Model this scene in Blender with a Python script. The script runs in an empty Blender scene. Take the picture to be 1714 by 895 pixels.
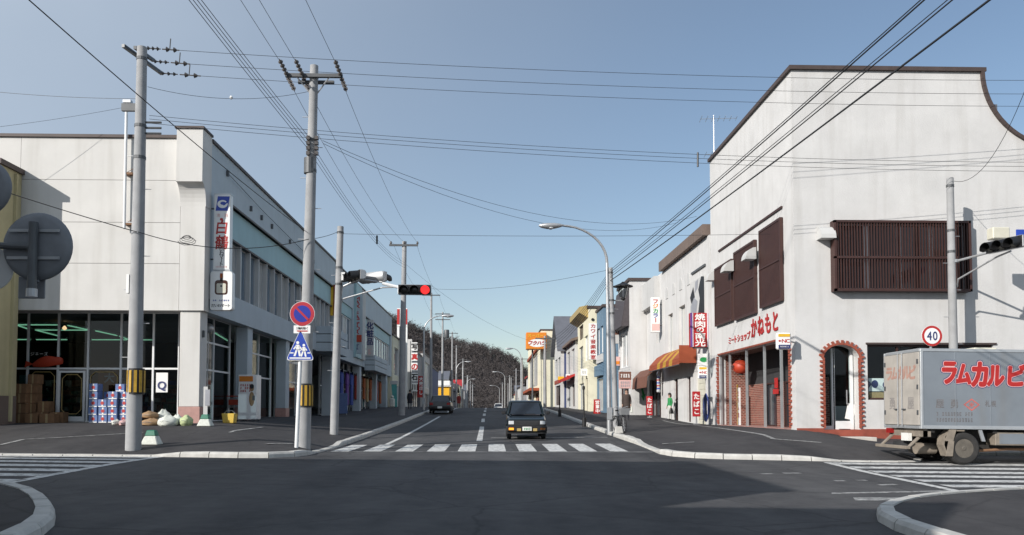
import bpy, bmesh, math, random, bisect
from mathutils import Vector, Matrix
random.seed(7)
R = math.radians
SC = bpy.context.scene
COL = SC.collection

# ------------------------------------------------------------------ camera, sky, sun, exposure
F = 1333.0; YAW = R(1.59); PIT = R(2.5); EYE = 1.55      # focal length in photo pixels, aim, eye height
cam_d = bpy.data.cameras.new('camera'); cam = bpy.data.objects.new('camera', cam_d); COL.objects.link(cam)
cam_d.sensor_fit = 'HORIZONTAL'; cam_d.sensor_width = 36; cam_d.lens = F*36/1714
cam_d.shift_y = (241 - F*math.tan(PIT))/1714
cam_d.clip_start = .1; cam_d.clip_end = 6000
cam.location = (0, 0, EYE); cam.rotation_euler = (math.pi/2+PIT, 0, -YAW)
SC.camera = cam
CLOUD_X = 2.3
SUN_AZ = 49.0; SUN_EL = 24.5          # light travels towards +X+Y
w = bpy.data.worlds.new('World'); SC.world = w; w.use_nodes = True
nt = w.node_tree; bg = nt.nodes['Background']
sky = nt.nodes.new('ShaderNodeTexSky'); sky.sky_type = 'NISHITA'; sky.sun_disc = False
sky.sun_elevation = R(SUN_EL); sky.sun_rotation = R(180+SUN_AZ)
sky.air_density = 1.0; sky.dust_density = .8; sky.ozone_density = .9; sky.altitude = 60
# thin veil of high haze, denser towards the sun's side of the sky
tcs = nt.nodes.new('ShaderNodeTexCoord'); mps = nt.nodes.new('ShaderNodeMapping'); mps.inputs['Scale'].default_value = (1.0, .8, 1.6); mps.inputs['Location'].default_value = (CLOUD_X, 0, 0)
nzs = nt.nodes.new('ShaderNodeTexNoise'); nzs.inputs['Scale'].default_value = 1.1; nzs.inputs['Detail'].default_value = 6; nzs.inputs['Roughness'].default_value = .5
rms = nt.nodes.new('ShaderNodeMapRange'); rms.inputs['From Min'].default_value = .36; rms.inputs['From Max'].default_value = .68; rms.inputs['To Min'].default_value = .75; rms.inputs['To Max'].default_value = 1.15
mxs = nt.nodes.new('ShaderNodeMix'); mxs.data_type = 'RGBA'; mxs.inputs['B'].default_value = (4.3, 5.0, 5.9, 1)
nt.links.new(tcs.outputs['Generated'], mps.inputs['Vector']); nt.links.new(mps.outputs[0], nzs.inputs['Vector']); nt.links.new(nzs.outputs['Fac'], rms.inputs['Value'])
dts = nt.nodes.new('ShaderNodeVectorMath'); dts.operation = 'DOT_PRODUCT'; dts.inputs[1].default_value = (-math.sin(R(SUN_AZ)), -math.cos(R(SUN_AZ)), 0); nt.links.new(tcs.outputs['Generated'], dts.inputs[0])
rds = nt.nodes.new('ShaderNodeMapRange'); rds.interpolation_type = 'SMOOTHSTEP'; rds.inputs['From Min'].default_value = -1.0; rds.inputs['From Max'].default_value = .1; rds.inputs['To Min'].default_value = .0; rds.inputs['To Max'].default_value = .86; nt.links.new(dts.outputs['Value'], rds.inputs['Value'])
mus = nt.nodes.new('ShaderNodeMath'); mus.operation = 'MULTIPLY'; mus.use_clamp = True; nt.links.new(rms.outputs[0], mus.inputs[0]); nt.links.new(rds.outputs[0], mus.inputs[1])
nt.links.new(mus.outputs[0], mxs.inputs['Factor']); nt.links.new(sky.outputs[0], mxs.inputs['A']); nt.links.new(mxs.outputs['Result'], bg.inputs[0]); bg.inputs[1].default_value = .115
sun_d = bpy.data.lights.new('sun', 'SUN'); sun = bpy.data.objects.new('sun', sun_d); COL.objects.link(sun)
sun_d.energy = 4.8; sun_d.angle = R(.5); sun_d.color = (1, .95, .89)
sun.rotation_euler = Vector((math.sin(R(SUN_AZ))*math.cos(R(SUN_EL)), math.cos(R(SUN_AZ))*math.cos(R(SUN_EL)), -math.sin(R(SUN_EL)))).to_track_quat('-Z', 'Y').to_euler()
sun.location = (-30, -30, 40)
vs = SC.view_settings; vs.view_transform = 'Standard'; vs.look = 'None'; vs.exposure = 0.12; vs.gamma = 1; vs.use_curve_mapping = False
SC.cycles.max_bounces = 6; SC.cycles.transparent_max_bounces = 16
SC.cycles.use_denoising = True

# ------------------------------------------------------------------ site levels
GK = [(-60,-1.0),(0,0),(15,.2475),(30,.50),(44,.88),(58,1.30),(70,1.62),(82,1.86),(95,1.98),(110,1.95),(130,1.75),(170,1.2),(260,.6),(500,0),(1500,0)]
_gx = [k[0] for k in GK]
def _sl(j):
    if j <= 0: return (GK[1][1]-GK[0][1])/(GK[1][0]-GK[0][0])
    if j >= len(GK)-1: return 0
    return (GK[j+1][1]-GK[j-1][1])/(GK[j+1][0]-GK[j-1][0])
def g(y):
    if y <= _gx[0]: return GK[0][1]
    if y >= _gx[-1]: return GK[-1][1]
    i = bisect.bisect(_gx, y)-1
    x0, y0 = GK[i]; x1, y1 = GK[i+1]; h = x1-x0; t = (y-x0)/h
    return (2*t**3-3*t*t+1)*y0+(t**3-2*t*t+t)*h*_sl(i)+(-2*t**3+3*t*t)*y1+(t**3-t*t)*h*_sl(i+1)
def sst(a, b, x):
    t = max(0, min(1, (x-a)/(b-a))); return t*t*(3-2*t)
def road(x, y):
    b = -.015+.019*sst(17, 27, y)
    return g(y)+b*max(-25, min(25, x))*(1-sst(40, 90, y))
def side(x, y):                                           # pavement level
    k = road(x, y)+.13
    if x < 0 and y > 15:
        pad = 1.13+.17*sst(29, 45, y); pad += (road(-10, y)+.14-pad)*sst(46, 62, y)
        t = min((-x-5.1)/4.7, (y-20.8)/7.8)
    elif x > 0 and y > 15:
        pad = .93 if y < 37 else .93+(road(10, y)+.14-.93)*sst(36, 46, y)
        pad -= (.17*max(0, min(2.3, x-10.45))+.03*max(0, min(5, x-12.75)))*(1-sst(27, 28, y))
        t = min((x-5.2)/5.0, (y-20.9)/5.8)
    else: return k
    return k+(pad-k)*max(0, min(1, t))
def surf(x, y):
    if (x < -4.95 or x > 4.95) and (y > 20.6): return side(x, y)
    return road(x, y)
CYP = 447.5+241-F*math.tan(PIT)
def ray(px, py):
    u = (px-857)/F; v = (CYP-py)/F
    f = math.cos(PIT)-v*math.sin(PIT); z = math.sin(PIT)+v*math.cos(PIT)
    return u*math.cos(YAW)+f*math.sin(YAW), -u*math.sin(YAW)+f*math.cos(YAW), z
def at(px, py, Y):                                        # photo pixel at a known depth -> point in the place
    x, y, z = ray(px, py); t = Y/y; return Vector((x*t, Y, EYE+z*t))
def ax(px, py, X):
    x, y, z = ray(px, py); t = X/x; return Vector((X, y*t, EYE+z*t))
def gd(px, py, fn=surf):
    x, y, z = ray(px, py); t = 4.0
    while t < 300:
        if EYE+z*t < fn(x*t, y*t): return Vector((x*t, y*t, fn(x*t, y*t)))
        t += .02
    raise ValueError((px, py))

# ------------------------------------------------------------------ materials
def _mat(name):
    m = bpy.data.materials.new(name); m.use_nodes = True
    return m, m.node_tree, m.node_tree.nodes['Principled BSDF']
def pm(name, col, rough=.6, var=.12, scale=2.0, bump=0, bscale=40, metal=0, streak=0, spec=.5, emit=None, estr=0, coat=0, stain=None):
    m, t, p = _mat(name); N = t.nodes; L = t.links
    p.inputs['Roughness'].default_value = rough; p.inputs['Metallic'].default_value = metal
    p.inputs['Specular IOR Level'].default_value = spec; p.inputs['Coat Weight'].default_value = coat
    p.inputs['Base Color'].default_value = (*col, 1); m.diffuse_color = (*col, 1)
    geo = N.new('ShaderNodeNewGeometry'); last = None
    if var:
        n = N.new('ShaderNodeTexNoise'); n.inputs['Scale'].default_value = scale; n.inputs['Detail'].default_value = 7; n.inputs['Roughness'].default_value = .62
        L.new(geo.outputs['Position'], n.inputs['Vector'])
        r = N.new('ShaderNodeMapRange'); r.inputs['From Min'].default_value = .3; r.inputs['From Max'].default_value = .7
        r.inputs['To Min'].default_value = 1-var; r.inputs['To Max'].default_value = 1+var*.6
        L.new(n.outputs['Fac'], r.inputs['Value'])
        mx = N.new('ShaderNodeMix'); mx.data_type = 'RGBA'; mx.blend_type = 'MULTIPLY'; mx.inputs['Factor'].default_value = 1
        mx.inputs['A'].default_value = (*col, 1); L.new(r.outputs[0], mx.inputs['B']); last = mx.outputs['Result']
    if streak:                                            # rain streaks and grime
        mp = N.new('ShaderNodeMapping'); mp.inputs['Scale'].default_value = (2.6, 2.6, .22); L.new(geo.outputs['Position'], mp.inputs['Vector'])
        n2 = N.new('ShaderNodeTexNoise'); n2.inputs['Scale'].default_value = 1; n2.inputs['Detail'].default_value = 6; L.new(mp.outputs[0], n2.inputs['Vector'])
        r2 = N.new('ShaderNodeMapRange'); r2.inputs['From Min'].default_value = .5; r2.inputs['From Max'].default_value = .78; r2.inputs['To Max'].default_value = streak
        L.new(n2.outputs['Fac'], r2.inputs['Value'])
        m2 = N.new('ShaderNodeMix'); m2.data_type = 'RGBA'; m2.inputs['B'].default_value = (*(stain or (col[0]*.45, col[1]*.42, col[2]*.36)), 1)
        L.new(r2.outputs[0], m2.inputs['Factor'])
        if last: L.new(last, m2.inputs['A'])
        else: m2.inputs['A'].default_value = (*col, 1)
        last = m2.outputs['Result']
    if last: L.new(last, p.inputs['Base Color'])
    if bump:
        n3 = N.new('ShaderNodeTexNoise'); n3.inputs['Scale'].default_value = bscale; n3.inputs['Detail'].default_value = 4; L.new(geo.outputs['Position'], n3.inputs['Vector'])
        b = N.new('ShaderNodeBump'); b.inputs['Strength'].default_value = bump; b.inputs['Distance'].default_value = .02
        L.new(n3.outputs['Fac'], b.inputs['Height']); L.new(b.outputs[0], p.inputs['Normal'])
    if emit:
        p.inputs['Emission Color'].default_value = (*emit, 1); p.inputs['Emission Strength'].default_value = estr
    return m
def glassmat(name, tint=(.9, .95, .95), rough=.03):
    m, t, p = _mat(name); N = t.nodes; L = t.links
    gl = N.new('ShaderNodeBsdfGlossy'); gl.inputs['Roughness'].default_value = rough
    tr = N.new('ShaderNodeBsdfTransparent'); tr.inputs[0].default_value = (*tint, 1)
    fr = N.new('ShaderNodeFresnel'); fr.inputs[0].default_value = 1.5
    gq = N.new('ShaderNodeNewGeometry'); mu = N.new('ShaderNodeMath'); mu.operation = 'SUBTRACT'; mu.use_clamp = True; L.new(fr.outputs[0], mu.inputs[0]); L.new(gq.outputs['Backfacing'], mu.inputs[1])
    mx = N.new('ShaderNodeMixShader'); L.new(mu.outputs[0], mx.inputs[0]); L.new(tr.outputs[0], mx.inputs[1]); L.new(gl.outputs[0], mx.inputs[2])
    L.new(mx.outputs[0], N['Material Output'].inputs[0]); return m
def paintmat(name, col, wear=.5):                        # road paint worn through to the asphalt
    m, t, p = _mat(name); N = t.nodes; L = t.links
    p.inputs['Roughness'].default_value = .75
    geo = N.new('ShaderNodeNewGeometry')
    n = N.new('ShaderNodeTexNoise'); n.inputs['Scale'].default_value = 7; n.inputs['Detail'].default_value = 9; n.inputs['Roughness'].default_value = .72
    L.new(geo.outputs['Position'], n.inputs['Vector'])
    r = N.new('ShaderNodeMapRange'); r.inputs['From Min'].default_value = .36; r.inputs['From Max'].default_value = .36+.3*wear; r.inputs['To Min'].default_value = .35*(1-wear); L.new(n.outputs['Fac'], r.inputs['Value'])
    mx = N.new('ShaderNodeMix'); mx.data_type = 'RGBA'; mx.inputs['A'].default_value = (.075, .075, .078, 1); mx.inputs['B'].default_value = (*col, 1)
    L.new(r.outputs[0], mx.inputs['Factor']); L.new(mx.outputs['Result'], p.inputs['Base Color'])
    return m
def brickmat(name, a, b, mortar, scale=5):
    m, t, p = _mat(name); N = t.nodes; L = t.links
    tc = N.new('ShaderNodeNewGeometry'); mp = N.new('ShaderNodeMapping'); mp.inputs['Rotation'].default_value = (R(90), 0, R(90))
    sx = N.new('ShaderNodeSeparateXYZ'); cx = N.new('ShaderNodeCombineXYZ'); L.new(tc.outputs['Position'], sx.inputs[0])
    ad = N.new('ShaderNodeMath'); ad.operation = 'ADD'; L.new(sx.outputs[0], ad.inputs[0]); L.new(sx.outputs[1], ad.inputs[1])
    L.new(ad.outputs[0], cx.inputs[0]); L.new(sx.outputs[2], cx.inputs[1])
    br = N.new('ShaderNodeTexBrick'); br.inputs['Scale'].default_value = scale; br.inputs['Color1'].default_value = (*a, 1); br.inputs['Color2'].default_value = (*b, 1); br.inputs['Mortar'].default_value = (*mortar, 1)
    br.inputs['Mortar Size'].default_value = .045; L.new(cx.outputs[0], br.inputs['Vector'])
    L.new(br.outputs['Color'], p.inputs['Base Color']); p.inputs['Roughness'].default_value = .8
    bp = N.new('ShaderNodeBump'); bp.inputs['Strength'].default_value = .5; bp.inputs['Distance'].default_value = .01; bp.invert = True
    L.new(br.outputs['Fac'], bp.inputs['Height']); L.new(bp.outputs[0], p.inputs['Normal'])
    return m
def asphaltmat(name, c0, c1, patch=.5):
    m, t, p = _mat(name); N = t.nodes; L = t.links
    geo = N.new('ShaderNodeNewGeometry')
    def noise(s, d=6, ro=.6):
        n = N.new('ShaderNodeTexNoise'); n.inputs['Scale'].default_value = s; n.inputs['Detail'].default_value = d; n.inputs['Roughness'].default_value = ro
        L.new(geo.outputs['Position'], n.inputs['Vector']); return n
    n1 = noise(.22, 5); n2 = noise(60, 4, .8); n3 = noise(2.2, 8, .7)
    mp = N.new('ShaderNodeMapping'); mp.inputs['Scale'].default_value = (.9, .06, 1); L.new(geo.outputs['Position'], mp.inputs['Vector'])
    n4 = N.new('ShaderNodeTexNoise'); n4.inputs['Scale'].default_value = 1; n4.inputs['Detail'].default_value = 4; L.new(mp.outputs[0], n4.inputs['Vector'])
    a = N.new('ShaderNodeMath'); a.operation = 'MULTIPLY_ADD'; a.inputs[1].default_value = patch; L.new(n1.outputs['Fac'], a.inputs[0])
    b = N.new('ShaderNodeMath'); b.operation = 'MULTIPLY'; b.inputs[1].default_value = .5; L.new(n2.outputs['Fac'], b.inputs[0]); L.new(b.outputs[0], a.inputs[2])
    c = N.new('ShaderNodeMath'); c.operation = 'MULTIPLY_ADD'; c.inputs[1].default_value = .75; L.new(n3.outputs['Fac'], c.inputs[0]); L.new(a.outputs[0], c.inputs[2])
    d = N.new('ShaderNodeMath'); d.operation = 'MULTIPLY_ADD'; d.inputs[1].default_value = .7; L.new(n4.outputs['Fac'], d.inputs[0]); L.new(c.outputs[0], d.inputs[2])
    r = N.new('ShaderNodeMapRange'); r.inputs['From Min'].default_value = .85+(patch-.5)*.4; r.inputs['From Max'].default_value = 1.6+(patch-.5)*.6; L.new(d.outputs[0], r.inputs['Value'])
    mx = N.new('ShaderNodeMix'); mx.data_type = 'RGBA'; mx.inputs['A'].default_value = (*c0, 1); mx.inputs['B'].default_value = (*c1, 1); L.new(r.outputs[0], mx.inputs['Factor'])
    vo = N.new('ShaderNodeTexVoronoi'); vo.feature = 'DISTANCE_TO_EDGE'; vo.inputs['Scale'].default_value = .35       # hairline cracks
    wn = noise(1.5, 4); vm = N.new('ShaderNodeMix'); vm.data_type = 'RGBA'; vm.inputs['Factor'].default_value = .25; L.new(geo.outputs['Position'], vm.inputs['A']); L.new(wn.outputs['Color'], vm.inputs['B'])
    L.new(vm.outputs['Result'], vo.inputs['Vector'])
    cr = N.new('ShaderNodeMapRange'); cr.inputs['From Max'].default_value = .009; cr.inputs['To Min'].default_value = .55; cr.inputs['To Max'].default_value = 0; L.new(vo.outputs['Distance'], cr.inputs['Value'])
    m3 = N.new('ShaderNodeMix'); m3.data_type = 'RGBA'; m3.inputs['B'].default_value = (.02, .02, .021, 1); L.new(cr.outputs[0], m3.inputs['Factor']); L.new(mx.outputs['Result'], m3.inputs['A'])
    L.new(m3.outputs['Result'], p.inputs['Base Color'])
    p.inputs['Roughness'].default_value = .86; p.inputs['Specular IOR Level'].default_value = .3
    bp = N.new('ShaderNodeBump'); bp.inputs['Strength'].default_value = .35; bp.inputs['Distance'].default_value = .015; L.new(n2.outputs['Fac'], bp.inputs['Height']); L.new(bp.outputs[0], p.inputs['Normal'])
    return m
MT = {}
def mats(**k):
    for n, (col, kw) in k.items(): MT[n] = pm(n, col, **kw)
mats(
 stucco=((.59,.585,.575), dict(rough=.9, var=.09, scale=.9, streak=.26, bump=.35, bscale=22)),
 panel_white=((.60,.59,.565), dict(rough=.8, var=.08, scale=.6, streak=.24, bump=.1)),
 grey_green=((.43,.49,.53), dict(rough=.75, var=.08, scale=.7, streak=.15)),
 teal_panel=((.31,.47,.50), dict(rough=.6, var=.08, scale=.8, streak=.1)),
 ochre=((.50,.44,.26), dict(rough=.85, var=.12, scale=.8, streak=.2)),
 cream=((.72,.68,.52), dict(rough=.85, var=.08, scale=.8, streak=.15)),
 pale=((.52,.52,.51), dict(rough=.85, var=.08, scale=.8, streak=.18)),
 blue_wall=((.12,.20,.28), dict(rough=.7, var=.12, scale=1, streak=.12)),
 navy_wall=((.05,.07,.17), dict(rough=.7, var=.15, scale=1)),
 grey_wall=((.28,.28,.29), dict(rough=.8, var=.12, scale=1, streak=.15)),
 brown_wall=((.16,.12,.10), dict(rough=.8, var=.15, scale=1)),
 yellow_wall=((.78,.42,.02), dict(rough=.6, var=.06, scale=1)),
 roof_dark=((.055,.05,.05), dict(rough=.75, var=.2, scale=2)),
 coping=((.07,.05,.045), dict(rough=.6, var=.2, scale=3)),
 slate=((.07,.06,.065), dict(rough=.6, var=.25, scale=6, bump=.4, bscale=12)),
 roof_tin=((.13,.135,.155), dict(rough=.45, var=.15, scale=1.5)),
 wood_brown=((.052,.022,.018), dict(rough=.55, var=.2, scale=5)),
 red_plinth=((.28,.07,.045), dict(rough=.7, var=.2, scale=4, streak=.1)),
 brick_edge=((.30,.075,.045), dict(rough=.8, var=.25, scale=9)),
 pink_tile=((.42,.24,.21), dict(rough=.5, var=.15, scale=6)),
 white_metal=((.74,.75,.75), dict(rough=.45, var=.06, scale=3)),
 alu=((.55,.57,.58), dict(rough=.4, metal=.6, var=.08, scale=3)),
 concrete=((.33,.335,.34), dict(rough=.9, var=.16, scale=2.2, bump=.25, streak=.2)),
 kerb=((.50,.49,.46), dict(rough=.9, var=.2, scale=3.5, bump=.3, bscale=30)),
 step=((.55,.52,.47), dict(rough=.9, var=.15, scale=4)),
 steel=((.46,.47,.48), dict(rough=.42, metal=.55, var=.12, scale=4)),
 steel_dark=((.10,.105,.11), dict(rough=.5, metal=.3, var=.15, scale=4)),
 mirror_back=((.20,.21,.225), dict(rough=.55, var=.12, scale=5, metal=.2)),
 rusty=((.24,.13,.07), dict(rough=.8, var=.3, scale=8)),
 black=((.012,.012,.013), dict(rough=.5, var=.1)),
 cable=((.018,.018,.02), dict(rough=.6, var=0)),
 porcelain=((.10,.09,.085), dict(rough=.3, var=.1)),
 white_enamel=((.8,.8,.79), dict(rough=.35, var=.04, scale=4)),
 sign_white=((.80,.80,.78), dict(rough=.4, var=.05, scale=3)),
 sign_red=((.40,.018,.022), dict(rough=.4, var=.08, scale=3)),
 letter_red=((.42,.022,.02), dict(rough=.5, var=.08, scale=5)),
 sign_blue=((.02,.06,.38), dict(rough=.4, var=.08, scale=3)),
 letter_navy=((.03,.04,.14), dict(rough=.5, var=.1)),
 letter_green=((.02,.30,.08), dict(rough=.5, var=.1)),
 letter_black=((.02,.02,.022), dict(rough=.5, var=.1)),
 sign_yellow=((.75,.45,.03), dict(rough=.45, var=.08, scale=4)),
 sign_orange=((.70,.22,.02), dict(rough=.45, var=.1, scale=2)),
 guard_yellow=((.50,.30,.03), dict(rough=.5, var=.25, scale=8)),
 faint_pink=((.70,.45,.42), dict(rough=.5, var=.05)),
 faint_grey=((.30,.31,.34), dict(rough=.6, var=.1)),
 gold=((.42,.31,.12), dict(rough=.4, var=.1)),
 amber_bottle=((.06,.018,.008), dict(rough=.2, var=.1)),
 awning_orange=((.30,.065,.025), dict(rough=.8, var=.1, scale=4)),
 awning_yellow=((.46,.26,.03), dict(rough=.8, var=.1, scale=4)),
 awning_brown=((.17,.075,.05), dict(rough=.8, var=.15, scale=4)),
 curtain=((.55,.55,.52), dict(rough=.9, var=.1, scale=4)),
 shutter_cream=((.60,.58,.48), dict(rough=.6, var=.1, scale=3)),
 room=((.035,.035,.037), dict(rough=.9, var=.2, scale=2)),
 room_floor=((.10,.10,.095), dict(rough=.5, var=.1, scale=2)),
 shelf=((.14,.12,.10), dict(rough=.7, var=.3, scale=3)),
 carton_brown=((.22,.12,.06), dict(rough=.9, var=.2, scale=5)),
 carton_blue=((.12,.18,.36), dict(rough=.7, var=.15, scale=6)),
 carton_red=((.45,.05,.05), dict(rough=.7, var=.1)),
 sack_brown=((.34,.22,.12), dict(rough=.9, var=.25, scale=12)),
 sack_white=((.62,.64,.58), dict(rough=.75, var=.15, scale=14)),
 sack_green=((.45,.52,.28), dict(rough=.75, var=.2, scale=14)),
 plastic_yellow=((.65,.45,.08), dict(rough=.5, var=.1)),
 plastic_green=((.02,.16,.10), dict(rough=.5, var=.1)),
 plastic_red=((.45,.05,.02), dict(rough=.5, var=.1)),
 tyre=((.022,.022,.023), dict(rough=.85, var=.25, scale=10)),
 tyre_dusty=((.03,.029,.028), dict(rough=.9, var=.3, scale=10)),
 hub_dusty=((.13,.115,.095), dict(rough=.8, var=.25, scale=9)),
 truck_box=((.32,.35,.38), dict(rough=.38, metal=.55, var=.1, scale=1.2, streak=.3, stain=(.30,.26,.21))),
 truck_door=((.40,.37,.33), dict(rough=.6, var=.14, scale=2, streak=.25)),
 dusty=((.24,.205,.165), dict(rough=.85, var=.25, scale=6)),
 chassis=((.03,.028,.026), dict(rough=.8, var=.3, scale=6)),
 car_paint=((.002,.008,.011), dict(rough=.25, var=0, coat=.6)),
 car_dark=((.012,.013,.016), dict(rough=.3, var=0, coat=.5)),
 car_white=((.7,.7,.7), dict(rough=.3, var=0, coat=.4)),
 car_trim=((.012,.012,.013), dict(rough=.6, var=.1)),
 car_glass=((.012,.018,.028), dict(rough=.06, var=0, spec=.8)),
 seat_cloth=((.05,.05,.06), dict(rough=.9, var=.1)),
 lens_clear=((.62,.64,.66), dict(rough=.15, var=.1, scale=30)),
 lens_red=((.30,.01,.01), dict(rough=.2, var=.1)),
 lens_amber=((.22,.075,.01), dict(rough=.25, var=.1)),
 plate=((.72,.72,.68), dict(rough=.5, var=.05)),
 lens_off=((.02,.02,.018), dict(rough=.2, var=0)),
 skin=((.42,.26,.19), dict(rough=.6, var=.05)),
 hair=((.015,.012,.011), dict(rough=.7, var=.1)),
 coat_brown=((.055,.04,.035), dict(rough=.9, var=.15, scale=12)),
 cloth_dark=((.02,.02,.028), dict(rough=.9, var=.15, scale=12)),
 cloth_red=((.25,.03,.025), dict(rough=.9, var=.15, scale=12)),
 cloth_green=((.03,.25,.08), dict(rough=.9, var=.15, scale=12)),
 cloth_blue=((.05,.08,.30), dict(rough=.9, var=.15, scale=12)),
 cloth_purple=((.14,.06,.26), dict(rough=.9, var=.15, scale=12)),
 cloth_rust=((.32,.08,.02), dict(rough=.9, var=.15, scale=12)),
 cloth_tan=((.38,.27,.14), dict(rough=.9, var=.15, scale=12)),
 banner_teal=((.10,.38,.36), dict(rough=.7, var=.12, scale=3)),
 soil=((.10,.085,.06), dict(rough=.95, var=.3, scale=.3)),
 twig=((.085,.074,.072), dict(rough=.95, var=.35, scale=.05)),
 hill_soil=((.06,.05,.047), dict(rough=.95, var=.3, scale=.03)),
 bark=((.06,.045,.04), dict(rough=.95, var=.2)),
)
MT['asphalt'] = asphaltmat('asphalt', (.019,.020,.024), (.112,.110,.111), .9)
MT['pavement'] = asphaltmat('pavement', (.023,.022,.025), (.080,.077,.078), .3)
MT['paint'] = paintmat('road_paint', (.62,.62,.60), .55)
MT['paint_faint'] = paintmat('faint_paint', (.50,.50,.48), 1.0)
MT['brick'] = brickmat('brick', (.23,.05,.03), (.12,.024,.017), (.32,.21,.17), 3.2)
MT['glass'] = glassmat('glass')
MT['glass_dark'] = glassmat('tinted_glass', (.55,.6,.62))
MT['tube'] = pm('fluorescent_tube', (.8,.9,.8), var=0, emit=(.45,1,.6), estr=.9)
MT['bulb'] = pm('warm_bulb', (.9,.7,.5), var=0, emit=(1,.6,.3), estr=3)
MT['red_lit'] = pm('lit_red_lens', (.6,.02,.02), var=0, emit=(1,.03,.03), estr=1.6)
MT['amber_lit'] = pm('lit_amber_lens', (.7,.25,.02), var=0, emit=(1,.33,.02), estr=1.2)

# ------------------------------------------------------------------ mesh helpers
ORG = {}
def V3(p): return Vector((p[0], p[1], p[2]))
class MB:
    def __init__(s): s.v = []; s.f = []; s.m = []; s.cur = 0
    def mat(s, i): s.cur = i; return s
    def add(s, vs, fs):
        n = len(s.v); s.v += [V3(p) for p in vs]; s.f += [tuple(i+n for i in f) for f in fs]; s.m += [s.cur]*len(fs); return s
    def box(s, x0, x1, y0, y1, z0, z1):
        if x0 > x1: x0, x1 = x1, x0
        if y0 > y1: y0, y1 = y1, y0
        if z0 > z1: z0, z1 = z1, z0
        return s.add([(x0,y0,z0),(x1,y0,z0),(x1,y1,z0),(x0,y1,z0),(x0,y0,z1),(x1,y0,z1),(x1,y1,z1),(x0,y1,z1)],
                     [(3,2,1,0),(4,5,6,7),(0,1,5,4),(1,2,6,5),(2,3,7,6),(3,0,4,7)])
    def hexa(s, b, t):                                    # four base points, four top points
        return s.add(list(b)+list(t), [(3,2,1,0),(4,5,6,7),(0,1,5,4),(1,2,6,5),(2,3,7,6),(3,0,4,7)])
    def prism(s, pts, axis, a, b):                        # 2D outline extruded along an axis
        def P(p, c): return {'x': (c, p[0], p[1]), 'y': (p[0], c, p[1]), 'z': (p[0], p[1], c)}[axis]
        n = len(pts)
        return s.add([P(p, a) for p in pts]+[P(p, b) for p in pts],
                     [tuple(range(n-1, -1, -1)), tuple(range(n, 2*n))]+[(i, (i+1) % n, n+(i+1) % n, n+i) for i in range(n)])
    def tube(s, path, r, n=8, r1=None, cap=True):
        path = [V3(p) for p in path]; k = len(path); rings = []
        up0 = None
        for i, p in enumerate(path):
            d = (path[min(i+1, k-1)]-path[max(i-1, 0)]).normalized()
            ref = Vector((0,0,1)) if abs(d.z) < .95 else Vector((1,0,0))
            a = d.cross(ref).normalized(); b = d.cross(a).normalized()
            if up0 is not None and a.dot(up0) < 0: a = -a; b = -b
            up0 = a
            rr = r if r1 is None else r+(r1-r)*i/(k-1)
            if isinstance(r, (list, tuple)): rr = r[i]
            rings.append([p+a*math.cos(2*math.pi*j/n)*rr+b*math.sin(2*math.pi*j/n)*rr for j in range(n)])
        vs = [q for ring in rings for q in ring]; fs = []
        for i in range(k-1):
            for j in range(n): fs.append((i*n+j, i*n+(j+1) % n, (i+1)*n+(j+1) % n, (i+1)*n+j))
        if cap: fs += [tuple(range(n-1, -1, -1)), tuple((k-1)*n+j for j in range(n))]
        return s.add(vs, fs)
    def lathe(s, prof, c, n=16, axis='z', cap=True):                # profile of (radius, height)
        vs = []; fs = []; k = len(prof)
        for r, h in prof:
            for j in range(n):
                a = 2*math.pi*j/n; u, q = math.cos(a)*r, math.sin(a)*r
                vs.append(V3(c)+{'z': Vector((u, q, h)), 'y': Vector((u, h, q)), 'x': Vector((h, u, q))}[axis])
        for i in range(k-1):
            for j in range(n): fs.append((i*n+j, i*n+(j+1) % n, (i+1)*n+(j+1) % n, (i+1)*n+j))
        if cap: fs += [tuple(range(n-1, -1, -1)), tuple((k-1)*n+j for j in range(n))]
        return s.add(vs, fs)
    def grid(s, P, nu, nv):
        vs = [P(i/nu, j/nv) for i in range(nu+1) for j in range(nv+1)]
        return s.add(vs, [(i*(nv+1)+j, (i+1)*(nv+1)+j, (i+1)*(nv+1)+j+1, i*(nv+1)+j+1) for i in range(nu) for j in range(nv)])
    def loft(s, rings):
        n = len(rings[0]); k = len(rings); vs = [p for r in rings for p in r]; fs = []
        for i in range(k-1):
            for j in range(n): fs.append((i*n+j, i*n+(j+1) % n, (i+1)*n+(j+1) % n, (i+1)*n+j))
        fs += [tuple(range(n-1, -1, -1)), tuple((k-1)*n+j for j in range(n))]
        return s.add(vs, fs)
    def obj(s, name, ms, parent=None, smooth=False, bevel=0, origin=None, fix=True):
        if not isinstance(ms, (list, tuple)): ms = [ms]
        if origin is None:
            xs = [p.x for p in s.v]; ys = [p.y for p in s.v]; zs = [p.z for p in s.v]
            origin = Vector(((min(xs)+max(xs))/2, (min(ys)+max(ys))/2, min(zs)))
        me = bpy.data.meshes.new(name); me.from_pydata([p-origin for p in s.v], [], s.f)
        for m in ms: me.materials.append(MT[m] if isinstance(m, str) else m)
        if len(ms) > 1: me.polygons.foreach_set('material_index', s.m)
        if fix:
            bm = bmesh.new(); bm.from_mesh(me); bmesh.ops.recalc_face_normals(bm, faces=bm.faces); bm.to_mesh(me); bm.free()
        if smooth:
            me.polygons.foreach_set('use_smooth', [True]*len(me.polygons)); me.set_sharp_from_angle(angle=R(40))
        o = bpy.data.objects.new(name, me); COL.objects.link(o)
        link(o, parent, origin)
        if bevel:
            b = o.modifiers.new('bevel', 'BEVEL'); b.width = bevel; b.segments = 1; b.limit_method = 'ANGLE'
        return o
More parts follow.
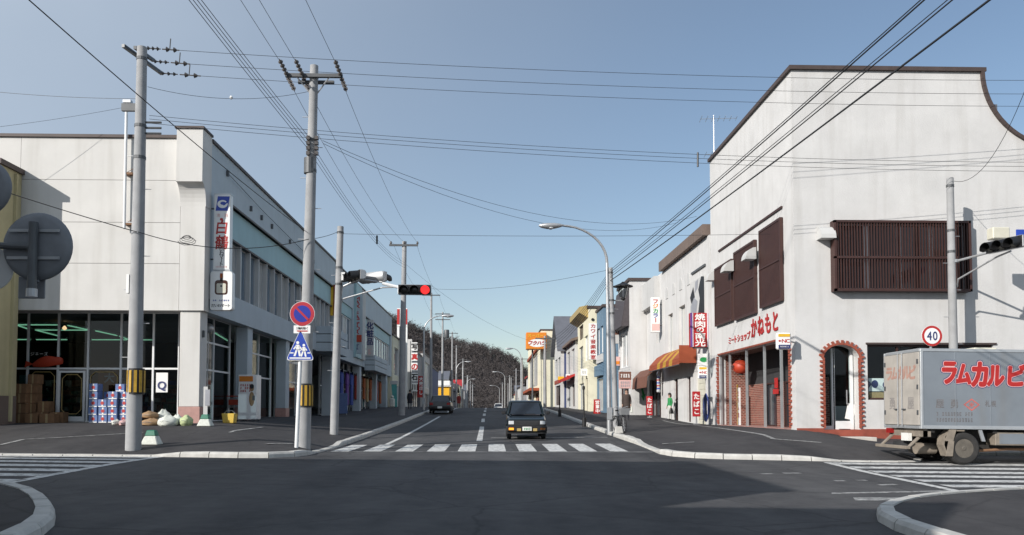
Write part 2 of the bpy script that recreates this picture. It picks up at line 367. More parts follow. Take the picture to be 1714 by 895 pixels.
def link(o, parent, origin):
    ORG[o.name] = Vector(origin)
    if parent is not None: o.parent = parent; o.location = Vector(origin)-ORG[parent.name]
    else: o.location = origin
def tag(o, label, cat, group=None, kind=None):
    o['label'] = label; o['category'] = cat
    if group: o['group'] = group
    return o
def struct(o, kind='structure'): o['kind'] = kind; return o
def thing(name, loc, label, cat, group=None):
    o = bpy.data.objects.new(name, None); o.empty_display_size = .3; COL.objects.link(o)
    link(o, None, Vector(loc)); return tag(o, label, cat, group)
def group_empty(name, loc, parent):
    o = bpy.data.objects.new(name, None); COL.objects.link(o); link(o, parent, Vector(loc)); return o
def bxo(name, m, parent, *b, bevel=0): return MB().box(*b).obj(name, m, parent, bevel=bevel)
def inst(src, name, loc, parent, rot=None, scale=None):   # another piece sharing the mesh
    o = bpy.data.objects.new(name, src.data); COL.objects.link(o); link(o, parent, Vector(loc))
    if rot: o.rotation_euler = rot
    if scale: o.scale = scale
    for md in src.modifiers:
        if md.type == 'BEVEL':
            b = o.modifiers.new('bevel', 'BEVEL'); b.width = md.width; b.segments = 1; b.limit_method = 'ANGLE'
    return o
def wallx(mb, X, t, y0, y1, z0, z1, holes=(), axis='x'):
    """slab with rectangular openings; axis 'x': plane X..X+t spanning y,z; axis 'y': plane Y..Y+t spanning x,z"""
    us = sorted({y0, y1, *[h[0] for h in holes], *[h[1] for h in holes]}); zs = sorted({z0, z1, *[h[2] for h in holes], *[h[3] for h in holes]})
    us = [u for u in us if y0 <= u <= y1]; zs = [z for z in zs if z0 <= z <= z1]
    def solid(i, j):
        if i < 0 or j < 0 or i >= len(us)-1 or j >= len(zs)-1: return False
        u = (us[i]+us[i+1])/2; z = (zs[j]+zs[j+1])/2
        return not any(h[0] < u < h[1] and h[2] < z < h[3] for h in holes)
    def P(c, u, z): return (c, u, z) if axis == 'x' else (u, c, z)
    for i in range(len(us)-1):
        for j in range(len(zs)-1):
            if not solid(i, j): continue
            a, b, c, d = us[i], us[i+1], zs[j], zs[j+1]
            for k in (X, X+t): mb.add([P(k,a,c), P(k,b,c), P(k,b,d), P(k,a,d)], [(0,1,2,3)])
            if not solid(i-1, j): mb.add([P(X,a,c), P(X+t,a,c), P(X+t,a,d), P(X,a,d)], [(0,1,2,3)])
            if not solid(i+1, j): mb.add([P(X,b,c), P(X+t,b,c), P(X+t,b,d), P(X,b,d)], [(0,1,2,3)])
            if not solid(i, j-1): mb.add([P(X,a,c), P(X+t,a,c), P(X+t,b,c), P(X,b,c)], [(0,1,2,3)])
            if not solid(i, j+1): mb.add([P(X,a,d), P(X+t,a,d), P(X+t,b,d), P(X,b,d)], [(0,1,2,3)])
    return mb
_chars = {}
def glyph(ch, bold):
    key = (ch, bold)
    if key not in _chars:
        c = bpy.data.curves.new('glyph', 'FONT'); c.body = ch; c.size = 1; c.offset = bold; c.resolution_u = 3; c.align_x = 'CENTER'
        o = bpy.data.objects.new('glyph', c); COL.objects.link(o)
        dg = bpy.context.evaluated_depsgraph_get(); dg.update()
        me = bpy.data.meshes.new_from_object(o.evaluated_get(dg))
        vs = [v.co.copy() for v in me.vertices]; fs = [tuple(p.vertices) for p in me.polygons]
        bpy.data.objects.remove(o); bpy.data.curves.remove(c); bpy.data.meshes.remove(me)
        if vs:
            x0 = min(v.x for v in vs); x1 = max(v.x for v in vs); y0 = min(v.y for v in vs); y1 = max(v.y for v in vs)
        else: x0 = x1 = y0 = y1 = 0
        _chars[key] = (vs, fs, (x0, x1, y0, y1))
    return _chars[key]
def letters(name, s, org, right, up, size, ms, parent, step=None, vertical=False, bold=.02, wide=1.0, off=.006, thick=0, fit=False, slant=0, label=None):
    """org: centre of the first character; characters run along right, or down when vertical"""
    right = V3(right).normalized(); up = V3(up).normalized(); nrm = right.cross(up)
    mb = MB(); st = step or size*1.05
    for i, ch in enumerate(s):
        vs, fs, (x0, x1, y0, y1) = glyph(ch, 0)
        if not vs: continue
        c = V3(org)+(up*(-st*i) if vertical else right*(st*i))+nrm*off
        nb = 0 if bold < .008 else 4 if bold < .045 else 10
        cy = (y0+y1)/2 if (fit or ch not in 'ーっッゃゅょャュョ・') else .37
        cx = (x0+x1)/2
        if vertical and ch == 'ー': pts = [c+right*((v.y-cy)*size*wide)+up*((v.x-cx)*size) for v in vs]
        else:
            kx = ky = size
            if fit: kx = size*.9/max(.2, x1-x0); ky = size*.9/max(.2, y1-y0)
            pts = [c+right*(((v.x-cx)*kx+slant*(v.y-cy)*ky)*wide)+up*((v.y-cy)*ky) for v in vs]
        mb.add(pts, fs)
        for q in range(nb):                               # heavier strokes: shifted copies, each a hair deeper
            a_ = 2*math.pi*(q+.5)/nb; d_ = right*(math.cos(a_)*bold*size)+up*(math.sin(a_)*bold*size)-nrm*(.0003*(q+1))
            mb.add([p+d_ for p in pts], fs)
        if thick:
            n = len(pts); cnt = {}
            for f in fs:
                for k in range(len(f)):
                    e = (f[k], f[(k+1) % len(f)]); cnt[tuple(sorted(e))] = cnt.get(tuple(sorted(e)), 0)+1
            bd = [e for e, q in cnt.items() if q == 1]
            for a, b in bd: mb.add([pts[a], pts[b], pts[b]-nrm*thick, pts[a]-nrm*thick], [(0,1,2,3)])
    if not mb.v: return None
    o = mb.obj(name, ms, parent, fix=False)
    if label: o['label'] = label
    return o
def scribble(name, c, right, up, w, h, rows, ms, parent, seed=0, off=.006, cols=8):
    """rows of tiny print too small to read in the photograph"""
    rnd = random.Random(seed); right = V3(right).normalized(); up = V3(up).normalized(); nrm = right.cross(up); mb = MB()
    rh = h/rows
    for r in range(rows):
        x = -w/2
        cw = w/cols
        for k in range(cols):
            if rnd.random() < .12: x += cw; continue
            cy = h/2-rh*(r+.5)
            for q in range(3):
                a = x+cw*(.08+.2*rnd.random()); b = x+cw*(.6+.3*rnd.random()); yy = cy+rh*.28*(q-1); t = rh*.09
                mb.add([V3(c)+nrm*off+right*a+up*(yy-t), V3(c)+nrm*off+right*b+up*(yy-t), V3(c)+nrm*off+right*b+up*(yy+t), V3(c)+nrm*off+right*a+up*(yy+t)], [(0,1,2,3)])
            q = x+cw*(.25+.4*rnd.random()); t = cw*.07
            mb.add([V3(c)+nrm*(off+.001)+right*(q-t)+up*(cy-rh*.34), V3(c)+nrm*(off+.001)+right*(q+t)+up*(cy-rh*.34), V3(c)+nrm*(off+.001)+right*(q+t)+up*(cy+rh*.34), V3(c)+nrm*(off+.001)+right*(q-t)+up*(cy+rh*.34)], [(0,1,2,3)])
            x += cw
    return mb.obj(name, ms, parent, fix=False)
def disc(mb, c, right, up, rx, ry=None, n=28, a0=0, a1=2*math.pi, off=0):
    ry = ry or rx; right = V3(right).normalized(); up = V3(up).normalized(); c = V3(c)+right.cross(up)*off
    pts = [c+right*math.cos(a0+(a1-a0)*i/n)*rx+up*math.sin(a0+(a1-a0)*i/n)*ry for i in range(n if abs(a1-a0) > 6.28 else n+1)]
    return mb.add(pts, [tuple(range(len(pts)))])
def poly(mb, c, right, up, pts, off=0):
    right = V3(right).normalized(); up = V3(up).normalized(); c = V3(c)+right.cross(up)*off
    return mb.add([c+right*p[0]+up*p[1] for p in pts], [tuple(range(len(pts)))])
XR_, YF_, ZU_ = Vector((1,0,0)), Vector((0,1,0)), Vector((0,0,1))

# ================================================================== GROUND, ROADS, KERBS, MARKINGS
def axis_pts(segs):
    out = [segs[0][0]]
    for a, b, st in segs:
        n = max(1, round((b-a)/st)); out += [a+(b-a)*(i+1)/n for i in range(n)]
    return out
def sheet(xs, ys, fn):
    mb = MB(); n = len(ys)
    mb.add([(x, y, fn(x, y)) for x in xs for y in ys], [(i*n+j, (i+1)*n+j, (i+1)*n+j+1, i*n+j+1) for i in range(len(xs)-1) for j in range(n-1)])
    return mb
struct(sheet(axis_pts([(-70,-30,4),(-30,-9,1),(-9,9,.5),(9,30,1),(30,70,4)]), axis_pts([(-30,-2,2),(-2,30,.5),(30,100,1),(100,280,4)]), road).obj('road', 'asphalt', smooth=True, origin=Vector((0,0,0)), fix=False))
struct(sheet(axis_pts([(-3000,-300,300),(-300,300,30),(300,3000,300)]), axis_pts([(-3000,-100,290),(-100,700,25),(700,5000,400)]), lambda x, y: g(y)-.75-(.6 if abs(x) < 100 and -60 < y < 300 else 0)).obj('ground', 'soil', smooth=True, origin=Vector((0,0,0)), fix=False))

def arc(cx, cy, r, a0, a1, n): return [(cx+r*math.cos(R(a0+(a1-a0)*i/n)), cy+r*math.sin(R(a0+(a1-a0)*i/n))) for i in range(n+1)]
def resample(path, step):
    out = [Vector(path[0])]; acc = 0
    P = [Vector(p) for p in path]
    for a, b in zip(P, P[1:]):
        d = (b-a).length; t = step-acc
        while t <= d: out.append(a+(b-a)*(t/d)); t += step
        acc = (acc+d) % step
    return out
def smooth(P, n=6):
    P = [Vector(p) for p in P]; out = []
    for i in range(len(P)-1):
        a, b, c, d = P[max(i-1, 0)], P[i], P[i+1], P[min(i+2, len(P)-1)]
        if (c-b).length > 12: out.append(tuple(b)); continue
        ta = (c-a)*min(1, (c-b).length/max(.01, (b-a).length)) if (b-a).length > (c-b).length else (c-a)
        td = (d-b)*min(1, (c-b).length/max(.01, (d-c).length)) if (d-c).length > (c-b).length else (d-b)
        for k in range(n):
            t = k/n; out.append(tuple(b*(2*t**3-3*t*t+1)+ta*.5*(t**3-2*t*t+t)+c*(-2*t**3+3*t*t)+td*.5*(t**3-t*t)))
    return out+[tuple(P[-1])]
KW = .22
def kerb_line(name, path, inward, low, step=.75, far=None):
    """row of kerb stones; path = road-side edge, inward = +1 if the pavement lies to the left of the path; low(x,y)->height above the road"""
    K = resample(path, step)
    base = MB()
    def nrm(i):
        d = (K[min(i+1, len(K)-1)]-K[max(i-1, 0)]).normalized(); return Vector((-d.y, d.x))*inward
    N = [nrm(i) for i in range(len(K))]
    # footing under the stones
    for i in range(len(K)-1):
        a, b = K[i], K[i+1]; c, d = b+N[i+1]*KW, a+N[i]*KW
        base.hexa([(p.x, p.y, road(p.x, p.y)-.2) for p in (a, b, c, d)], [(p.x, p.y, road(p.x, p.y)-.012) for p in (a, b, c, d)])
    root = struct(base.obj(name, 'concrete'))
    far_mb = MB()
    for i in range(len(K)-1):
        ga = .012 if step < 2 else 0
        t0, t1 = ga/step, 1-ga/step
        a = K[i].lerp(K[i+1], t0); b = K[i].lerp(K[i+1], t1); na = N[i].lerp(N[i+1], t0); nb = N[i].lerp(N[i+1], t1)
        jit = random.uniform(-.006, .006)
        ring = []
        for p, n in ((a, na), (b, nb)):
            h = low(p.x, p.y)+jit; z = road(p.x, p.y)
            c = min(.05, h*.4)
            ring.append([(p.x, p.y, z-.01), (p.x+n.x*.012, p.y+n.y*.012, z+h-c), (p.x+n.x*c, p.y+n.y*c, z+h), (p.x+n.x*KW, p.y+n.y*KW, z+h+.004), (p.x+n.x*KW, p.y+n.y*KW, z-.01)])
        if far and far(a.x, a.y): far_mb.loft(ring)
        else: MB().loft(ring).obj('kerb_stone', 'kerb', root)
    if far_mb.v: struct(far_mb.obj('kerb_stones', 'kerb', root), 'stuff')
    return K, N
def fan(name, K, N, O, lift=0, nv=14, fn=side):
    mb = MB(); n = nv+1; vs = []
    for k, nn, o in zip(K, N, O):
        a = k+nn*KW*.97
        for j in range(n):
            p = a.lerp(Vector(o), j/nv); z = fn(p.x, p.y)
            if j == 0: z = road(p.x, p.y)+min(HK(p.x, p.y), .13)-.003
            vs.append((p.x, p.y, z))
    mb.add(vs, [(i*n+j, (i+1)*n+j, (i+1)*n+j+1, i*n+j+1) for i in range(len(K)-1) for j in range(nv)])
    return struct(mb.obj(name, 'pavement', smooth=True, fix=False))
# far left corner
def low_fl(x, y):
    h = .14
    if y < 22: h = .035+.105*sst(-8.7, -7.4, x)
    else: h = .14-.10*(sst(21.6, 22.6, y)-sst(25.6, 26.6, y))
    return h
def low_fr(x, y):
    if y < 22: return .14-.105*sst(8.0, 9.2, x)
    return .14-.09*(sst(22.6, 23.4, y)-sst(26.0, 26.8, y))+.03*(sst(28, 28.2, y)-sst(29.4, 29.6, y))
def HK(x, y):
    if y > 15: return low_fl(x, y) if x < 0 else low_fr(x, y)
    return .14
pl = [(-40, 20.7), (-9.5, 20.4), (-6.6, 20.1)]+arc(-6.1, 21.3, 1.25, -100, 0, 8)+[(-4.86, 26), (-4.9, 60), (-4.9, 150)]
K, N = kerb_line('kerb_far_left', pl, 1, low_fl, far=lambda x, y: y > 70)
O = []
for p in K:
    if p.y < 21 and p.x < -13: O.append((p.x, 40))
    elif p.y < 36: O.append((-13, 40))
    else: O.append((-13, max(40, p.y)))
fan('pavement_far_left', K, N, O)
pr = [(5.0, 150), (4.95, 60), (4.9, 27), (4.85, 24.5)]+arc(6.35, 22.5, 1.55, 180, 265, 8)+[(7.6, 20.75), (9.6, 20.45), (11.2, 20.5), (11.9, 21.6), (13, 22.2), (40, 23.5)]
K, N = kerb_line('kerb_far_right', pr, 1, low_fr, far=lambda x, y: y > 70)
O = []
for p in K:
    if p.y > 34: O.append((13, max(37, p.y)))
    elif p.x > 11.8: O.append((max(13.5, p.x), 37))
    else: O.append((13, 37))
fan('pavement_far_right', K, N, O)
pn = smooth([(-4.5, -25), (-4.5, 6), (-4.62, 8.0), (-5.0, 9.35), (-5.75, 10.7), (-6.8, 12.1), (-8.0, 13.0), (-9.8, 13.45), (-14, 13.5), (-40, 13.5)])
K, N = kerb_line('kerb_near_left', pn, 1, lambda x, y: .14)
O = [((-20, min(5, p.y)) if p.x > -8.5 else (min(-20, p.x), 5)) for p in K]
fan('pavement_near_left', K, N, O)
pq = smooth([(40, 19.5), (14, 15.1), (9.8, 14.0), (7.7, 13.1), (6.3, 12.15), (5.35, 11.0), (4.98, 9.8), (4.95, 8), (5.0, 4), (5.0, -25)])
K, N = kerb_line('kerb_near_right', pq, 1, lambda x, y: .14)
O = [((20, min(5, p.y)) if p.x < 9 else (max(20, p.x), 5)) for p in K]
fan('pavement_near_right', K, N, O)

def mark(name, quads, label, cat='road marking', m='paint', group=None, fn=road, lift=.005):
    mb = MB()
    for q in quads:
        a, b, c, d = [Vector((p[0], p[1])) for p in q]
        nu = max(1, int(max((b-a).length, (c-d).length)/.5)); nv = max(1, int(max((d-a).length, (c-b).length)/.5))
        def P(u, v):
            p = a.lerp(b, u).lerp(d.lerp(c, u), v); return (p.x, p.y, fn(p.x, p.y)+lift)
        mb.grid(P, nu, nv)
    o = mb.obj(name, m, fix=False); return struct(o)
def strip(name, a, b, w, label, **k):
    a, b = Vector(a[:2]), Vector(b[:2]); d = (b-a).normalized(); n = Vector((-d.y, d.x))*w/2
    return mark(name, [(a-n, b-n, b+n, a+n)], label, **k)
# zebra over the main street: ten bars
for i, px in enumerate([587, 637, 687, 736, 784, 832, 880, 927, 974, 1022]):
    c = at(px, 745, 25.2).x; mark('crossing_bar', [((c-.27, 23.4), (c+.25, 23.4), (c+.25, 27.0), (c-.27, 27.0))], '')
strip('crossing_edge_line', (-4.7, 23.2), (4.75, 23.2), .13, '', m='paint_faint')
strip('stop_line', (.05, 31.0), (4.6, 31.1), .3, '', m='paint_faint')
strip('centre_line', (-.38, 29.0), (-.4, 40.5), .22, '')
y = 46.0
while y < 95: strip('centre_line', (-.4, y), (-.42, y+5), .2, ''); y += 10
strip('edge_line', (-3.5, 27.2), (-3.45, 55), .16, '')
strip('edge_line', (-3.45, 65), (-3.5, 100), .16, '')
# zebra over the cross street, left arm and right arm, old ladder type with a side line
for i in range(7):
    y = 14.0+i*1.0
    mark('crossing_bar', [((-14.5, y-.27), (-8.15, y-.22), (-8.15, y+.28), (-14.5, y+.23))], '')
strip('crossing_side_line', (-8.1, 13.3), (-8.25, 20.3), .2, '')
for i in range(7):
    y = 14.15+i*.98; k = .02
    mark('crossing_bar', [((8.75, y-.22), (15.5, y-.22+.12*(6-i)*.6), (15.5, y+.24+.12*(6-i)*.6), (8.75, y+.24))], '')
strip('crossing_side_line', (8.45, 13.9), (8.65, 20.3), .2, '')
mark('crossing_bar', [(gd(1428, 833, road), gd(1535, 833, road), gd(1535, 838, road), gd(1432, 838, road))], '', m='paint_faint')
mark('crossing_bar', [(gd(1392, 827, road), gd(1590, 823, road), gd(1590, 821, road), gd(1392, 825, road))], '', m='paint_faint')
for a, b in (((1273, 793), (1294, 793)), ((1311, 792), (1340, 792)), ((1398, 805), (1415, 805)), ((1434, 804), (1450, 804)), ((1472, 812), (1500, 811))):
    strip('turning_guide_dash', gd(*a, road), gd(*b, road), .16, '', m='paint_faint')
for a, b in (((0, 745), (38, 736)), ((38, 736), (240, 724)), ((385, 724), (440, 715)), ((445, 743), (492, 743))):
    strip('pavement_line', gd(*a, side), gd(*b, side), .12, '', fn=side, lift=.012, m='paint_faint')
for a, b in (((1110, 704), (1200, 716)), ((1200, 716), (1295, 735)), ((1295, 735), (1375, 741)), ((1108, 743), (1162, 740))):
    strip('pavement_line', gd(*a, side), gd(*b, side), .14, '', fn=side, lift=.012, m='paint_faint')

# ================================================================== BUILDING HELPERS
mats(pane_dark=((.025,.032,.04), dict(rough=.07, var=0, spec=.7)),
     pane_blue=((.10,.15,.20), dict(rough=.08, var=.25, scale=.7, spec=.8)),
     pane_pale=((.42,.43,.42), dict(rough=.25, var=.2, scale=.8)))
def bx(mb, axis, c0, c1, u0, u1, z0, z1):
    return mb.box(c0, c1, u0, u1, z0, z1) if axis == 'x' else mb.box(u0, u1, c0, c1, z0, z1)
def window(parent, axis, c, out, u0, u1, z0, z1, fm='alu', gm='pane_dark', nm=1, nt=0, fw=.06, dep=.1, name='window', sill=None):
    """framed window: frame mesh with its panes as children; c is the outer face, out = +-1"""
    mb = MB(); i = c-out*dep
    bx(mb, axis, c, i, u0, u1, z0, z0+fw); bx(mb, axis, c, i, u0, u1, z1-fw, z1)
    bx(mb, axis, c, i, u0, u0+fw, z0+fw, z1-fw); bx(mb, axis, c, i, u1-fw, u1, z0+fw, z1-fw)
    us = [u0+(u1-u0)*k/nm for k in range(nm+1)]; zs = [z0+(z1-z0)*k/(nt+1) for k in range(nt+2)]
    for u in us[1:-1]: bx(mb, axis, c-out*.01, i, u-fw/2, u+fw/2, z0+fw, z1-fw)
    for z in zs[1:-1]: bx(mb, axis, c-out*.015, i, u0+fw, u1-fw, z-fw/2, z+fw/2)
    f = mb.obj(name, fm, parent)
    p = c-out*dep*.6
    for a, b in zip(us, us[1:]):
        for d, e in zip(zs, zs[1:]):
            bx(MB(), axis, p, p-out*.012, a+fw*.4, b-fw*.4, d+fw*.4, e-fw*.4).obj('pane', gm, f)
    if sill: bx(MB(), axis, c+out*.08, c, u0-.05, u1+.05, z0-.07, z0-.004).obj('sill', sill, f)
    return f
def slat_set(parent, axis, c, out, u0, u1, z0, z1, n, m, w=.045, d=.05):
    s = None
    for k in range(n):
        u = u0+(u1-u0)*(k+.5)/n
        if s is None:
            s = bx(MB(), axis, c, c+out*d, u-w/2, u+w/2, z0, z1).obj('slat', m, parent); base = ORG[s.name]
            u_first = u
        else:
            dl = Vector((0, u-u_first, 0)) if axis == 'x' else Vector((u-u_first, 0, 0))
            inst(s, 'slat', base+dl, parent)

# ================================================================== CORNER STORE, LEFT (white upper wall, glazed ground floor)
XL = -10.35; YF = 29.0; ZO = 5.2; ZT = 11.55
A = thing('corner_store', (-14, 31, 1.1), 'large white two-storey store on the left corner with glazed ground floor', 'store')
YA = 53.3
# upper front wall: backing and four courses of panels
bxo('wall_backing', 'panel_white', A, -32, XL-.02, YF+.03, YF+.4, ZO+.02, ZT-.02)
zz = [5.2, 6.9, 8.4, 9.95, 11.5]; xs_ = [-32, -27, -22, -17.0, -11.25]
for j in range(4):
    for i in range(4):
        bxo('wall_panel', 'panel_white', A, xs_[i]+.006, xs_[i+1]-.006, YF-.03, YF+.03, zz[j]+(.008 if j else 0), zz[j+1]-.008)
# corner tower: upper block with concave corbel beneath
bxo('corner_pier', 'panel_white', A, -11.24, XL, YF-.04, YF+.5, ZO, 9.2)
mb = MB(); prof = [(YF-.04, 9.0)]+[(YF-.04-.42*(1-math.cos(R(90*k/8))), 9.0+.8*math.sin(R(90*k/8))) for k in range(1, 9)]+[(YF-.46, 11.72), (YF+.5, 11.72), (YF+.5, 9.0)]
mb.prism(prof, 'x', -11.26, XL+.02); mb.obj('corner_block', 'panel_white', A)
bxo('coping', 'coping', A, -32, -11.27, YF-.1, YF+.45, ZT-.05, ZT+.06)
bxo('coping', 'coping', A, -11.32, XL+.07, YF-.52, YF+.5, 11.72, 11.8)
bxo('coping', 'coping', A, XL-.3, XL+.07, YF+.5, YA, ZT+.0, ZT+.12)
bxo('roof', 'roof_tin', A, -32, XL-.3, YF+.4, YA, ZT-.4, ZT-.2)
# street side, upper storey
W0, W1, S0, S1 = 32.0, YA-.4, 6.2, 9.75
mb = wallx(MB(), XL-.35, .35, YF+.5, YA, ZO, ZT, [(W0, W1, S0, S1)]); mb.obj('wall', 'grey_green', A)
bxo('spandrel', 'teal_panel', A, XL-.35, XL-.12, W0, W1, 8.5, S1)
bxo('drip_line', 'coping', A, XL-.12, XL+.05, W0-.1, W1, S1+.0, S1+.08)
bxo('drip_line', 'coping', A, XL-.12, XL-.02, W0, W1, 8.42, 8.5)
n = 16; fin0 = None
for k in range(n):
    a = W0+(W1-W0)*k/n; b = W0+(W1-W0)*(k+1)/n
    window(A, 'x', XL-.22, 1, a+.03, b-.03, S0+.02, 8.42, 'alu', 'pane_blue' if k % 3 else 'pane_pale', 2, 0, .05, .08)
    if k:
        if fin0 is None: fin0 = bxo('fin', 'pale', A, XL-.24, XL-.05, a-.045, a+.045, S0, 8.42)
        else: inst(fin0, 'fin', (XL-.145, a, S0), A)
for yy, z in ((31.2, 10.9), (34.3, 10.3), (35.9, 10.3), (37.6, 10.3), (41, 10.3), (46.5, 10.3)):      # small wall vents / cable brackets
    MB().box(XL, XL+.1, yy-.05, yy+.05, z-.12, z+.1).obj('wall_bracket', 'steel_dark', A)
MB().tube([(XL+.1, 31.2, 10.85)]+[(XL+.1, 31.2+(46.5-31.2)*t, 10.75-.5*t) for t in (.3, .6, 1)], .012, 5).obj('conduit', 'cable', A)
# soffit and ground-floor structure
bxo('soffit', 'pale', A, -32, XL-.36, YF+.42, YA, ZO+.1, ZO+.2)
col0 = None
for yy in (29.05, 34.7, 41.2):
    x1 = -10.48; x0 = -11.22 if yy < 30 else -11.0
    c = bxo('column', 'panel_white' if yy < 30 else 'grey_green', A, x0, x1, yy, yy+.7, 1.72, ZO, bevel=.02)
    bxo('column_base', 'pink_tile', c, x0-.015, x1+.015, yy-.015, yy+.715, .95, 1.72)
MB().box(-10.47, -10.40, 29.2, 29.3, 4.25, 4.5).obj('wall_lamp', 'steel_dark', A)
# glazing: front
GY = 30.7; GX = -11.25; FL = 1.16
bxo('floor_slab', 'step', A, -32, GX, GY-.2, 52, .7, FL)
cols = [-18.6, -17.55, -16.55, -15.36, -14.2, -12.95, -11.75]
xsG = [at(p, 600, GY).x for p in (-20, 47, 98, 148, 203, 257, 300)]
def glazing(parent, axis, c, out, us, zs, door=None, fm='white_metal', fw=.07, gm='glass'):
    fr = MB()
    for u in us: bx(fr, axis, c+out*.05, c-out*.05, u-fw/2, u+fw/2, zs[0], zs[-1])
    for a, b in zip(us, us[1:]):
        for z in zs: bx(fr, axis, c+out*.04, c-out*.04, a+fw/2, b-fw/2, max(z-fw/2, zs[0]), min(z+fw/2, zs[-1]))
    f = fr.obj('shop_front', fm, parent)
    for a, b in zip(us, us[1:]):
        for d, e in zip(zs, zs[1:]):
            bx(MB(), axis, c+.005, c-.005, a+.02, b-.02, d+.02, e-.02).obj('pane', gm, f)
    return f
glazing(A, 'y', GY, -1, xsG, [FL, 3.18, ZO+.12], gm='glass_dark')
glazing(A, 'y', GY-.0, -1, [xsG[-1]+.04, -11.2], [FL, 3.18, 4.25, ZO+.12], gm='glass_dark')
# door leaf with gold edging on the glass
dx0, dx1 = xsG[2], xsG[3]
d = MB(); d.box(dx0+.05, dx1-.05, GY-.11, GY-.06, FL+.02, FL+.2); d.box(dx0+.05, dx0+.13, GY-.11, GY-.06, FL+.2, 3.1); d.box(dx1-.13, dx1-.05, GY-.11, GY-.06, FL+.2, 3.1); d.box(dx0+.13, dx1-.13, GY-.11, GY-.06, 3.02, 3.1)
D = d.obj('door', 'white_metal', A)
def gold_frame(u0, u1, z0, z1, parent, c):
    m_ = MB(); t = .025; k = .16
    pts = [(u0+k, z0), (u1-k, z0), (u1, z0+k), (u1, z1-k), (u1-k, z1), (u0+k, z1), (u0, z1-k), (u0, z0+k)]
    for p, q in zip(pts, pts[1:]+pts[:1]): m_.tube([(p[0], c, p[1]), (q[0], c, q[1])], t*.6, 4)
    return m_.obj('gold_edging', 'gold', parent)
gold_frame(dx0+.2, dx1-.2, FL+.3, 2.95, D, GY-.075)
gold_frame(xsG[1]+.12, xsG[2]-.12, FL+.12, 3.05, D, GY-.03); gold_frame(xsG[3]+.12, xsG[4]-.12, FL+.12, 3.05, D, GY-.03)
# glazing: street side between the columns
glazing(A, 'x', GX, 1, [30.75, 32.6, 34.6], [FL, 3.2, 4.3, ZO+.12], gm='glass_dark')
glazing(A, 'x', GX, 1, [35.5, 37.2, 38.9, 41.1], [FL+.05, 3.2, 4.3, ZO+.12])
glazing(A, 'x', GX, 1, [42.0, 44.2, 46.4, 48.4], [FL+.1, 3.2, 4.3, ZO+.12])
# interior
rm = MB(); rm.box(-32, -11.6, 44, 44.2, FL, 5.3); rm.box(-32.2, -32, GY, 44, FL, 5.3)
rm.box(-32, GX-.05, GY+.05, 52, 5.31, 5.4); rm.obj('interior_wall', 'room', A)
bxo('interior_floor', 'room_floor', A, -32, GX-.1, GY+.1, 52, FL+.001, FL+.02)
for k, (x0, x1, y0, h) in enumerate(((-22, -18, 36, 1.8), (-16.8, -13, 36.5, 1.9), (-20, -14, 40, 2.0))):
    sh = MB()
    for q in range(5): sh.box(x0, x1, y0, y0+.6, FL+.02+h*q/5, FL+.06+h*q/5)
    for q in range(5): sh.box(x0+(x1-x0)*q/4-.02, x0+(x1-x0)*q/4+.02, y0, y0+.6, FL, FL+h)
    S_ = thing('shop_shelf', ((x0+x1)/2, y0, FL), ['dim shop shelving inside the left window of the corner store', 'dim shop shelving behind the blue cartons, inside the store', 'rearmost shop shelving deep inside the corner store'][k], 'shelf', 'store shelving')
    sh.obj('rack', 'shelf', S_)
    for q in range(5):
        x = x0+.1
        while x < x1-.4:
            wd = random.uniform(.15, .4); bxo('goods', random.choice(['carton_brown', 'cloth_rust', 'shutter_cream', 'plastic_green', 'cloth_blue', 'sack_white']), S_, x, x+wd-.02, y0+.05, y0+.5, FL+.07+h*q/5, FL+.07+h*q/5+random.uniform(.15, .28)); x += wd+.03
def tube_light(a, b, label):
    L_ = thing('ceiling_light', ((a[0]+b[0])/2, (a[1]+b[1])/2, a[2]), label, 'light', 'fluorescent lights in the store')
    a, b = V3(a), V3(b); dv = (b-a).normalized(); sd = dv.cross(ZU_)*.1
    MB().hexa([a-sd, a+sd, b+sd, b-sd], [p+ZU_*.07 for p in (a-sd, a+sd, b+sd, b-sd)]).obj('housing', 'white_metal', L_)
    MB().tube([a-ZU_*.03, b-ZU_*.03], .02, 8).obj('tube', 'tube', L_)
zt = 5.12
segs = [((25, 97), 33.0, 'x'), ((59, 103), 35.1, 'x'), ((104, 148), 35.1, 'x'), ((22, 52), 39.8, 'x'), ((61, 113), 39.8, 'x'), ((154, 213), 39.8, 'x'), ((215, 256), 39.8, 'x')]
for i, ((p0, p1), yy, _) in enumerate(segs):
    tube_light((at(p0, 550, yy).x, yy, zt), (at(p1, 550, yy).x, yy, zt),
        ['front row tube light nearest the ceiling edge, far left', 'second row tube light left of the door', 'second row tube light above the door', 'rear row tube light at the far left', 'rear row tube light left of the door', 'rear row tube light above the blue cartons', 'rear row tube light behind the utility pole'][i]+' inside the store')
for i, (p0, p1, y0, y1) in enumerate(((113, 148, 33.2, 35.0), (160, 196, 35.4, 37.6), (200, 215, 37.9, 39.6), (30, 50, 33.3, 35), (62, 100, 35.3, 38), (358, 385, 36, 41))):
    a = at(p0, 550, y0); b = at(p1, 550, y1)
    tube_light((a.x, y0, zt), (b.x, y1, zt), ['slanting tube light just above the door', 'slanting tube light above the blue cartons', 'slanting tube light behind the utility pole', 'slanting tube light at the far left', 'slanting tube light left of the door', 'slanting tube light seen right of the white column'][i]+' inside the store')
B0 = at(108, 549, 33.5); MB().lathe([(.02, -.08), (.08, -.04), (.09, 0), (.05, .07), (.02, .1)], B0, 10).obj('pendant_bulb', 'bulb'); tag(bpy.data.objects['pendant_bulb'], 'small warm light bulb glowing among green tube lights', 'light')
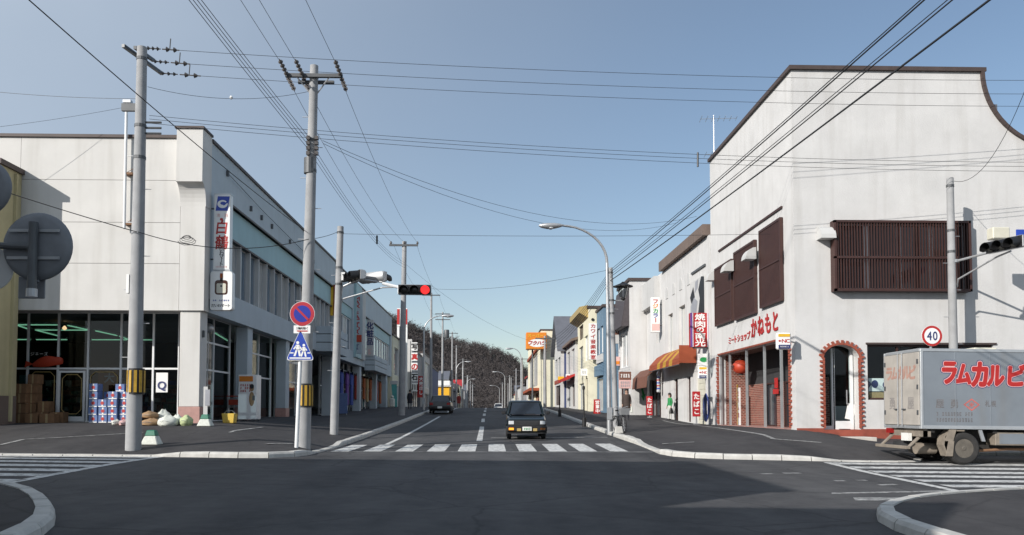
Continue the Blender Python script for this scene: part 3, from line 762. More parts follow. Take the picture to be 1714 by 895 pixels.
# posters and print on the panes
def poster(name, c, right, w, h, m, label, parent=None, kids=()):
    mb = MB(); poly(mb, c, right, ZU_, [(-w/2, -h/2), (w/2, -h/2), (w/2, h/2), (-w/2, h/2)]); n_ = V3(right).cross(ZU_)
    mb2 = MB(); rr = V3(right).normalized(); q = [V3(c)+rr*a*w/2+ZU_*b*h/2 for a, b in ((-1,-1),(1,-1),(1,1),(-1,1))]
    mb2.hexa([p-n_*.004 for p in q], [p+n_*.004 for p in q]); o = mb2.obj(name, m, parent)
    if parent is None: tag(o, label, 'poster')
    elif label: o['label'] = label
    return o
po = poster('poster', at(271, 640, GY-.03), XR_, 16/1333*30.7*1.2, .75, 'sign_white', 'white poster with a round black mark in the store window', None)
letters('lettering', 'Q', at(271, 646, GY-.04), XR_, ZU_, .42, 'letter_navy', po, bold=.03, off=.012)
po = poster('poster', at(58, 645, GY+.08), XR_, .26, .8, 'sign_white', 'tall pale blue-white notice low in the left window', None)
po = poster('poster', at(40, 638, GY+.08), XR_, .35, .5, 'banner_teal', 'pale blue notice at the far left of the shop front', None)
po = poster('poster', at(183, 635, GY+.08), XR_, .85, .75, 'cloth_rust', 'rusty red poster behind glass above the blue cartons', None)
letters('lettering', '大', at(183, 632, GY+.06), XR_, ZU_, .4, 'sign_white', po, bold=.03, off=.01)
sc_ = at(68, 592, GY-.045); letters('pane_lettering', 'ジェーズ', sc_-XR_*.3, XR_, ZU_, .16, 'sign_white', A, bold=0, off=.01)
# red fish-shaped display on the transom
f0 = at(80, 607, GY-.16); mbf = MB(); ring = []
for k in range(9):
    t = k/8; x = f0.x-.55+1.1*t; hgt = .06+.15*math.sin(math.pi*min(1, t*1.05))**.8+(.05 if t > .85 else 0); ring.append([(x, f0.y+math.cos(a)*hgt*.45, 3.28+hgt*.5+.12*t+math.sin(a)*hgt) for a in [2*math.pi*j/10 for j in range(10)]])
mbf.loft(ring); fo = tag(mbf.obj('fish_ornament', 'plastic_red', smooth=True), 'red fish-shaped ornament resting on the shop front rail', 'ornament')
MB().prism([(f0.x-.55, 3.34), (f0.x-.85, 3.22), (f0.x-.8, 3.46)], 'y', f0.y-.02, f0.y+.02).obj('tail_fin', 'plastic_red', fo)

# store signs at the corner (blade signs facing the crossing)
sg = thing('vertical_sign', at(371, 520, 29.6), 'tall white vertical sign with red calligraphy and blue emblem above the corner', 'sign')
a = at(361, 327, 29.6); b = at(385, 452, 29.6)
x0, x1, z1, z0 = a.x+.0, b.x+.03, a.z, b.z
MB().box(x0, x1, 29.45, 29.75, z0, z1).obj('panel', 'sign_white', sg, bevel=.015)
MB().box(x0-.015, x1+.015, 29.46, 29.74, z1, z1+.04).obj('frame', 'alu', sg); MB().box(x0-.015, x1+.015, 29.46, 29.74, z0-.04, z0).obj('frame', 'alu', sg)
for z in (z0+.4, z1-.5): MB().tube([(XL-.05, 29.6, z), (x0+.02, 29.6, z)], .03, 6).obj('bracket', 'steel_dark', sg)
cx = (x0+x1)/2; wS = x1-x0; yS = 29.45
mb = MB(); poly(mb, (cx, yS, z1-.36), XR_, ZU_, [(-.24, -.25), (.20, -.25), (.27, .29), (-.17, .29)], off=.004); em = mb.obj('emblem', 'sign_blue', sg, fix=False)
mb = MB(); disc(mb, (cx+.01, yS, z1-.36), XR_, ZU_, .19, .15, off=.008); mb.obj('emblem_bird', 'sign_white', em, fix=False)
mb = MB(); disc(mb, (cx+.03, yS, z1-.33), XR_, ZU_, .10, .06, off=.011); poly(mb, (cx, yS, z1-.36), XR_, ZU_, [(.02, -.02), (.2, .12), (.2, .05), (.06, -.06)], off=.012); mb.obj('emblem_wing', 'sign_blue', em, fix=False)
letters('small_lettering', '清酒', (cx-.14, yS, z1-.78), XR_, ZU_, .14, 'faint_pink', sg, step=.28, bold=.01)
letters('red_lettering', '白鶴', (cx, yS, z1-1.22), XR_, ZU_, .55, 'letter_red', sg, step=.56, vertical=True, bold=.025, wide=.9, slant=.12)
mb = MB(); disc(mb, (cx-.02, yS, z1-.93), XR_, ZU_, .06, .05, off=.006); mb.obj('red_dot', 'letter_red', sg, fix=False)
letters('black_lettering', 'だいわマート', (cx, yS, z1-1.92), XR_, ZU_, .2, 'letter_black', sg, step=.135, vertical=True, bold=.015, wide=.9)
scribble('fine_print', (cx, yS, z0+.1), XR_, ZU_, .42, .08, 1, 'faint_pink', sg, 3)
bs = thing('bottle_sign', at(371, 520, 29.6), 'white rounded sign picturing a dark bottle, below the vertical sign', 'sign')
a = at(355, 455, 29.6); b = at(391, 520, 29.6); x0, x1, z1, z0 = a.x, b.x, a.z, b.z
mb = MB(); rr = .1; pts = []
for cx_, cz_, s0 in ((x1-rr, z1-rr, 0), (x0+rr, z1-rr, 90), (x0+rr, z0+rr, 180), (x1-rr, z0+rr, 270)):
    pts += [(cx_+rr*math.cos(R(s0+30*k)), cz_+rr*math.sin(R(s0+30*k))) for k in range(4)]
mb.prism(pts, 'y', 29.42, 29.72); mb.obj('panel', 'sign_white', bs, bevel=.01)
MB().box(XL-.05, x0+.02, 29.5, 29.66, (z0+z1)/2-.3, (z0+z1)/2+.3).obj('bracket', 'pale', bs)
c = Vector(((x0+x1)/2, 29.42, (z0+z1)/2+.12))
def bottle_pts(w, h, r):
    p = []
    for sx, sz, s0 in ((w-r, h-r, 0), (-w+r, h-r, 90), (-w+r, -h+r, 180), (w-r, -h+r, 270)): p += [(sx+r*math.cos(R(s0+30*k)), sz+r*math.sin(R(s0+30*k))) for k in range(4)]
    return p
mb = MB(); poly(mb, c, XR_, ZU_, bottle_pts(.235, .27, .1), off=.004); poly(mb, c+ZU_*.37, XR_, ZU_, [(-.05, -.14), (.05, -.14), (.045, .12), (-.045, .12)], off=.004); bo = mb.obj('bottle_picture', 'amber_bottle', bs, fix=False)
mb = MB(); poly(mb, c-ZU_*.03, XR_, ZU_, bottle_pts(.17, .18, .05), off=.008); lb = mb.obj('bottle_label', 'shutter_cream', bo, fix=False)
mb = MB(); disc(mb, c+ZU_*.05, XR_, ZU_, .035, off=.011); mb.obj('label_crest', 'letter_black', bo, fix=False)
mb = MB(); poly(mb, c+ZU_*.43, XR_, ZU_, [(-.055, -.07), (.055, -.07), (.05, .09), (-.05, .09)], off=.008); mb.obj('bottle_cap', 'cloth_rust', bo, fix=False)
scribble('blue_print', (c.x, c.y, z0+.36), XR_, ZU_, .62, .07, 1, 'cloth_blue', bs, 5)
letters('lettering', 'だいわマート', (c.x-.29, c.y, z0+.17), XR_, ZU_, .13, 'letter_black', bs, step=.117, bold=.025)

# entrance canopy bands (stepped, with two dark grooves)
def canopy(name, parent, y0, y1, xo, z0, z1):
    c_ = MB(); n_ = 3; h = (z1-z0)/n_
    for k in range(n_): c_.box(XL, xo-.06*0, y0, y1, z0+h*k+(.05 if k else 0), z0+h*(k+1))
    o = c_.obj(name, 'grey_green', parent)
    for k in range(1, n_): MB().box(XL, xo-.06, y0+.06, y1-.06, z0+h*k-.001, z0+h*k+.051).obj('groove', 'black', o)
    return o
canopy('canopy', A, 47.6, 53.0, -9.45, 5.15, 6.65)
# second building of the row
Bd = thing('department_store', (XL, 66, 1.3), 'pale green two-storey drapery store beyond the corner store', 'store')
YB = 84.0; ZB = 11.45
mb = wallx(MB(), XL-.4, .4, YA+.02, YB, 5.2, ZB, [(54.2, 60.2, 6.1, 9.3), (65.4, 83.0, 6.3, 9.4)]); mb.obj('wall', 'grey_green', Bd)
bxo('coping', 'coping', Bd, XL-.4, XL+.06, YA+.02, YB+.05, ZB, ZB+.12)
bxo('pilaster', 'teal_panel', Bd, XL, XL+.18, 60.6, 63.2, 5.7, ZB-.1); bxo('pilaster', 'pale', Bd, XL, XL+.22, 63.6, 65.0, 5.7, ZB-.25)
bxo('spandrel', 'teal_panel', Bd, XL-.38, XL-.1, 65.4, 83.0, 8.4, 9.4); bxo('drip_line', 'coping', Bd, XL-.1, XL+.05, 65.3, 83.0, 9.4, 9.48)
bxo('spandrel', 'teal_panel', Bd, XL-.38, XL-.1, 54.2, 60.2, 8.5, 9.3)
for k in range(4): window(Bd, 'x', XL-.18, 1, 54.25+k*1.48, 54.25+(k+1)*1.48-.06, 6.12, 8.48, 'white_metal', 'pane_blue' if k % 2 else 'pane_pale', 1, 0, .06, .1)
for k in range(10): window(Bd, 'x', XL-.18, 1, 65.5+k*1.74, 65.5+(k+1)*1.74-.08, 6.32, 8.38, 'white_metal', 'pane_blue' if k % 3 else 'pane_pale', 1, 0, .06, .1)
bxo('end_wall', 'grey_green', Bd, -24, XL-.4, YB-.3, YB-.02, 1, ZB); bxo('end_wall', 'grey_green', Bd, -24, XL-.42, YA+.05, YA+.3, 5.4, ZB)
bxo('roof', 'roof_tin', Bd, -24, XL-.4, YA+.3, YB-.3, ZB-.4, ZB-.2); bxo('soffit', 'pale', Bd, -24, XL-.41, YA+.02, YB-.3, 5.35, 5.45)
canopy('canopy', Bd, 66.0, 74.0, -9.5, 4.95, 6.2)
for y0 in (52.6, 64.2, 73.4, 80.5): bxo('column', 'grey_green', Bd, -11.05, -10.45, y0, y0+.8, .9, 5.2, bevel=.02)
glazing(Bd, 'x', -11.4, 1, [53.5, 55.7, 57.9, 60.1, 62.2, 64.1], [1.35, 3.3, 5.35]); glazing(Bd, 'x', -11.4, 1, [65.1, 67.2, 69.3, 71.4, 73.3], [1.5, 3.4, 5.35])
glazing(Bd, 'x', -11.4, 1, [74.3, 76.4, 78.5, 80.4], [1.6, 3.5, 5.35])
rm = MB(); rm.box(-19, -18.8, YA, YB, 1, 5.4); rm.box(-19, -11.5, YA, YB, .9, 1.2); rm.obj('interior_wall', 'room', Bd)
# garments hung outside under the canopy
cl = ['cloth_red', 'cloth_blue', 'cloth_purple', 'cloth_blue', 'cloth_red', 'cloth_rust', 'cloth_rust', 'cloth_tan', 'cloth_rust', 'cloth_tan', 'cloth_red', 'cloth_rust']
cw = {'cloth_red': 'red', 'cloth_blue': 'blue', 'cloth_purple': 'purple', 'cloth_rust': 'rust orange', 'cloth_tan': 'tan'}
ords = ['nearest', 'second', 'third', 'fourth', 'fifth', 'sixth', 'seventh', 'eighth', 'ninth', 'tenth', 'eleventh', 'farthest']
rl = thing('clothes_rail', (-10.75, 66, 1.3), 'steel clothes rail under the soffit of the drapery store', 'rail')
MB().tube([(-10.75, 55, 4.55), (-10.75, 79.5, 4.6)], .025, 6).obj('bar', 'steel', rl)
for y in (55.1, 61, 67, 73, 79.4): MB().tube([(-10.75, y, 4.55), (-10.75, y, 5.3)], .02, 6).obj('hanger_rod', 'steel', rl)
for k in range(12):
    y = 56.2+k*2.0+random.uniform(-.2, .2); L_ = random.uniform(1.7, 2.6); zt_ = 4.5; wd = .55
    mb = MB(); prof = [(-.12, 0), (.12, 0), (.45, -.12), (wd, -.9), (.40, -.95), (.33, -.4), (.42, -L_), (0, -L_-.05), (-.42, -L_), (-.33, -.4), (-.40, -.95), (-wd, -.9), (-.45, -.12)]
    mb.prism([(y+p[0], zt_+p[1]) for p in prof], 'x', -10.82, -10.68)
    G = mb.obj('garment', cl[k], bevel=.03); tag(G, ords[k]+' garment on the drapery rail, '+cw[cl[k]]+' cloth', 'garment', 'garments hung outside')
# blade signs on the second building
def blade(name, px0, py0, px1, py1, Y, m, label, depth=.18, brk=None):
    a = at(px0, py0, Y); b = at(px1, py1, Y); T = thing(name, ((a.x+b.x)/2, Y, b.z), label, 'sign')
    MB().box(a.x, b.x, Y-depth/2, Y+depth/2, b.z, a.z).obj('panel', m, T, bevel=.01)
    if brk is not None:
        for z in (b.z+(a.z-b.z)*.2, b.z+(a.z-b.z)*.8): MB().tube([(brk, Y, z), ((a.x+b.x)/2, Y, z)], .03, 6).obj('bracket', 'steel_dark', T)
    return T, a, b
T, a, b = blade('cosmetics_sign', 591, 494, 606, 592, 61, 'grey_green', 'narrow vertical cosmetics sign with red capital letters on the drapery store', brk=XL)
h = a.z-b.z; cx = (a.x+b.x)/2
letters('red_lettering', 'MAX FACTOR', (cx, 60.91, a.z-.28), XR_, ZU_, .42, 'letter_red', T, step=.285, vertical=True, bold=.03, wide=1.2)
MB().box(a.x+.02, b.x-.02, 60.85, 60.9, b.z+h*.2, b.z+h*.32).obj('red_box', 'plastic_red', T)
scribble('blue_print', (cx, 60.91, b.z+h*.09), XR_, ZU_, .4, h*.15, 3, 'letter_navy', T, 8, cols=1)
T, a, b = blade('navy_sign', 614, 535, 625, 596, 66, 'pale', 'narrow vertical sign with dark blue characters on the drapery store', brk=XL)
letters('navy_lettering', '化粧品', ((a.x+b.x)/2, 65.9, a.z-.5), XR_, ZU_, .62, 'letter_navy', T, step=.66, vertical=True, bold=.04)
scribble('pink_print', ((a.x+b.x)/2, 65.9, b.z+.35), XR_, ZU_, .4, .5, 2, 'faint_pink', T, 9, cols=1)
T, a, b = blade('yellow_sign', 553.5, 477, 561, 528, 52.5, 'sign_yellow', 'slim yellow vertical sign with dark red edge behind the signal pole', brk=XL)
MB().box(b.x-.1, b.x+.02, 52.38, 52.62, b.z, a.z+.02).obj('edge_strip', 'cloth_red', T)
T, a, b = blade('plain_box_sign', 543, 474, 555, 493, 53, 'teal_panel', 'small plain teal box sign on the store wall behind the signal pole', depth=.6, brk=XL)

# ochre building at the far left edge
Y_ = thing('ochre_building', (-22, 28, 1), 'ochre plastered building with dark brown coping at the left edge', 'building')
XO = at(38, 290, YF).x
bxo('wall', 'ochre', Y_, -34, XO, 27.7, YF-.05, 2.1, 10.1); bxo('plinth', 'brown_wall', Y_, -34, XO+.02, 27.68, YF-.05, .6, 2.1)
MB().box(-34, XO+.1, 27.55, YF-.04, 10.1, 10.28).obj('coping', 'coping', Y_); bxo('drain_pipe', 'ochre', Y_, XO, XO+.1, 28.5, 28.6, 1.2, 10.0)
for k in range(3): window(Y_, 'y', 27.69, -1, -33+k*5, -30.5+k*5, 5.5, 7.5, 'alu', 'pane_dark', 2)

# ================================================================== MEAT SHOP ON THE RIGHT CORNER
XM = 10.49; YM = 27.0; YE = 37.3; ZR = 13.45
Mt = thing('meat_shop', (14, 32, .9), 'tall white stucco meat shop on the right corner with brick edged arch', 'shop')
# opening on the street side and its soffit height
OY0, OY1, OZ = 27.5, 36.3, 4.12
FS = .93
mb = wallx(MB(), XM, .35, YM, YE, FS-.5, ZR, [(OY0, OY1, FS-.5, OZ)]); mb.obj('street_wall', 'stucco', Mt)
# front wall with arch and window, roof edge with concave quarter circle
AX0, AX1, AZ = at(1378, 600, YM).x, at(1438, 600, YM).x, 3.35         # arch springing
acx = (AX0+AX1)/2; ar = (AX1-AX0)/2; rise = .48
WX0, WX1, WZ0, WZ1 = 12.98, 17.4, 1.95, 3.86
GX0, GX1, GZ0, GZ1 = 11.76, 16.52, 5.66, 8.1
archN = 14
apts = [(acx-ar*math.cos(math.pi*k/archN), AZ+rise*math.sin(math.pi*k/archN)) for k in range(archN+1)]
rc = 2.6; XA = 17.3
top = [(XM+.35, ZR), (XA, ZR)]+[(XA+rc*(1-math.cos(R(90*k/12))), ZR-rc*math.sin(R(90*k/12))) for k in range(1, 13)]
XE = 26
mb = MB(); t_ = .35
xs0 = XM+.35
# lower band pieces around the arch and window
def fb(x0, x1, z0, z1): mb.box(x0, x1, YM, YM+t_, z0, z1)
ZB0 = .3
fb(xs0, AX0, ZB0, 4.3); fb(AX1, WX0, ZB0, 4.3); fb(WX0, WX1, ZB0, WZ0); fb(WX0, WX1, WZ1, 4.3); fb(WX1, XE, ZB0, 4.3)
mb.prism([(AX0, 4.3)]+apts+[(AX1, 4.3)], 'y', YM, YM+t_)
fb(xs0, XE, 4.3, 8.3)
mb.prism([(xs0, 8.3), (XE, 8.3), (XE, ZR-rc)]+top[::-1], 'y', YM, YM+t_)
mb.obj('front_wall', 'stucco', Mt)
# copings: straight runs and the curved sweep
bxo('coping', 'coping', Mt, XM-.1, XA+.06, YM-.1, YM+t_+.05, ZR, ZR+.14); bxo('coping', 'coping', Mt, XM-.1, XM+.4, YM+t_+.05, YE+.05, ZR, ZR+.14)
cv = MB()
arcp = [(XA+rc*(1-math.cos(R(90*k/16))), ZR-rc*math.sin(R(90*k/16))) for k in range(17)]
for (a, b), (c, d) in zip(arcp, arcp[1:]):
    n0 = Vector((d-b, -(c-a))).normalized()*-.12
    cv.prism([(a, b), (c, d), (c-n0.x, d-n0.y), (a-n0.x, b-n0.y)], 'y', YM-.1, YM+t_+.05)
cv.obj('coping_curve', 'coping', Mt); bxo('coping', 'coping', Mt, XA+rc, XE, YM-.1, YM+t_, ZR-rc, ZR-rc+.12)
bxo('roof', 'roof_tin', Mt, XM+.35, 18, YM+t_, YE, ZR-1.2, ZR-1.0); bxo('end_wall', 'stucco', Mt, XM+.35, 26, YE-.3, YE-.02, .5, ZR-.2)
bxo('side_wall', 'stucco', Mt, XE-.3, XE, YM+t_, YE-.3, .2, ZR-rc-.1)
bxo('trim_strip', 'wood_brown', Mt, XM-.06, XM, 28.0, 35.9, 8.84, 8.92)
bxo('plinth', 'red_plinth', Mt, xs0-.35, AX0-.02, YM-.05, YM-.002, .35, .98); bxo('plinth', 'red_plinth', Mt, AX1+.02, XE, YM-.05, YM-.002, -.1, .95)
bxo('doorway_base', 'red_plinth', Mt, AX0-.02, AX1+.02, YM-.045, YM+.6, .2, .93)
bxo('threshold', 'pink_tile', Mt, XM-.06, XM+1.0, OY0, OY1, .5, .95)
bxo('step', 'step', Mt, at(1372, 735, YM-.9).x, at(1466, 735, YM-.9).x, YM-1.0, YM-.07, .1, .70, bevel=.02)
# toothed brick edging of the arch and of the shop opening
bk = MB().box(-.1, .1, -.045, .045, 0, .065).obj('brick', 'brick_edge', Mt, origin=Vector((0,0,0))); first = [bk]
def brick_at(p, rot=None, sc=None):
    if first: o = first.pop(); o.location = V3(p)-ORG[Mt.name]; ORG[o.name] = V3(p); o.rotation_euler = rot or (0,0,0); o.scale = sc or (1,1,1)
    else: inst(bk, 'brick', p, Mt, rot, sc)
z = .98; k = 0
while z < AZ:
    for sgn, xx in ((-1, AX0), (1, AX1)): brick_at((xx+sgn*(.05 if k % 2 else .0), YM-.02, z), None, (.8, 1, 1) if k % 2 else (.3, 1, 1.2))
    z += .078; k += 1
for j in range(27):
    a = math.pi*(j+.5)/27; p = (acx-(ar+.04+.05*(j % 2))*math.cos(a), YM-.02, AZ+(rise+.04+.05*(j % 2))*math.sin(a))
    brick_at(p, (0, a, 0), (.8 if j % 2 else .35, 1, 1.15))
z = .98; k = 0
while z < OZ-.05:
    for sgn, yy in ((1, OY1), (-1, OY0)): brick_at((XM-.02, yy+sgn*(.05 if k % 2 else .0), z), (0, 0, R(90)), (.8, 1, 1.2) if k % 2 else (.3, 1, 1.4))
    z += .1; k += 1
bxo('opening_trim', 'brick_edge', Mt, XM-.03, XM-.002, OY0, OY1, OZ, OZ+.07)
# recessed street front: brick-faced wall, posts, door, lantern
RX = XM+1.25
bxo('brick_wall', 'brick', Mt, RX, RX+.2, 31.4, 32.3, .9, 2.75); bxo('brick_wall', 'brick', Mt, RX, RX+.2, 33.6, 37, .9, 2.75); window(Mt, 'x', RX-.01, -1, 32.32, 33.58, .93, 2.75, 'wood_brown', 'pane_dark', 1, 0, name='door'); bxo('brick_wall', 'brick', Mt, RX, RX+.2, 29.5, 30.0, .9, 2.75); bxo('brick_wall', 'brick', Mt, RX, RX+.2, 27.7, 28.2, .9, 2.75)
bxo('upper_shade_panel', 'room', Mt, RX+.02, RX+.06, 27.7, 36.9, 2.75, OZ+.02); bxo('return_wall', 'brick', Mt, XM+.35, RX+.1, OY1+.02, OY1+.4, .9, OZ); bxo('opening_soffit', 'brown_wall', Mt, XM+.35, RX+.3, 27.6, YE-.35, OZ+.02, OZ+.1)  # dark upper panel stands in for the shade high in the recess
window(Mt, 'x', RX-.01, -1, 30.02, 31.38, .93, 2.75, 'wood_brown', 'pane_dark', 1, 1, name='door'); window(Mt, 'x', RX-.01, -1, 28.22, 29.48, .93, 2.75, 'gold', 'pane_dark', 2, 1, name='door')
ys = [ax(p, 620, XM+.12).y for p in (1222, 1250, 1280, 1308)]
for y in [27.7]+ys[::-1]+[OY1-.05]: bxo('shop_post', 'alu', Mt, XM+.08, XM+.16, y-.05, y+.05, .95, OZ)
lt = thing('paper_lantern', ax(1240, 620, XM+.5), 'round red paper lantern hanging in the meat shop front', 'lantern')
c = ax(1240, 614, XM+.5); MB().lathe([(.1, -.3), (.22, -.26), (.34, -.12), (.36, 0), (.34, .12), (.22, .26), (.1, .3)], c, 18).obj('shade', 'plastic_red', lt, smooth=True)
MB().lathe([(.11, .3), (.11, .35)], c, 12).lathe([(.11, -.35), (.11, -.3)], c, 12).obj('rim', 'black', lt); MB().tube([c+ZU_*.35, (c.x, c.y, OZ+.02)], .01, 5).obj('cord', 'cable', lt)
letters('lettering', '焼肉', c+Vector((-.36, .12, .0)), -YF_, ZU_, .2, 'letter_black', lt, bold=.02, off=.01)
vb = thing('menu_board', ax(1236, 700, XM+.6), 'narrow white vertical board with red print in the meat shop front', 'sign')
c = ax(1237, 677, XM+.6); MB().box(c.x-.03, c.x+.03, c.y-.14, c.y+.14, .95, c.z+.75).obj('board', 'sign_white', vb); letters('lettering', '生ラム肉', c+Vector((-.03, 0, .5)), -YF_, ZU_, .26, 'letter_red', vb, step=.32, vertical=True, bold=.02)
MB().box(c.x-.02, c.x+.02, c.y+.17, c.y+.22, .95, c.z+.9).obj('side_strip', 'sign_yellow', vb)
pn_ = thing('red_notice', ax(1297, 655, RX-.1), 'red notice panels on the door of the meat shop', 'notice')
c = ax(1298, 655, RX-.12); MB().box(c.x-.02, c.x+.02, c.y-.3, c.y+.25, c.z-.1, c.z+.1).box(c.x-.02, c.x+.02, c.y-.25, c.y+.05, c.z+.14, c.z+.55).obj('panel', 'letter_red', pn_)
# fascia lettering
zt0 = 4.62
y0 = ax(1222, 577, XM).y; y1 = ax(1254, 568, XM).y
letters('shop_name', 'ミートショップ', (XM, y0, zt0+.02), -YF_, ZU_, .36, 'letter_red', Mt, step=(y0-y1)/6, bold=.02, off=.03, thick=.03, wide=1.25)
y0 = ax(1263, 561, XM).y; y1 = ax(1299, 548, XM).y
letters('shop_name', 'かねもと', (XM, y0, zt0+.25), -YF_, ZU_, .86, 'letter_red', Mt, step=(y0-y1)/3, bold=.035, off=.03, thick=.03, wide=.85)
# brown lattice shutters on the street side
def shutter(y0, y1, z0, z1):
    S = MB(); S.box(XM-.14, XM-.02, y0, y0+.09, z0, z1).box(XM-.14, XM-.02, y1-.09, y1, z0, z1).box(XM-.14, XM-.02, y0+.09, y1-.09, z1-.09, z1).box(XM-.14, XM-.02, y0+.09, y1-.09, z0, z0+.09).box(XM-.145, XM-.02, y0+.09, y1-.09, (z0+z1)/2-.03, (z0+z1)/2+.03)
    s_ = S.obj('lattice_shutter', 'wood_brown', Mt); slat_set(s_, 'x', XM-.12, 1, y0+.1, y1-.1, z0+.09, z1-.09, 26, 'wood_brown', .05, .06)
    bxo('back_board', 'brown_wall', s_, XM-.03, XM-.004, y0+.05, y1-.05, z0+.05, z1-.05)
shutter(27.95, 30.2, 5.5, 8.5); shutter(30.75, 33.4, 5.4, 8.3); shutter(33.75, 36.3, 5.45, 8.12)
def hood(c, nx, nyv, w, name='vent_hood'):
    """quarter-round sheet-metal hood on a wall; nx, nyv = outward normal"""
    n_ = Vector((nx, nyv, 0)); s_ = Vector((-nyv, nx, 0)); rings = []
    for q in (-w/2, w/2): rings.append([V3(c)+s_*q+n_*(.42*math.cos(R(a)))+ZU_*(.46*math.sin(R(a))) for a in (0, 18, 36, 54, 72, 90)]+[V3(c)+s_*q+n_*.0])
    MB().loft(rings).obj(name, 'pale', Mt, smooth=False)
hood(ax(1197, 470, XM), -1, 0, .5); hood(ax(1225, 455, XM-.16), -1, 0, .55); hood(ax(1262, 435, XM-.16), -1, 0, .55)
hood(at(1379, 402, YM), 0, -1, .52)
# front lattice window
S = MB()
for a, b, c, d in ((GX0, GX0+.08, GZ0, GZ1), (GX1-.08, GX1, GZ0, GZ1), (GX0, GX1, GZ1-.08, GZ1), (GX0, GX1, GZ0, GZ0+.08), (GX0, GX1, 6.78, 6.85)): S.box(a, b, YM-.34, YM-.24, c, d)
lw = S.obj('lattice_window', 'wood_brown', Mt); slat_set(lw, 'y', YM-.32, 1, GX0+.08, GX1-.08, GZ0+.08, GZ1-.08, 47, 'wood_brown', .03, .05)
S = MB()
for z in (GZ0, GZ1-.05): S.box(GX0, GX1, YM-.24, YM-.002, z, z+.05)
for x in (GX0, GX1-.05): S.box(x, x+.05, YM-.24, YM-.002, GZ0+.05, GZ1-.05)
S.obj('lattice_return', 'wood_brown', lw)
for k in range(4): window(lw, 'y', YM-.06, -1, GX0+.06+k*1.16, GX0+.06+(k+1)*1.16-.04, GZ0+.06, GZ1-.06, 'alu', 'pane_dark', 1, 1, .07, .055, name='sash')
bxo('window_back', 'wood_brown', lw, GX0+.05, GX1-.05, YM-.012, YM-.003, GZ0+.05, GZ1-.05)
# arch door, its glass, fittings behind
Dr = MB(); dxa = at(1394, 650, YM+.45).x
Dr.box(dxa-.05, dxa+.05, YM+.4, YM+.5, .93, 3.75); Dr.box(AX1-.14, AX1-.04, YM+.4, YM+.5, .93, 3.75); Dr.box(dxa+.05, AX1-.14, YM+.4, YM+.48, .93, 1.22); Dr.box(AX0+.01, dxa-.05, YM+.4, YM+.48, .93, 1.05)
dr = Dr.obj('arch_door', 'white_metal', Mt); bxo('pane', 'glass', dr, dxa+.04, AX1-.13, YM+.445, YM+.455, 1.2, 3.85); bxo('pane', 'glass', dr, AX0, dxa-.04, YM+.445, YM+.455, 1.03, 3.85)
bxo('handle', 'alu', dr, AX1-.3, AX1-.27, YM+.36, YM+.39, 1.8, 2.3); bxo('door_mat', 'black', Mt, dxa+.15, AX1-.35, YM-.0, YM+.35, .932, .95)
bxo('door_jamb', 'stucco', Mt, AX1+.001, AX1+.1, YM+.36, YM+.5, .93, 4.2); bxo('door_jamb', 'stucco', Mt, AX0-.1, AX0-.001, YM+.36, YM+.5, .93, 4.2)
im = MB(); im.box(XM+1.5, XE-.4, YM+6, YM+6.2, .9, 4.4); im.box(XM+1.46, XE-.4, YM+.4, YM+6, 4.32, 4.4); im.box(XM+1.46, XE-.4, YM+.4, YM+6, .86, .92); im.box(XM+1.46, XM+1.5, YM+.4, YM+6, .9, 4.4); im.obj('interior_wall', 'room', Mt)
cs = thing('display_case', (13.2, YM+2.2, .92), 'white glass-topped display case seen through the arched door', 'display case'); MB().box(11.9, 14.5, YM+2.2, YM+2.9, .92, 1.75).obj('body', 'white_enamel', cs); MB().box(11.9, 14.5, YM+2.25, YM+2.85, 1.76, 2.1).obj('glass_top', 'glass_dark', cs)
po = poster('poster', (12.5, YM+.43, 1.55), XR_, .3, .55, 'sign_white', 'tilted white notice at the right of the arched door', None); po.rotation_euler = (0, R(12), 0)
# front window
window(Mt, 'y', YM+.1, -1, WX0+.01, WX1-.01, WZ0+.01, WZ1-.01, 'wood_brown', 'glass', 4, 0, .06, .08, sill=None)
bxo('window_lintel', 'coping', Mt, WX0-.05, WX1+.1, YM-.05, YM-.002, WZ1, WZ1+.06)
wb = thing('window_notice', at(1465, 660, YM+.3), 'white notice with dark blue fish print low in the front window', 'notice')
MB().box(13.1, 14.1, YM+.22, YM+.24, 2.25, 2.7).obj('sheet', 'sign_white', wb); mb = MB(); disc(mb, (13.33, YM+.22, 2.5), XR_, ZU_, .12, .14, 12, off=.005); poly(mb, (13.33, YM+.22, 2.5), XR_, ZU_, [(-.1, 0), (-.22, .12), (-.22, -.14)], off=.006); disc(mb, (13.7, YM+.22, 2.47), XR_, ZU_, .1, .12, 12, off=.005); mb.obj('fish_print', 'letter_navy', wb, fix=False)
MB().box(13.05, 14.2, YM+.2, YM+.5, 1.99, 2.22).obj('wooden_box', 'cloth_tan', wb)
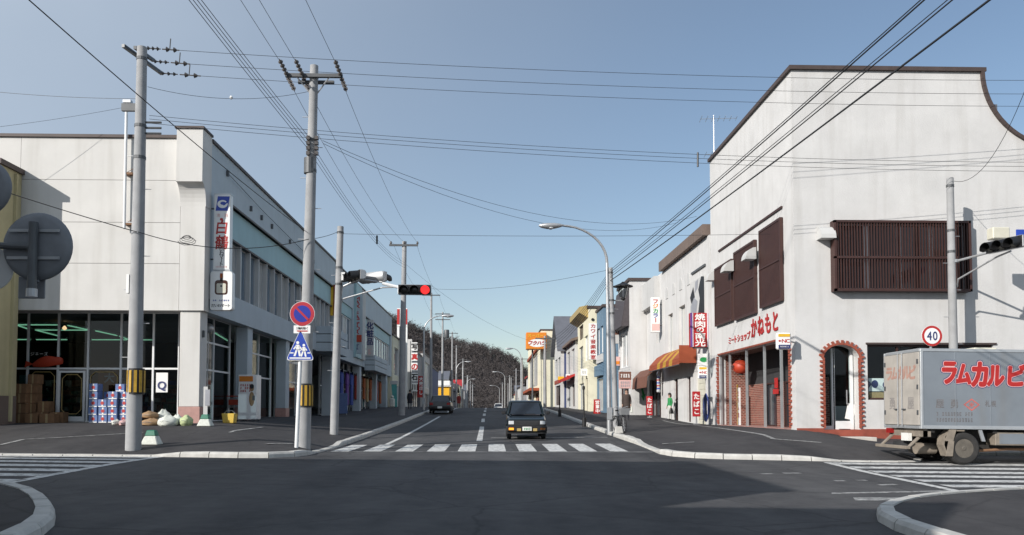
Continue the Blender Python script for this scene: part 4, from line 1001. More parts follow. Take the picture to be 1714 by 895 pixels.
# projecting price board by the corner (rounded, yellow head, red letters)
def nc_sign(px0, py0, px1, py1, Y, label, pole=None, brk=None):
    a = at(px0, py0, Y); b = at(px1, py1, Y); T = thing('cash_card_sign', ((a.x+b.x)/2, Y, b.z), label, 'sign', 'small bank card signs')
    MB().box(a.x, b.x, Y-.09, Y+.09, b.z, a.z).obj('panel', 'sign_white', T, bevel=.04)
    w, h, cx = b.x-a.x, a.z-b.z, (a.x+b.x)/2
    MB().box(a.x+.08*w, b.x-.1*w, Y-.1, Y-.09, a.z-.24*h, a.z-.07*h).obj('yellow_band', 'sign_yellow', T); MB().box(a.x+.08*w, b.x-.08*w, Y-.1, Y-.09, b.z+.06*h, b.z+.28*h).obj('blue_band', 'letter_navy', T)
    letters('lettering', 'NC', (cx-.02*w, Y-.09, b.z+.51*h), XR_, ZU_, .3*h, 'letter_red', T, step=.27*w, bold=.03, wide=1.25)
    mb = MB(); disc(mb, (cx-.32*w, Y-.09, b.z+.51*h), XR_, ZU_, .07*w, off=.005); poly(mb, (cx-.32*w, Y-.09, b.z+.51*h), XR_, ZU_, [(-.13*w, -.02*h), (.13*w, -.02*h), (.13*w, .02*h), (-.13*w, .02*h)], off=.007); mb.obj('mark', 'letter_red', T, fix=False)
    scribble('fine_print', (cx, Y-.1, b.z+.17*h), XR_, ZU_, .6*w, .1*h, 1, 'sign_white', T, 4)
    if brk: MB().tube([brk, (b.x, Y, (a.z+b.z)/2)], .03, 6).obj('bracket', 'steel', T)
    if pole: MB().tube([(cx, Y, pole), (cx, Y, b.z+.02)], .03, 8).obj('post', 'steel', T)
    return T
nc_sign(1299, 557, 1323, 585, 26.6, 'small white card sign with red letters beside the meat shop name', brk=(XM, 26.98, 3.9))
# TV aerial on the roof
def aerial(name, p, h, label, el=7):
    T = thing(name, p, label, 'aerial'); p = V3(p); MB().tube([p, p+ZU_*h], .02, 6).obj('mast', 'steel', T)
    for zz_, n_, L_ in ((h*.95, el, 1.8), (h*.5, 5, 1.2)):
        MB().tube([p+Vector((-L_*.35, 0, zz_)), p+Vector((L_*.65, .15, zz_+.12))], .012, 5).obj('boom', 'alu', T)
        for k in range(n_):
            c_ = p+Vector((-L_*.35+L_*k/(n_-1), .15*k/(n_-1), zz_+.12*k/(n_-1))); e = Vector((.05, .3+.15*(1-k/n_), .0)); MB().tube([c_-e, c_+e], .011, 4).obj('element', 'alu', T)
    MB().box(p.x-.05, p.x+.05, p.y-.05, p.y+.05, p.z+h*.12, p.z+h*.25).obj('amplifier', 'steel_dark', T)
aerial('tv_aerial', (10.9, 38.0, 13.3-1.2), 3.9, 'thin television aerial on the roof edge behind the meat shop')

# ================================================================== REST OF THE RIGHT-HAND ROW
R2 = thing('grill_restaurant', (14, 42, .9), 'white two-storey restaurant with dark parapet and small arches, next to the meat shop', 'restaurant')
X2 = 10.45; Y20, Y21, Z2 = YE+.05, 47.6, 10.0
wins = [(ax(1166+8, 560, X2).y, ax(1158+2, 560, X2).y)]
hl = [(42.2, 43.6, 5.0, 7.3), (45.1, 46.3, 5.0, 7.2)]
dr2 = [(38.3, 40.0, .8, 3.6), (41.2, 42.0, 1.0, 3.4), (44.0, 45.0, 1.0, 3.4)]
wallx(MB(), X2, .3, Y20, Y21, .5, Z2-.02, hl+dr2).obj('wall', 'stucco', R2)
for h in hl: window(R2, 'x', X2+.14, -1, h[0], h[1], h[2], h[3], 'alu', 'curtain', 1, 0, .05, .1, sill='stucco')
bxo('shutter', 'shutter_cream', R2, X2+.1, X2+.16, 38.3, 40.0, .8, 3.6)
for k in range(9): bxo('shutter_slat', 'shutter_cream', R2, X2+.08, X2+.1, 38.3, 40.0, .85+k*.3, .85+k*.3+.24)
for h in dr2[1:]: window(R2, 'x', X2+.12, -1, h[0], h[1], h[2], h[3], 'wood_brown', 'pane_dark', 1, 1, .06, .1, name='narrow_window')
bxo('parapet', 'brown_wall', R2, X2-.25, X2+.3, Y20+.3, Y21, Z2, Z2+.55); bxo('roof', 'roof_tin', R2, X2+.3, 24, Y20, Y21, Z2-.3, Z2-.1); bxo('end_wall', 'stucco', R2, X2+.3, 24, Y21-.3, Y21-.02, 1, Z2-.1)
for k in range(4):                                      # row of small blind arches below the parapet
    yc = 41.4+k*1.7; pts = [(yc-.3, 8.2), (yc+.3, 8.2)]+[(yc+.3*math.cos(R(a)), 8.55+.3*math.sin(R(a))) for a in range(0, 181, 30)]
    MB().prism(pts, 'x', X2-.03, X2-.002).obj('blind_arch', 'pale', R2)
bxo('hanging_board_rail', 'steel_dark', R2, X2-.08, X2-.002, 38.0, 40.6, 8.6, 8.7)
ml = thing('wall_mural', (X2-.05, 39.6, 5.8), 'painted figure in black and pale blue on a board above the grill sign', 'mural')
a = ax(1180, 465, X2-.06); b = ax(1155, 525, X2-.06)
my0, my1 = ax(1181, 500, X2).y, ax(1157, 500, X2).y; mz0, mz1 = 6.3, 8.2
MB().box(X2-.06, X2-.005, my0, my1, mz0, mz1).obj('board', 'pale', ml)
mc = (X2-.06, (my0+my1)/2, (mz0+mz1)/2); hw, hh = (my1-my0)/2, (mz1-mz0)/2
mb = MB(); poly(mb, mc, -YF_, ZU_, [(.1*hw, -hh), (hw, -hh), (hw, hh*.9), (.6*hw, hh), (.2*hw, hh*.4), (.4*hw, -.1*hh)], off=.005); poly(mb, mc, -YF_, ZU_, [(-hw, hh*.2), (-.5*hw, hh*.7), (-.3*hw, hh*.1), (-.7*hw, -.3*hh)], off=.005); mb.obj('black_shapes', 'letter_black', ml, fix=False)
mb = MB(); poly(mb, mc, -YF_, ZU_, [(-.9*hw, -.9*hh), (-.2*hw, -hh), (.1*hw, -.2*hh), (-.4*hw, .1*hh), (-.9*hw, -.3*hh)], off=.006); poly(mb, mc, -YF_, ZU_, [(-.3*hw, .3*hh), (.1*hw, .5*hh), (.2*hw, .95*hh), (-.2*hw, .9*hh)], off=.006); mb.obj('blue_shapes', 'faint_grey', ml, fix=False)
# awning striped orange and yellow
aw = thing('striped_awning', (X2-.6, 43, 3.9), 'orange and yellow striped awning on the white restaurant', 'awning')
ay0, ay1 = 39.9, 47.4; ns = 10
for k in range(ns):
    y0 = ay0+(ay1-ay0)*k/ns; y1 = ay0+(ay1-ay0)*(k+1)/ns
    pts = [(X2-.02, 5.0), (X2-.45, 4.75), (X2-.9, 4.25), (X2-.93, 3.92), (X2-.89, 3.92), (X2-.86, 4.22), (X2-.43, 4.69), (X2-.02, 4.93)]
    MB().prism(pts, 'y', y0+.003, y1-.003).obj('stripe', 'awning_orange' if (k in (0, 1, 8, 9) or k % 2) else 'awning_yellow', aw)
bxo('awning_frame', 'steel_dark', aw, X2-.95, X2-.91, ay0, ay1, 3.9, 3.94); bxo('awning_end', 'awning_orange', aw, X2-.9, X2-.03, ay0-.03, ay0-.002, 4.0, 4.9)
# grill sign, red with white characters
T, a, b = blade('grill_sign', 1154, 524, 1187, 581, 37.9, 'sign_red', 'large red blade sign with white characters and blue edges', depth=.3, brk=X2)
cx = (a.x+b.x)/2; wS = b.x-a.x; hS = a.z-b.z
for s_ in (0, 1):
    x = a.x-.001 if s_ == 0 else b.x-.11*wS; MB().box(x, x+.11*wS, 37.72, 37.75, b.z, a.z).obj('blue_edge', 'cloth_purple', T); MB().box(x+(.11*wS if s_ == 0 else -.03*wS), x+(.14*wS if s_ == 0 else 0), 37.72, 37.75, b.z, a.z).obj('white_edge', 'sign_white', T)
for i, ch in enumerate('焼肉の南光'):
    kk = .72 if ch == 'の' else 1; zc = a.z-hS*[.12, .33, .5, .68, .88][i]
    letters('lettering', ch, (cx, 37.75, zc), XR_, ZU_, .21*hS*kk, 'sign_white', T, bold=.035, wide=1.55, fit=True, off=.012)
MB().box(cx-.3, cx+.3, 37.8, 38.0, b.z-.06, b.z).obj('foot_bar', 'steel_dark', T)
T, a, b = blade('green_mark_sign', 1168, 592, 1186, 612, 38.2, 'sign_white', 'small white sign with a green lens mark under the grill sign', brk=X2)
mb = MB(); disc(mb, ((a.x+b.x)/2, 38.11, (a.z+b.z)/2), XR_, ZU_, .19, .12, off=.006); mb.obj('green_mark', 'letter_green', T, fix=False)
nc_sign(1168, 613, 1186, 634, 38.2, 'small white card sign with red letters below the green mark sign', brk=(X2, 38.2, 3.3))
# tobacco signs
def tabako(px0, py0, px1, py1, Y, label, top=False):
    a = at(px0, py0, Y); b = at(px1, py1, Y); T = thing('tobacco_sign', ((a.x+b.x)/2, Y, surf(a.x, Y)), label, 'sign', 'red tobacco signs')
    MB().box(a.x, b.x, Y-.06, Y+.06, b.z, a.z).obj('panel', 'sign_red', T, bevel=.01)
    h = a.z-b.z
    letters('lettering', 'たばこ', ((a.x+b.x)/2, Y-.06, a.z-h*.2), XR_, ZU_, h*.26, 'sign_white', T, step=h*.3, vertical=True, bold=.035, wide=(b.x-a.x)/(h*.26)*.85)
    MB().box(a.x+.05, b.x-.05, Y-.12, Y+.12, surf(a.x, Y)-.02, surf(a.x, Y)+.05).box((a.x+b.x)/2-.03, (a.x+b.x)/2+.03, Y-.03, Y+.03, surf(a.x, Y)+.05, b.z).obj('stand', 'steel', T)
tabako(1159, 655, 1172, 697, 38.6, 'larger red tobacco sign beside the shop shutter'); tabako(1082, 663, 1092, 695, 48.2, 'smaller red tobacco sign beside the barber pole')
# coiled hose
hs = thing('hose_reel', ax(1186, 700, X2-.2), 'coiled blue-grey hose hung by the shutter', 'hose'); c = ax(1185, 682, X2-.18)
for k in range(6):
    rr = .34+.03*k; MB().tube([c+Vector((-.02*k, rr*math.cos(t*2*math.pi/18)*.8, rr*1.35*math.sin(t*2*math.pi/18))) for t in range(19)], .022, 6).obj('coil', 'cloth_blue' if k % 2 else 'steel_dark', hs)
MB().box(c.x, c.x+.2, c.y-.05, c.y+.05, c.z+.4, c.z+.5).obj('hook', 'steel_dark', hs)

R3 = thing('photo_shop', (14, 50, 1), 'white photo shop with brown awning between restaurant and projecting white block', 'shop')
Y30, Y31, Z3 = 47.65, 52.7, 10.0
wallx(MB(), X2, .3, Y30, Y31, .6, Z3, [(48.4, 51.8, 1.0, 3.6), (48.6, 49.6, 5.8, 7.4)]).obj('wall', 'stucco', R3)
window(R3, 'x', X2+.15, -1, 48.4, 51.8, 1.0, 3.6, 'wood_brown', 'pane_dark', 3, 1, .07, .1, name='shop_window'); window(R3, 'x', X2+.15, -1, 48.6, 49.6, 5.8, 7.4, 'alu', 'pane_dark')
bxo('balcony_box', 'pale', R3, X2-.35, X2-.002, 48.5, 52.6, 8.2, 9.9); bxo('roof', 'roof_tin', R3, X2+.3, 22, Y30, Y31, Z3-.3, Z3-.1)
T, a, b = blade('film_sign', 1089, 498, 1104, 556, 47.9, 'sign_white', 'white blade sign with multicoloured film lettering', depth=.3, brk=X2)
cx = (a.x+b.x)/2; hS = a.z-b.z
for i, (ch, m_) in enumerate(zip('フジカラー', ('letter_red', 'sign_orange', 'letter_green', 'cloth_blue', 'letter_red'))): letters('lettering', ch, (cx, 47.75, a.z-hS*(.12+.135*i)), XR_, ZU_, hS*.145, m_, T, vertical=True, bold=.045, wide=1.2)
MB().box(a.x+.03, b.x-.03, 47.73, 47.75, b.z+.05*hS, b.z+.24*hS).obj('pink_panel', 'faint_pink', T)
MB().prism([(X2-.01, 4.3), (X2-.5, 4.2), (X2-1.0, 3.7), (X2-1.05, 3.0), (X2-1.0, 3.0), (X2-.94, 3.66), (X2-.46, 4.12), (X2-.01, 4.22)], 'y', 47.8, 52.4).obj('brown_awning', 'awning_brown', R3)
bp = thing('barber_pole', at(1096, 692, 47.7), 'slim barber pole with glass cylinder below the brown awning', 'barber pole'); c = at(1095, 640, 47.7); c.x = X2-.3
MB().lathe([(.07, -.6), (.13, -.55), (.13, -.45), (.1, -.43), (.1, .45), (.13, .47), (.13, .55), (.06, .66), (.1, .74), (.1, .82), (.02, .92)], c, 14).obj('casing', 'alu', bp, smooth=True)
for k in range(5): MB().lathe([(.104, -.4+k*.17), (.104, -.33+k*.17)], c, 14).obj('stripe', 'letter_red' if k % 2 else 'sign_blue', bp)
MB().tube([c, (X2, c.y, c.z)], .03, 6).obj('bracket', 'steel', bp)
hd_ = thing('white_hoarding', at(1080, 690, 52), 'white sheet-metal hoarding with a green arrow mark', 'hoarding'); a = at(1063, 643, 52); b = at(1083, 692, 52)
MB().box(a.x, b.x, 51.95, 52.05, b.z-.1, a.z).obj('sheet', 'pale', hd_); mb = MB(); poly(mb, ((a.x+b.x)/2+.1, 51.95, (a.z+b.z)/2+.3), XR_, ZU_, [(-.1, .35), (.02, .4), (.12, .0), (.2, .02), (.06, -.45), (-.1, -.1), (-.02, -.05)], off=.006); mb.obj('green_mark', 'letter_green', hd_, fix=False)
for x in (a.x+.05, b.x-.05): MB().box(x-.04, x+.04, 52.06, 52.14, surf(x, 52)-.05, a.z).obj('post', 'steel', hd_)

def house(name, label, x0, x1, y0, y1, z0, z1, wm, cat='building', front=(), fronty=None, roof='flat', rm='coping', rh=2.0, endw=(), fm='alu', gm='pane_dark', rim=.12):
    """simple street house: facade at x facing the street (x0 side if x0>0 else x1), end wall towards the crossing"""
    T = thing(name, ((x0+x1)/2, (y0+y1)/2, z0), label, cat); t = .3
    right_ = x0 > 0; c = x0 if right_ else x1; out = -1 if right_ else 1
    hs_ = [(f[0], f[1], f[2], f[3]) for f in front]
    wallx(MB(), c if right_ else c-t, t, y0, y1, z0, z1, hs_).obj('street_wall', wm, T)
    eh = [(f[0], f[1], f[2], f[3]) for f in endw]
    xa, xb = (x0+t, x1) if right_ else (x0, x1-t)
    wallx(MB(), y0, t, xa, xb, z0, z1, eh, 'y').obj('end_wall', fronty or wm, T)
    bxo('rear_wall', wm, T, xa, xb, y1-t, y1, z0, z1); bxo('side_wall', wm, T, *((x1, x1+.2) if right_ else (x0-.2, x0)), y0, y1, z0, z1)
    for f in front: window(T, 'x', c-out*.12, out, f[0], f[1], f[2], f[3], f[4] if len(f) > 4 else fm, f[5] if len(f) > 5 else gm, f[6] if len(f) > 6 else 2, 0, .08, .1)
    for f in endw: window(T, 'y', y0+.12, -1, f[0], f[1], f[2], f[3], f[4] if len(f) > 4 else fm, f[5] if len(f) > 5 else gm, 2, 0, .08, .1)
    if roof == 'flat':
        bxo('roof', 'roof_tin', T, xa, xb, y0+t, y1-t, z1-.4, z1-.25); mbk = MB(); mbk.box(x0-rim, x1+rim, y0-rim, y0+t, z1, z1+.18); mbk.box(*((x0-rim, x0+t) if right_ else (x1-t, x1+rim)), y0+t, y1, z1, z1+.18); mbk.obj('coping', rm, T)
    elif roof == 'gable_x':                              # ridge along x: gable faces the street
        ym = (y0+y1)/2; MB().prism([(y0-.3, z1-.15), (ym, z1+rh), (y1+.3, z1-.15), (y1+.3, z1+.05), (ym, z1+rh+.22), (y0-.3, z1+.05)], 'x', x0-.4, x1+.4).obj('roof', rm, T)
        MB().prism([(y0, z1), (y1, z1), (ym, z1+rh-.02)], 'x', c, c-out*.25).obj('gable_wall', wm, T)
    elif roof == 'gable_y':                              # ridge along the street: gable faces the crossing
        xm = (x0+x1)/2; MB().prism([(x0-.4, z1-.2), (xm, z1+rh), (x1+.4, z1-.2), (x1+.4, z1+.02), (xm, z1+rh+.25), (x0-.4, z1+.02)], 'y', y0-.4, y1+.4).obj('roof', rm, T)
        MB().prism([(x0, z1), (x1, z1), (xm, z1+rh-.02)], 'y', y0, y0+.25).obj('gable_wall', fronty or wm, T)
    return T
# projecting white block with tiled mansard
R4 = house('mansard_shop', 'white shop whose dark tiled mansard overhangs the street, behind the wall lantern', 9.35, 20, 52.75, 57.6, .8, 10.3, 'stucco', front=((53.6, 56.8, 4.6, 7.0, 'white_metal', 'pane_pale', 2), (53.4, 57.0, 1.3, 3.6, 'wood_brown', 'pane_dark', 3)))
mm = MB(); mm.prism([(9.33, 7.3), (8.85, 7.25), (9.25, 10.0), (9.33, 10.0)], 'y', 53.0, 57.5); msd = mm.obj('mansard', 'slate', R4)
for k in range(7):
    q = k/7; t = None
    for j in range(8):
        y = 53.05+j*.56; x = 8.85+.4*q; z = 7.27+2.72*q
        MB().hexa([(x-.05, y, z), (x-.05, y+.5, z), (x+.02, y+.5, z+.02), (x+.02, y, z+.02)], [(x+.0, y, z+.38), (x+.0, y+.5, z+.38), (x+.06, y+.5, z+.38), (x+.06, y, z+.38)]).obj('roof_tile', 'slate', msd)
R5 = house('blue_shop', 'narrow blue-painted building behind the street lamp on the right', 8.3, 20, 57.7, 61.5, .9, 9.2, 'blue_wall', front=((58.1, 59.4, 5.9, 7.9, 'white_metal', 'pane_pale'), (59.9, 61.2, 5.9, 7.9, 'white_metal', 'pane_dark'), (58.2, 61.2, 1.6, 4.0, 'alu', 'pane_pale', 3)))
bxo('fascia', 'blue_wall', R5, 8.05, 8.29, 57.9, 61.3, 4.2, 5.0); bxo('white_band', 'pale', R5, 8.2, 8.29, 57.9, 61.3, 5.2, 5.8)
R6 = house('music_school', 'cream two-storey music school with overhanging yellow cornice', 7.7, 20, 61.6, 69.5, 1.1, 9.6, 'cream', front=((62.3, 64.6, 5.6, 7.6, 'white_metal', 'pane_pale'), (65.4, 68.6, 7.6, 8.8, 'wood_brown', 'pane_dark'), (65.6, 68.4, 4.9, 7.0, 'alu', 'pane_dark'), (62.6, 63.8, 1.6, 4.2, 'wood_brown', 'pane_dark', 1), (65.0, 68.4, 1.6, 3.9, 'alu', 'pane_pale')))
MB().prism([(7.7, 8.9), (7.0, 9.3), (7.0, 9.75), (7.7, 9.9)], 'y', 62, 69.5).obj('cornice', 'gold', R6)
MB().lathe([(.12, 0), (.12, .1)], (8.0, 61.55, 8.7), 10, 'y').lathe([(.12, 0), (.12, .1)], (8.0, 61.55, 8.2), 10, 'y').obj('vent_cap', 'black', R6)
T, a, b = blade('music_school_sign', 985.5, 541, 999.5, 602, 61.2, 'sign_white', 'white blade sign with red vertical music school characters', brk=8.35)
hS = a.z-b.z; letters('lettering', 'カワイ音楽教室', ((a.x+b.x)/2, 61.1, a.z-hS*.075), XR_, ZU_, hS*.125, 'letter_red', T, step=hS*.142, vertical=True, bold=.03, wide=1.25)
T, a, b = blade('white_box_sign', 972, 617, 986, 629, 63, 'sign_white', 'small white box sign low on the cream music school', depth=.4, brk=7.7); scribble('print', ((a.x+b.x)/2, 62.8, (a.z+b.z)/2), XR_, ZU_, .5, .3, 1, 'faint_grey', T, 12, cols=3)
T, a, b = blade('pub_board', 1024, 548, 1036, 575, 56.6, 'pale', 'pale board with brown heading on the blue building', brk=9.35); MB().box(a.x, b.x, 56.5, 56.51, a.z-(a.z-b.z)*.45, a.z).obj('brown_heading', 'awning_brown', T); scribble('print', ((a.x+b.x)/2, 56.5, a.z-(a.z-b.z)*.22), XR_, ZU_, .4, .3, 1, 'sign_white', T, 21, off=.012, cols=3)
T, a, b = blade('orange_box_sign', 1026, 597, 1037, 612, 57, 'faint_pink', 'small orange and pink box sign under the pale board', depth=.4, brk=9.35); MB().box(a.x+.04, b.x-.04, 56.77, 56.8, b.z+.1, (a.z+b.z)/2).obj('orange_band', 'sign_orange', T)
T, a, b = blade('coffee_sign', 1036, 622, 1056, 650, 50.5, 'faint_pink', 'pink and brown cafe sign above the standing person', depth=.2, brk=None)
MB().box(a.x, b.x, 50.38, 50.4, a.z-(a.z-b.z)*.48, a.z).obj('brown_heading', 'awning_brown', T); scribble('heading_print', ((a.x+b.x)/2, 50.38, a.z-(a.z-b.z)*.24), XR_, ZU_, .6, .3, 1, 'sign_white', T, 22, off=.012, cols=4); scribble('print', ((a.x+b.x)/2, 50.4, b.z+(a.z-b.z)*.25), XR_, ZU_, .6, .4, 2, 'faint_grey', T, 23, off=.012, cols=5)
MB().tube([((a.x+b.x)/2, 50.5, surf((a.x+b.x)/2, 50.5)), ((a.x+b.x)/2, 50.5, b.z+.05)], .04, 8).obj('post', 'steel_dark', T)
R7 = house('white_house', 'narrow white house with brown gable side, right row', 7.5, 18, 69.6, 78, 1.3, 7.9, 'pale', fronty='brown_wall', roof='gable_y', rm='brown_wall', rh=1.5, front=((70.4, 73, 5, 7.2, 'alu', 'pane_pale'), (74.5, 77, 5, 7.2, 'alu', 'pane_dark'), (70.4, 72.5, 2, 4, 'wood_brown', 'pane_dark'), (74, 77, 2, 4, 'alu', 'pane_dark')))
MB().prism([(7.5, 4.9), (6.7, 4.6), (6.7, 4.3), (7.5, 4.7)], 'y', 70, 77.6).obj('shop_awning', 'letter_red', R7)
R8 = house('navy_house', 'dark navy gabled house with grey tin roof, right row', 7.0, 18, 78.1, 86, 1.4, 7.6, 'pale', fronty='navy_wall', roof='gable_x', rm='roof_tin', rh=3.6, front=((79, 81.5, 5, 7), (82.5, 85, 5, 7), (79, 85, 2.2, 4.2, 'wood_brown', 'pane_dark', 3)))
MB().box(6.95, 6.99, 78.6, 85.6, 4.4, 4.8).obj('red_band', 'red_plinth', R8)
R9 = house('supermarket', 'cream supermarket block carrying an orange roof sign', 7.2, 30, 112, 150, 1.2, 13.0, 'cream', front=((120, 133, 5.5, 10.5, 'alu', 'pane_pale', 3), (135, 146, 5.5, 10.5, 'alu', 'pane_pale', 3), (116, 126, 2, 4.4, 'cloth_rust', 'pane_dark', 3), (130, 146, 2, 4.4, 'alu', 'pane_dark', 4)))
bxo('canopy', 'awning_orange', R9, 5.8, 7.19, 116, 148, 4.6, 5.0); bxo('parapet_rail', 'awning_orange', R9, 6.9, 7.19, 117, 148, 10.7, 11.1)
a = at(881, 556, 110); b = at(915, 584, 110)
T = thing('supermarket_sign', ((a.x+b.x)/2, 110, b.z), 'big orange roof sign with white oval above the cream supermarket', 'sign')
MB().box(a.x, b.x, 110, 111.9, b.z, a.z).obj('box', 'sign_orange', T, bevel=.05)
for x in (a.x+.9, b.x-.3): MB().tube([(x, 111, g(111)), (x, 111, b.z)], .12, 8).obj('leg', 'steel_dark', T)
cx = (a.x+b.x)/2; hS = a.z-b.z
mb = MB(); disc(mb, (cx+.1, 110, b.z+hS*.36), XR_, ZU_, 1.25, hS*.24, off=.02); mb.obj('oval', 'sign_white', T, fix=False)
letters('lettering', 'フクハラ', (cx-.85, 110, b.z+hS*.36), XR_, ZU_, .66, 'letter_red', T, step=.62, bold=.05, off=.04, slant=.2); letters('heading', 'スーパー', (cx-.95, 110, b.z+hS*.8), XR_, ZU_, .5, 'sign_yellow', T, step=.55, bold=.04, off=.03)
T, a, b = blade('round_red_sign', 947, 626, 954, 637, 71, 'sign_white', 'small white sign with red mark on the white house', brk=7.5); MB().box(a.x+.06, b.x-.06, 70.88, 70.91, b.z+.12, a.z-.12).obj('red_mark', 'letter_red', T)
T, a, b = blade('yellow_lamp_sign', 934, 630, 944, 636, 77.5, 'sign_yellow', 'small yellow box sign on the navy house', depth=.3, brk=7.5)
# open sandwich board
sb = thing('sandwich_board', gd(999, 697), 'red and white open sandwich board standing on the pavement', 'sandwich board'); a = at(994, 673, 56); b = at(1004, 697, 56)
for s_ in (-1, 1):
    z0 = surf(a.x, 56); MB().hexa([(a.x, 56+s_*.3-.02, z0), (b.x, 56+s_*.3-.02, z0), (b.x, 56+s_*.3+.02, z0), (a.x, 56+s_*.3+.02, z0)], [(a.x, 56+s_*.03-.02, z0+1.0), (b.x, 56+s_*.03-.02, z0+1.0), (b.x, 56+s_*.03+.02, z0+1.0), (a.x, 56+s_*.03+.02, z0+1.0)]).obj('panel', 'letter_red', sb)
letters('lettering', '営業中', ((a.x+b.x)/2, 55.75, z0+.78), XR_, Vector((0, .27, 1)), .3, 'sign_white', sb, step=.31, vertical=True, bold=.03, fit=True, off=.03)

# ================================================================== LEFT ROW BEYOND THE DRAPERY STORE
L1 = house('cream_shop', 'cream shop at the far end of the drapery store, left row', -22, -10.3, 84.3, 93, 1.3, 9.6, 'cream', front=((86, 92, 5.5, 8.5), (85.5, 92, 2, 4.4)))
L2 = house('camera_store', 'grey camera store with five white character tiles, left row', -22, -9.6, 98, 112, 1.4, 9.2, 'grey_wall', fronty='pale', front=((99.5, 110.5, 2, 4.6, 'steel_dark', 'pane_dark', 4),))
bxo('corner_pillar', 'pale', L2, -10.5, -9.55, 97.6, 97.98, 1.4, 10.4)
for i, ch in enumerate('写真の石川'):
    a = at(689, 573+17*i, 97.3); b = at(699, 587+17*i, 97.3)
    tl = MB().box(a.x, b.x, 97.25, 97.45, b.z, a.z).obj('character_tile', 'sign_white', L2, bevel=.03); letters('tile_lettering', ch, ((a.x+b.x)/2, 97.25, (a.z+b.z)/2), XR_, ZU_, .78, 'letter_red' if i in (1, 2) else 'letter_black', tl, bold=.05, fit=True)
MB().tube([(at(688, 573, 97.4).x-.05, 97.4, at(688, 571, 97.4).z), (at(688, 573, 97.4).x-.05, 97.4, at(688, 660, 97.4).z)], .06, 6).obj('tile_post', 'steel_dark', L2)
L3 = house('striped_store', 'pale store with white vertical fins behind the left street lamp', -22, -9.4, 112.2, 126, 1.3, 9.8, 'pale', fronty='grey_wall', front=((114, 124, 5, 8.8, 'white_metal', 'pane_pale', 6), (114, 124, 1.8, 4.2)))
L4 = house('blue_signed_store', 'dark store front with blue and red sign behind far utility poles', -20, -9.2, 126.2, 142, 1.2, 8.5, 'navy_wall', front=((128, 140, 1.8, 4.2),))
L5 = house('yellow_shop', 'bright yellow shop under a white parapet on the left', -20, at(752, 650, 152).x, 152, 164, .9, 6.3, 'yellow_wall', rm='white_enamel', endw=((at(734, 650, 152).x, at(738, 650, 152).x, 3.4, 4.6),), front=((154, 162, 1.8, 4),), rim=.4)
MB().box(-20, at(753, 650, 152).x, 151.5, 164, 6.5, 7.4).obj('white_parapet', 'white_enamel', L5)
# pylon sign, red frames on white posts
py = thing('pylon_sign', at(673, 690, 90), 'tall pylon sign with red and white head behind the utility pole', 'sign'); a = at(665, 516, 90); b = at(682, 546, 90)
for x in (a.x, b.x-.25): MB().box(x, x+.25, 89.9, 90.15, g(90), b.z).obj('post', 'sign_white', py)
MB().box(a.x, b.x, 89.85, 90.2, b.z, a.z).obj('head', 'sign_white', py)
for x in (a.x, b.x-.28): MB().box(x, x+.28, 89.8, 89.85, b.z+.2, a.z-.1).obj('red_panel', 'letter_red', py)
MB().box(a.x+.3, b.x-.3, 89.9, 90.15, b.z-4.2, b.z-.1).obj('lower_panel', 'steel_dark', py); scribble('print', ((a.x+b.x)/2, 89.9, b.z-2.1), XR_, ZU_, .4, 3.8, 6, 'letter_navy', py, 31, cols=1, off=.02)
# nobori flag and teal banner
fl = thing('advertising_flag', at(703, 695, 78), 'red and white vertical flag on a slim pole by the left kerb', 'flag'); c = at(705, 660, 78); z0 = surf(c.x, 78)
MB().tube([(c.x+.35, 78, z0), (c.x+.3, 78, z0+3.3)], .02, 6).obj('pole', 'white_metal', fl)
def FP(u, v): return (c.x+.32-.62*u-.08*(1-v), 78+.08*math.sin(u*6+v*3), z0+1.0+2.1*v)
mb = MB(); mb.grid(FP, 8, 8); o = mb.obj('cloth', 'letter_red', fl, fix=False); sm = o.modifiers.new('s', 'SOLIDIFY'); sm.thickness = .01
letters('lettering', '大売出し', (c.x+.0, 77.88, z0+2.8), XR_, ZU_, .42, 'sign_white', fl, step=.45, vertical=True, bold=.04)
tb = thing('teal_banner', at(660, 690, 82), 'teal hanging banner at the end of the drapery store', 'banner'); a = at(655, 643, 82); b = at(664, 684, 82)
MB().prism([(a.x, a.z), (b.x, a.z), (b.x+.05, b.z), (a.x+.25, b.z)], 'y', 81.95, 82.05).obj('cloth', 'banner_teal', tb); MB().box(a.x-.1, b.x+.1, 81.9, 82.1, a.z, a.z+.35).obj('head_board', 'pale', tb)
bg_ = thing('white_bundle', gd(662, 688), 'pale bundle of goods below the teal banner', 'goods'); MB().box(-10.0, -9.5, 79.6, 80.1, side(-9.8, 80), side(-9.8, 80)+.9).box(-9.9, -9.6, 79.7, 80, side(-9.8, 80)+.9, side(-9.8, 80)+1.2).obj('stack', 'sack_white', bg_, bevel=.1)

# ================================================================== BUILDINGS ROUND THE CROSSING BEHIND THE VIEWER (their shade falls on the crossing)
N1 = house('near_corner_building', 'plain two-storey corner building beside the viewer, out of frame', -22, -7.25, 3.2, 9.6, -.2, 7.55, 'pale', front=((4.2, 6.0, 4.3, 6.0), (6.8, 8.6, 4.3, 6.0), (4.2, 8.8, .8, 3.0)), rm='coping')
N2 = house('near_rear_house', 'gabled ochre house behind the near corner building, out of frame', -22, -7.4, -3.8, 2.75, -.3, 4.6, 'ochre', roof='gable_x', rm='roof_dark', rh=3.8, front=((-3, -1, 2.2, 4.0), (.3, 2.3, 2.2, 4.0)))
N3 = house('near_third_house', 'plain pale house third along the near left pavement, out of frame', -22, -7.4, -16, -4.6, -.5, 6.6, 'pale', front=((-14, -11, 3.6, 5.3), (-9, -6, 3.6, 5.3)), rm='coping')

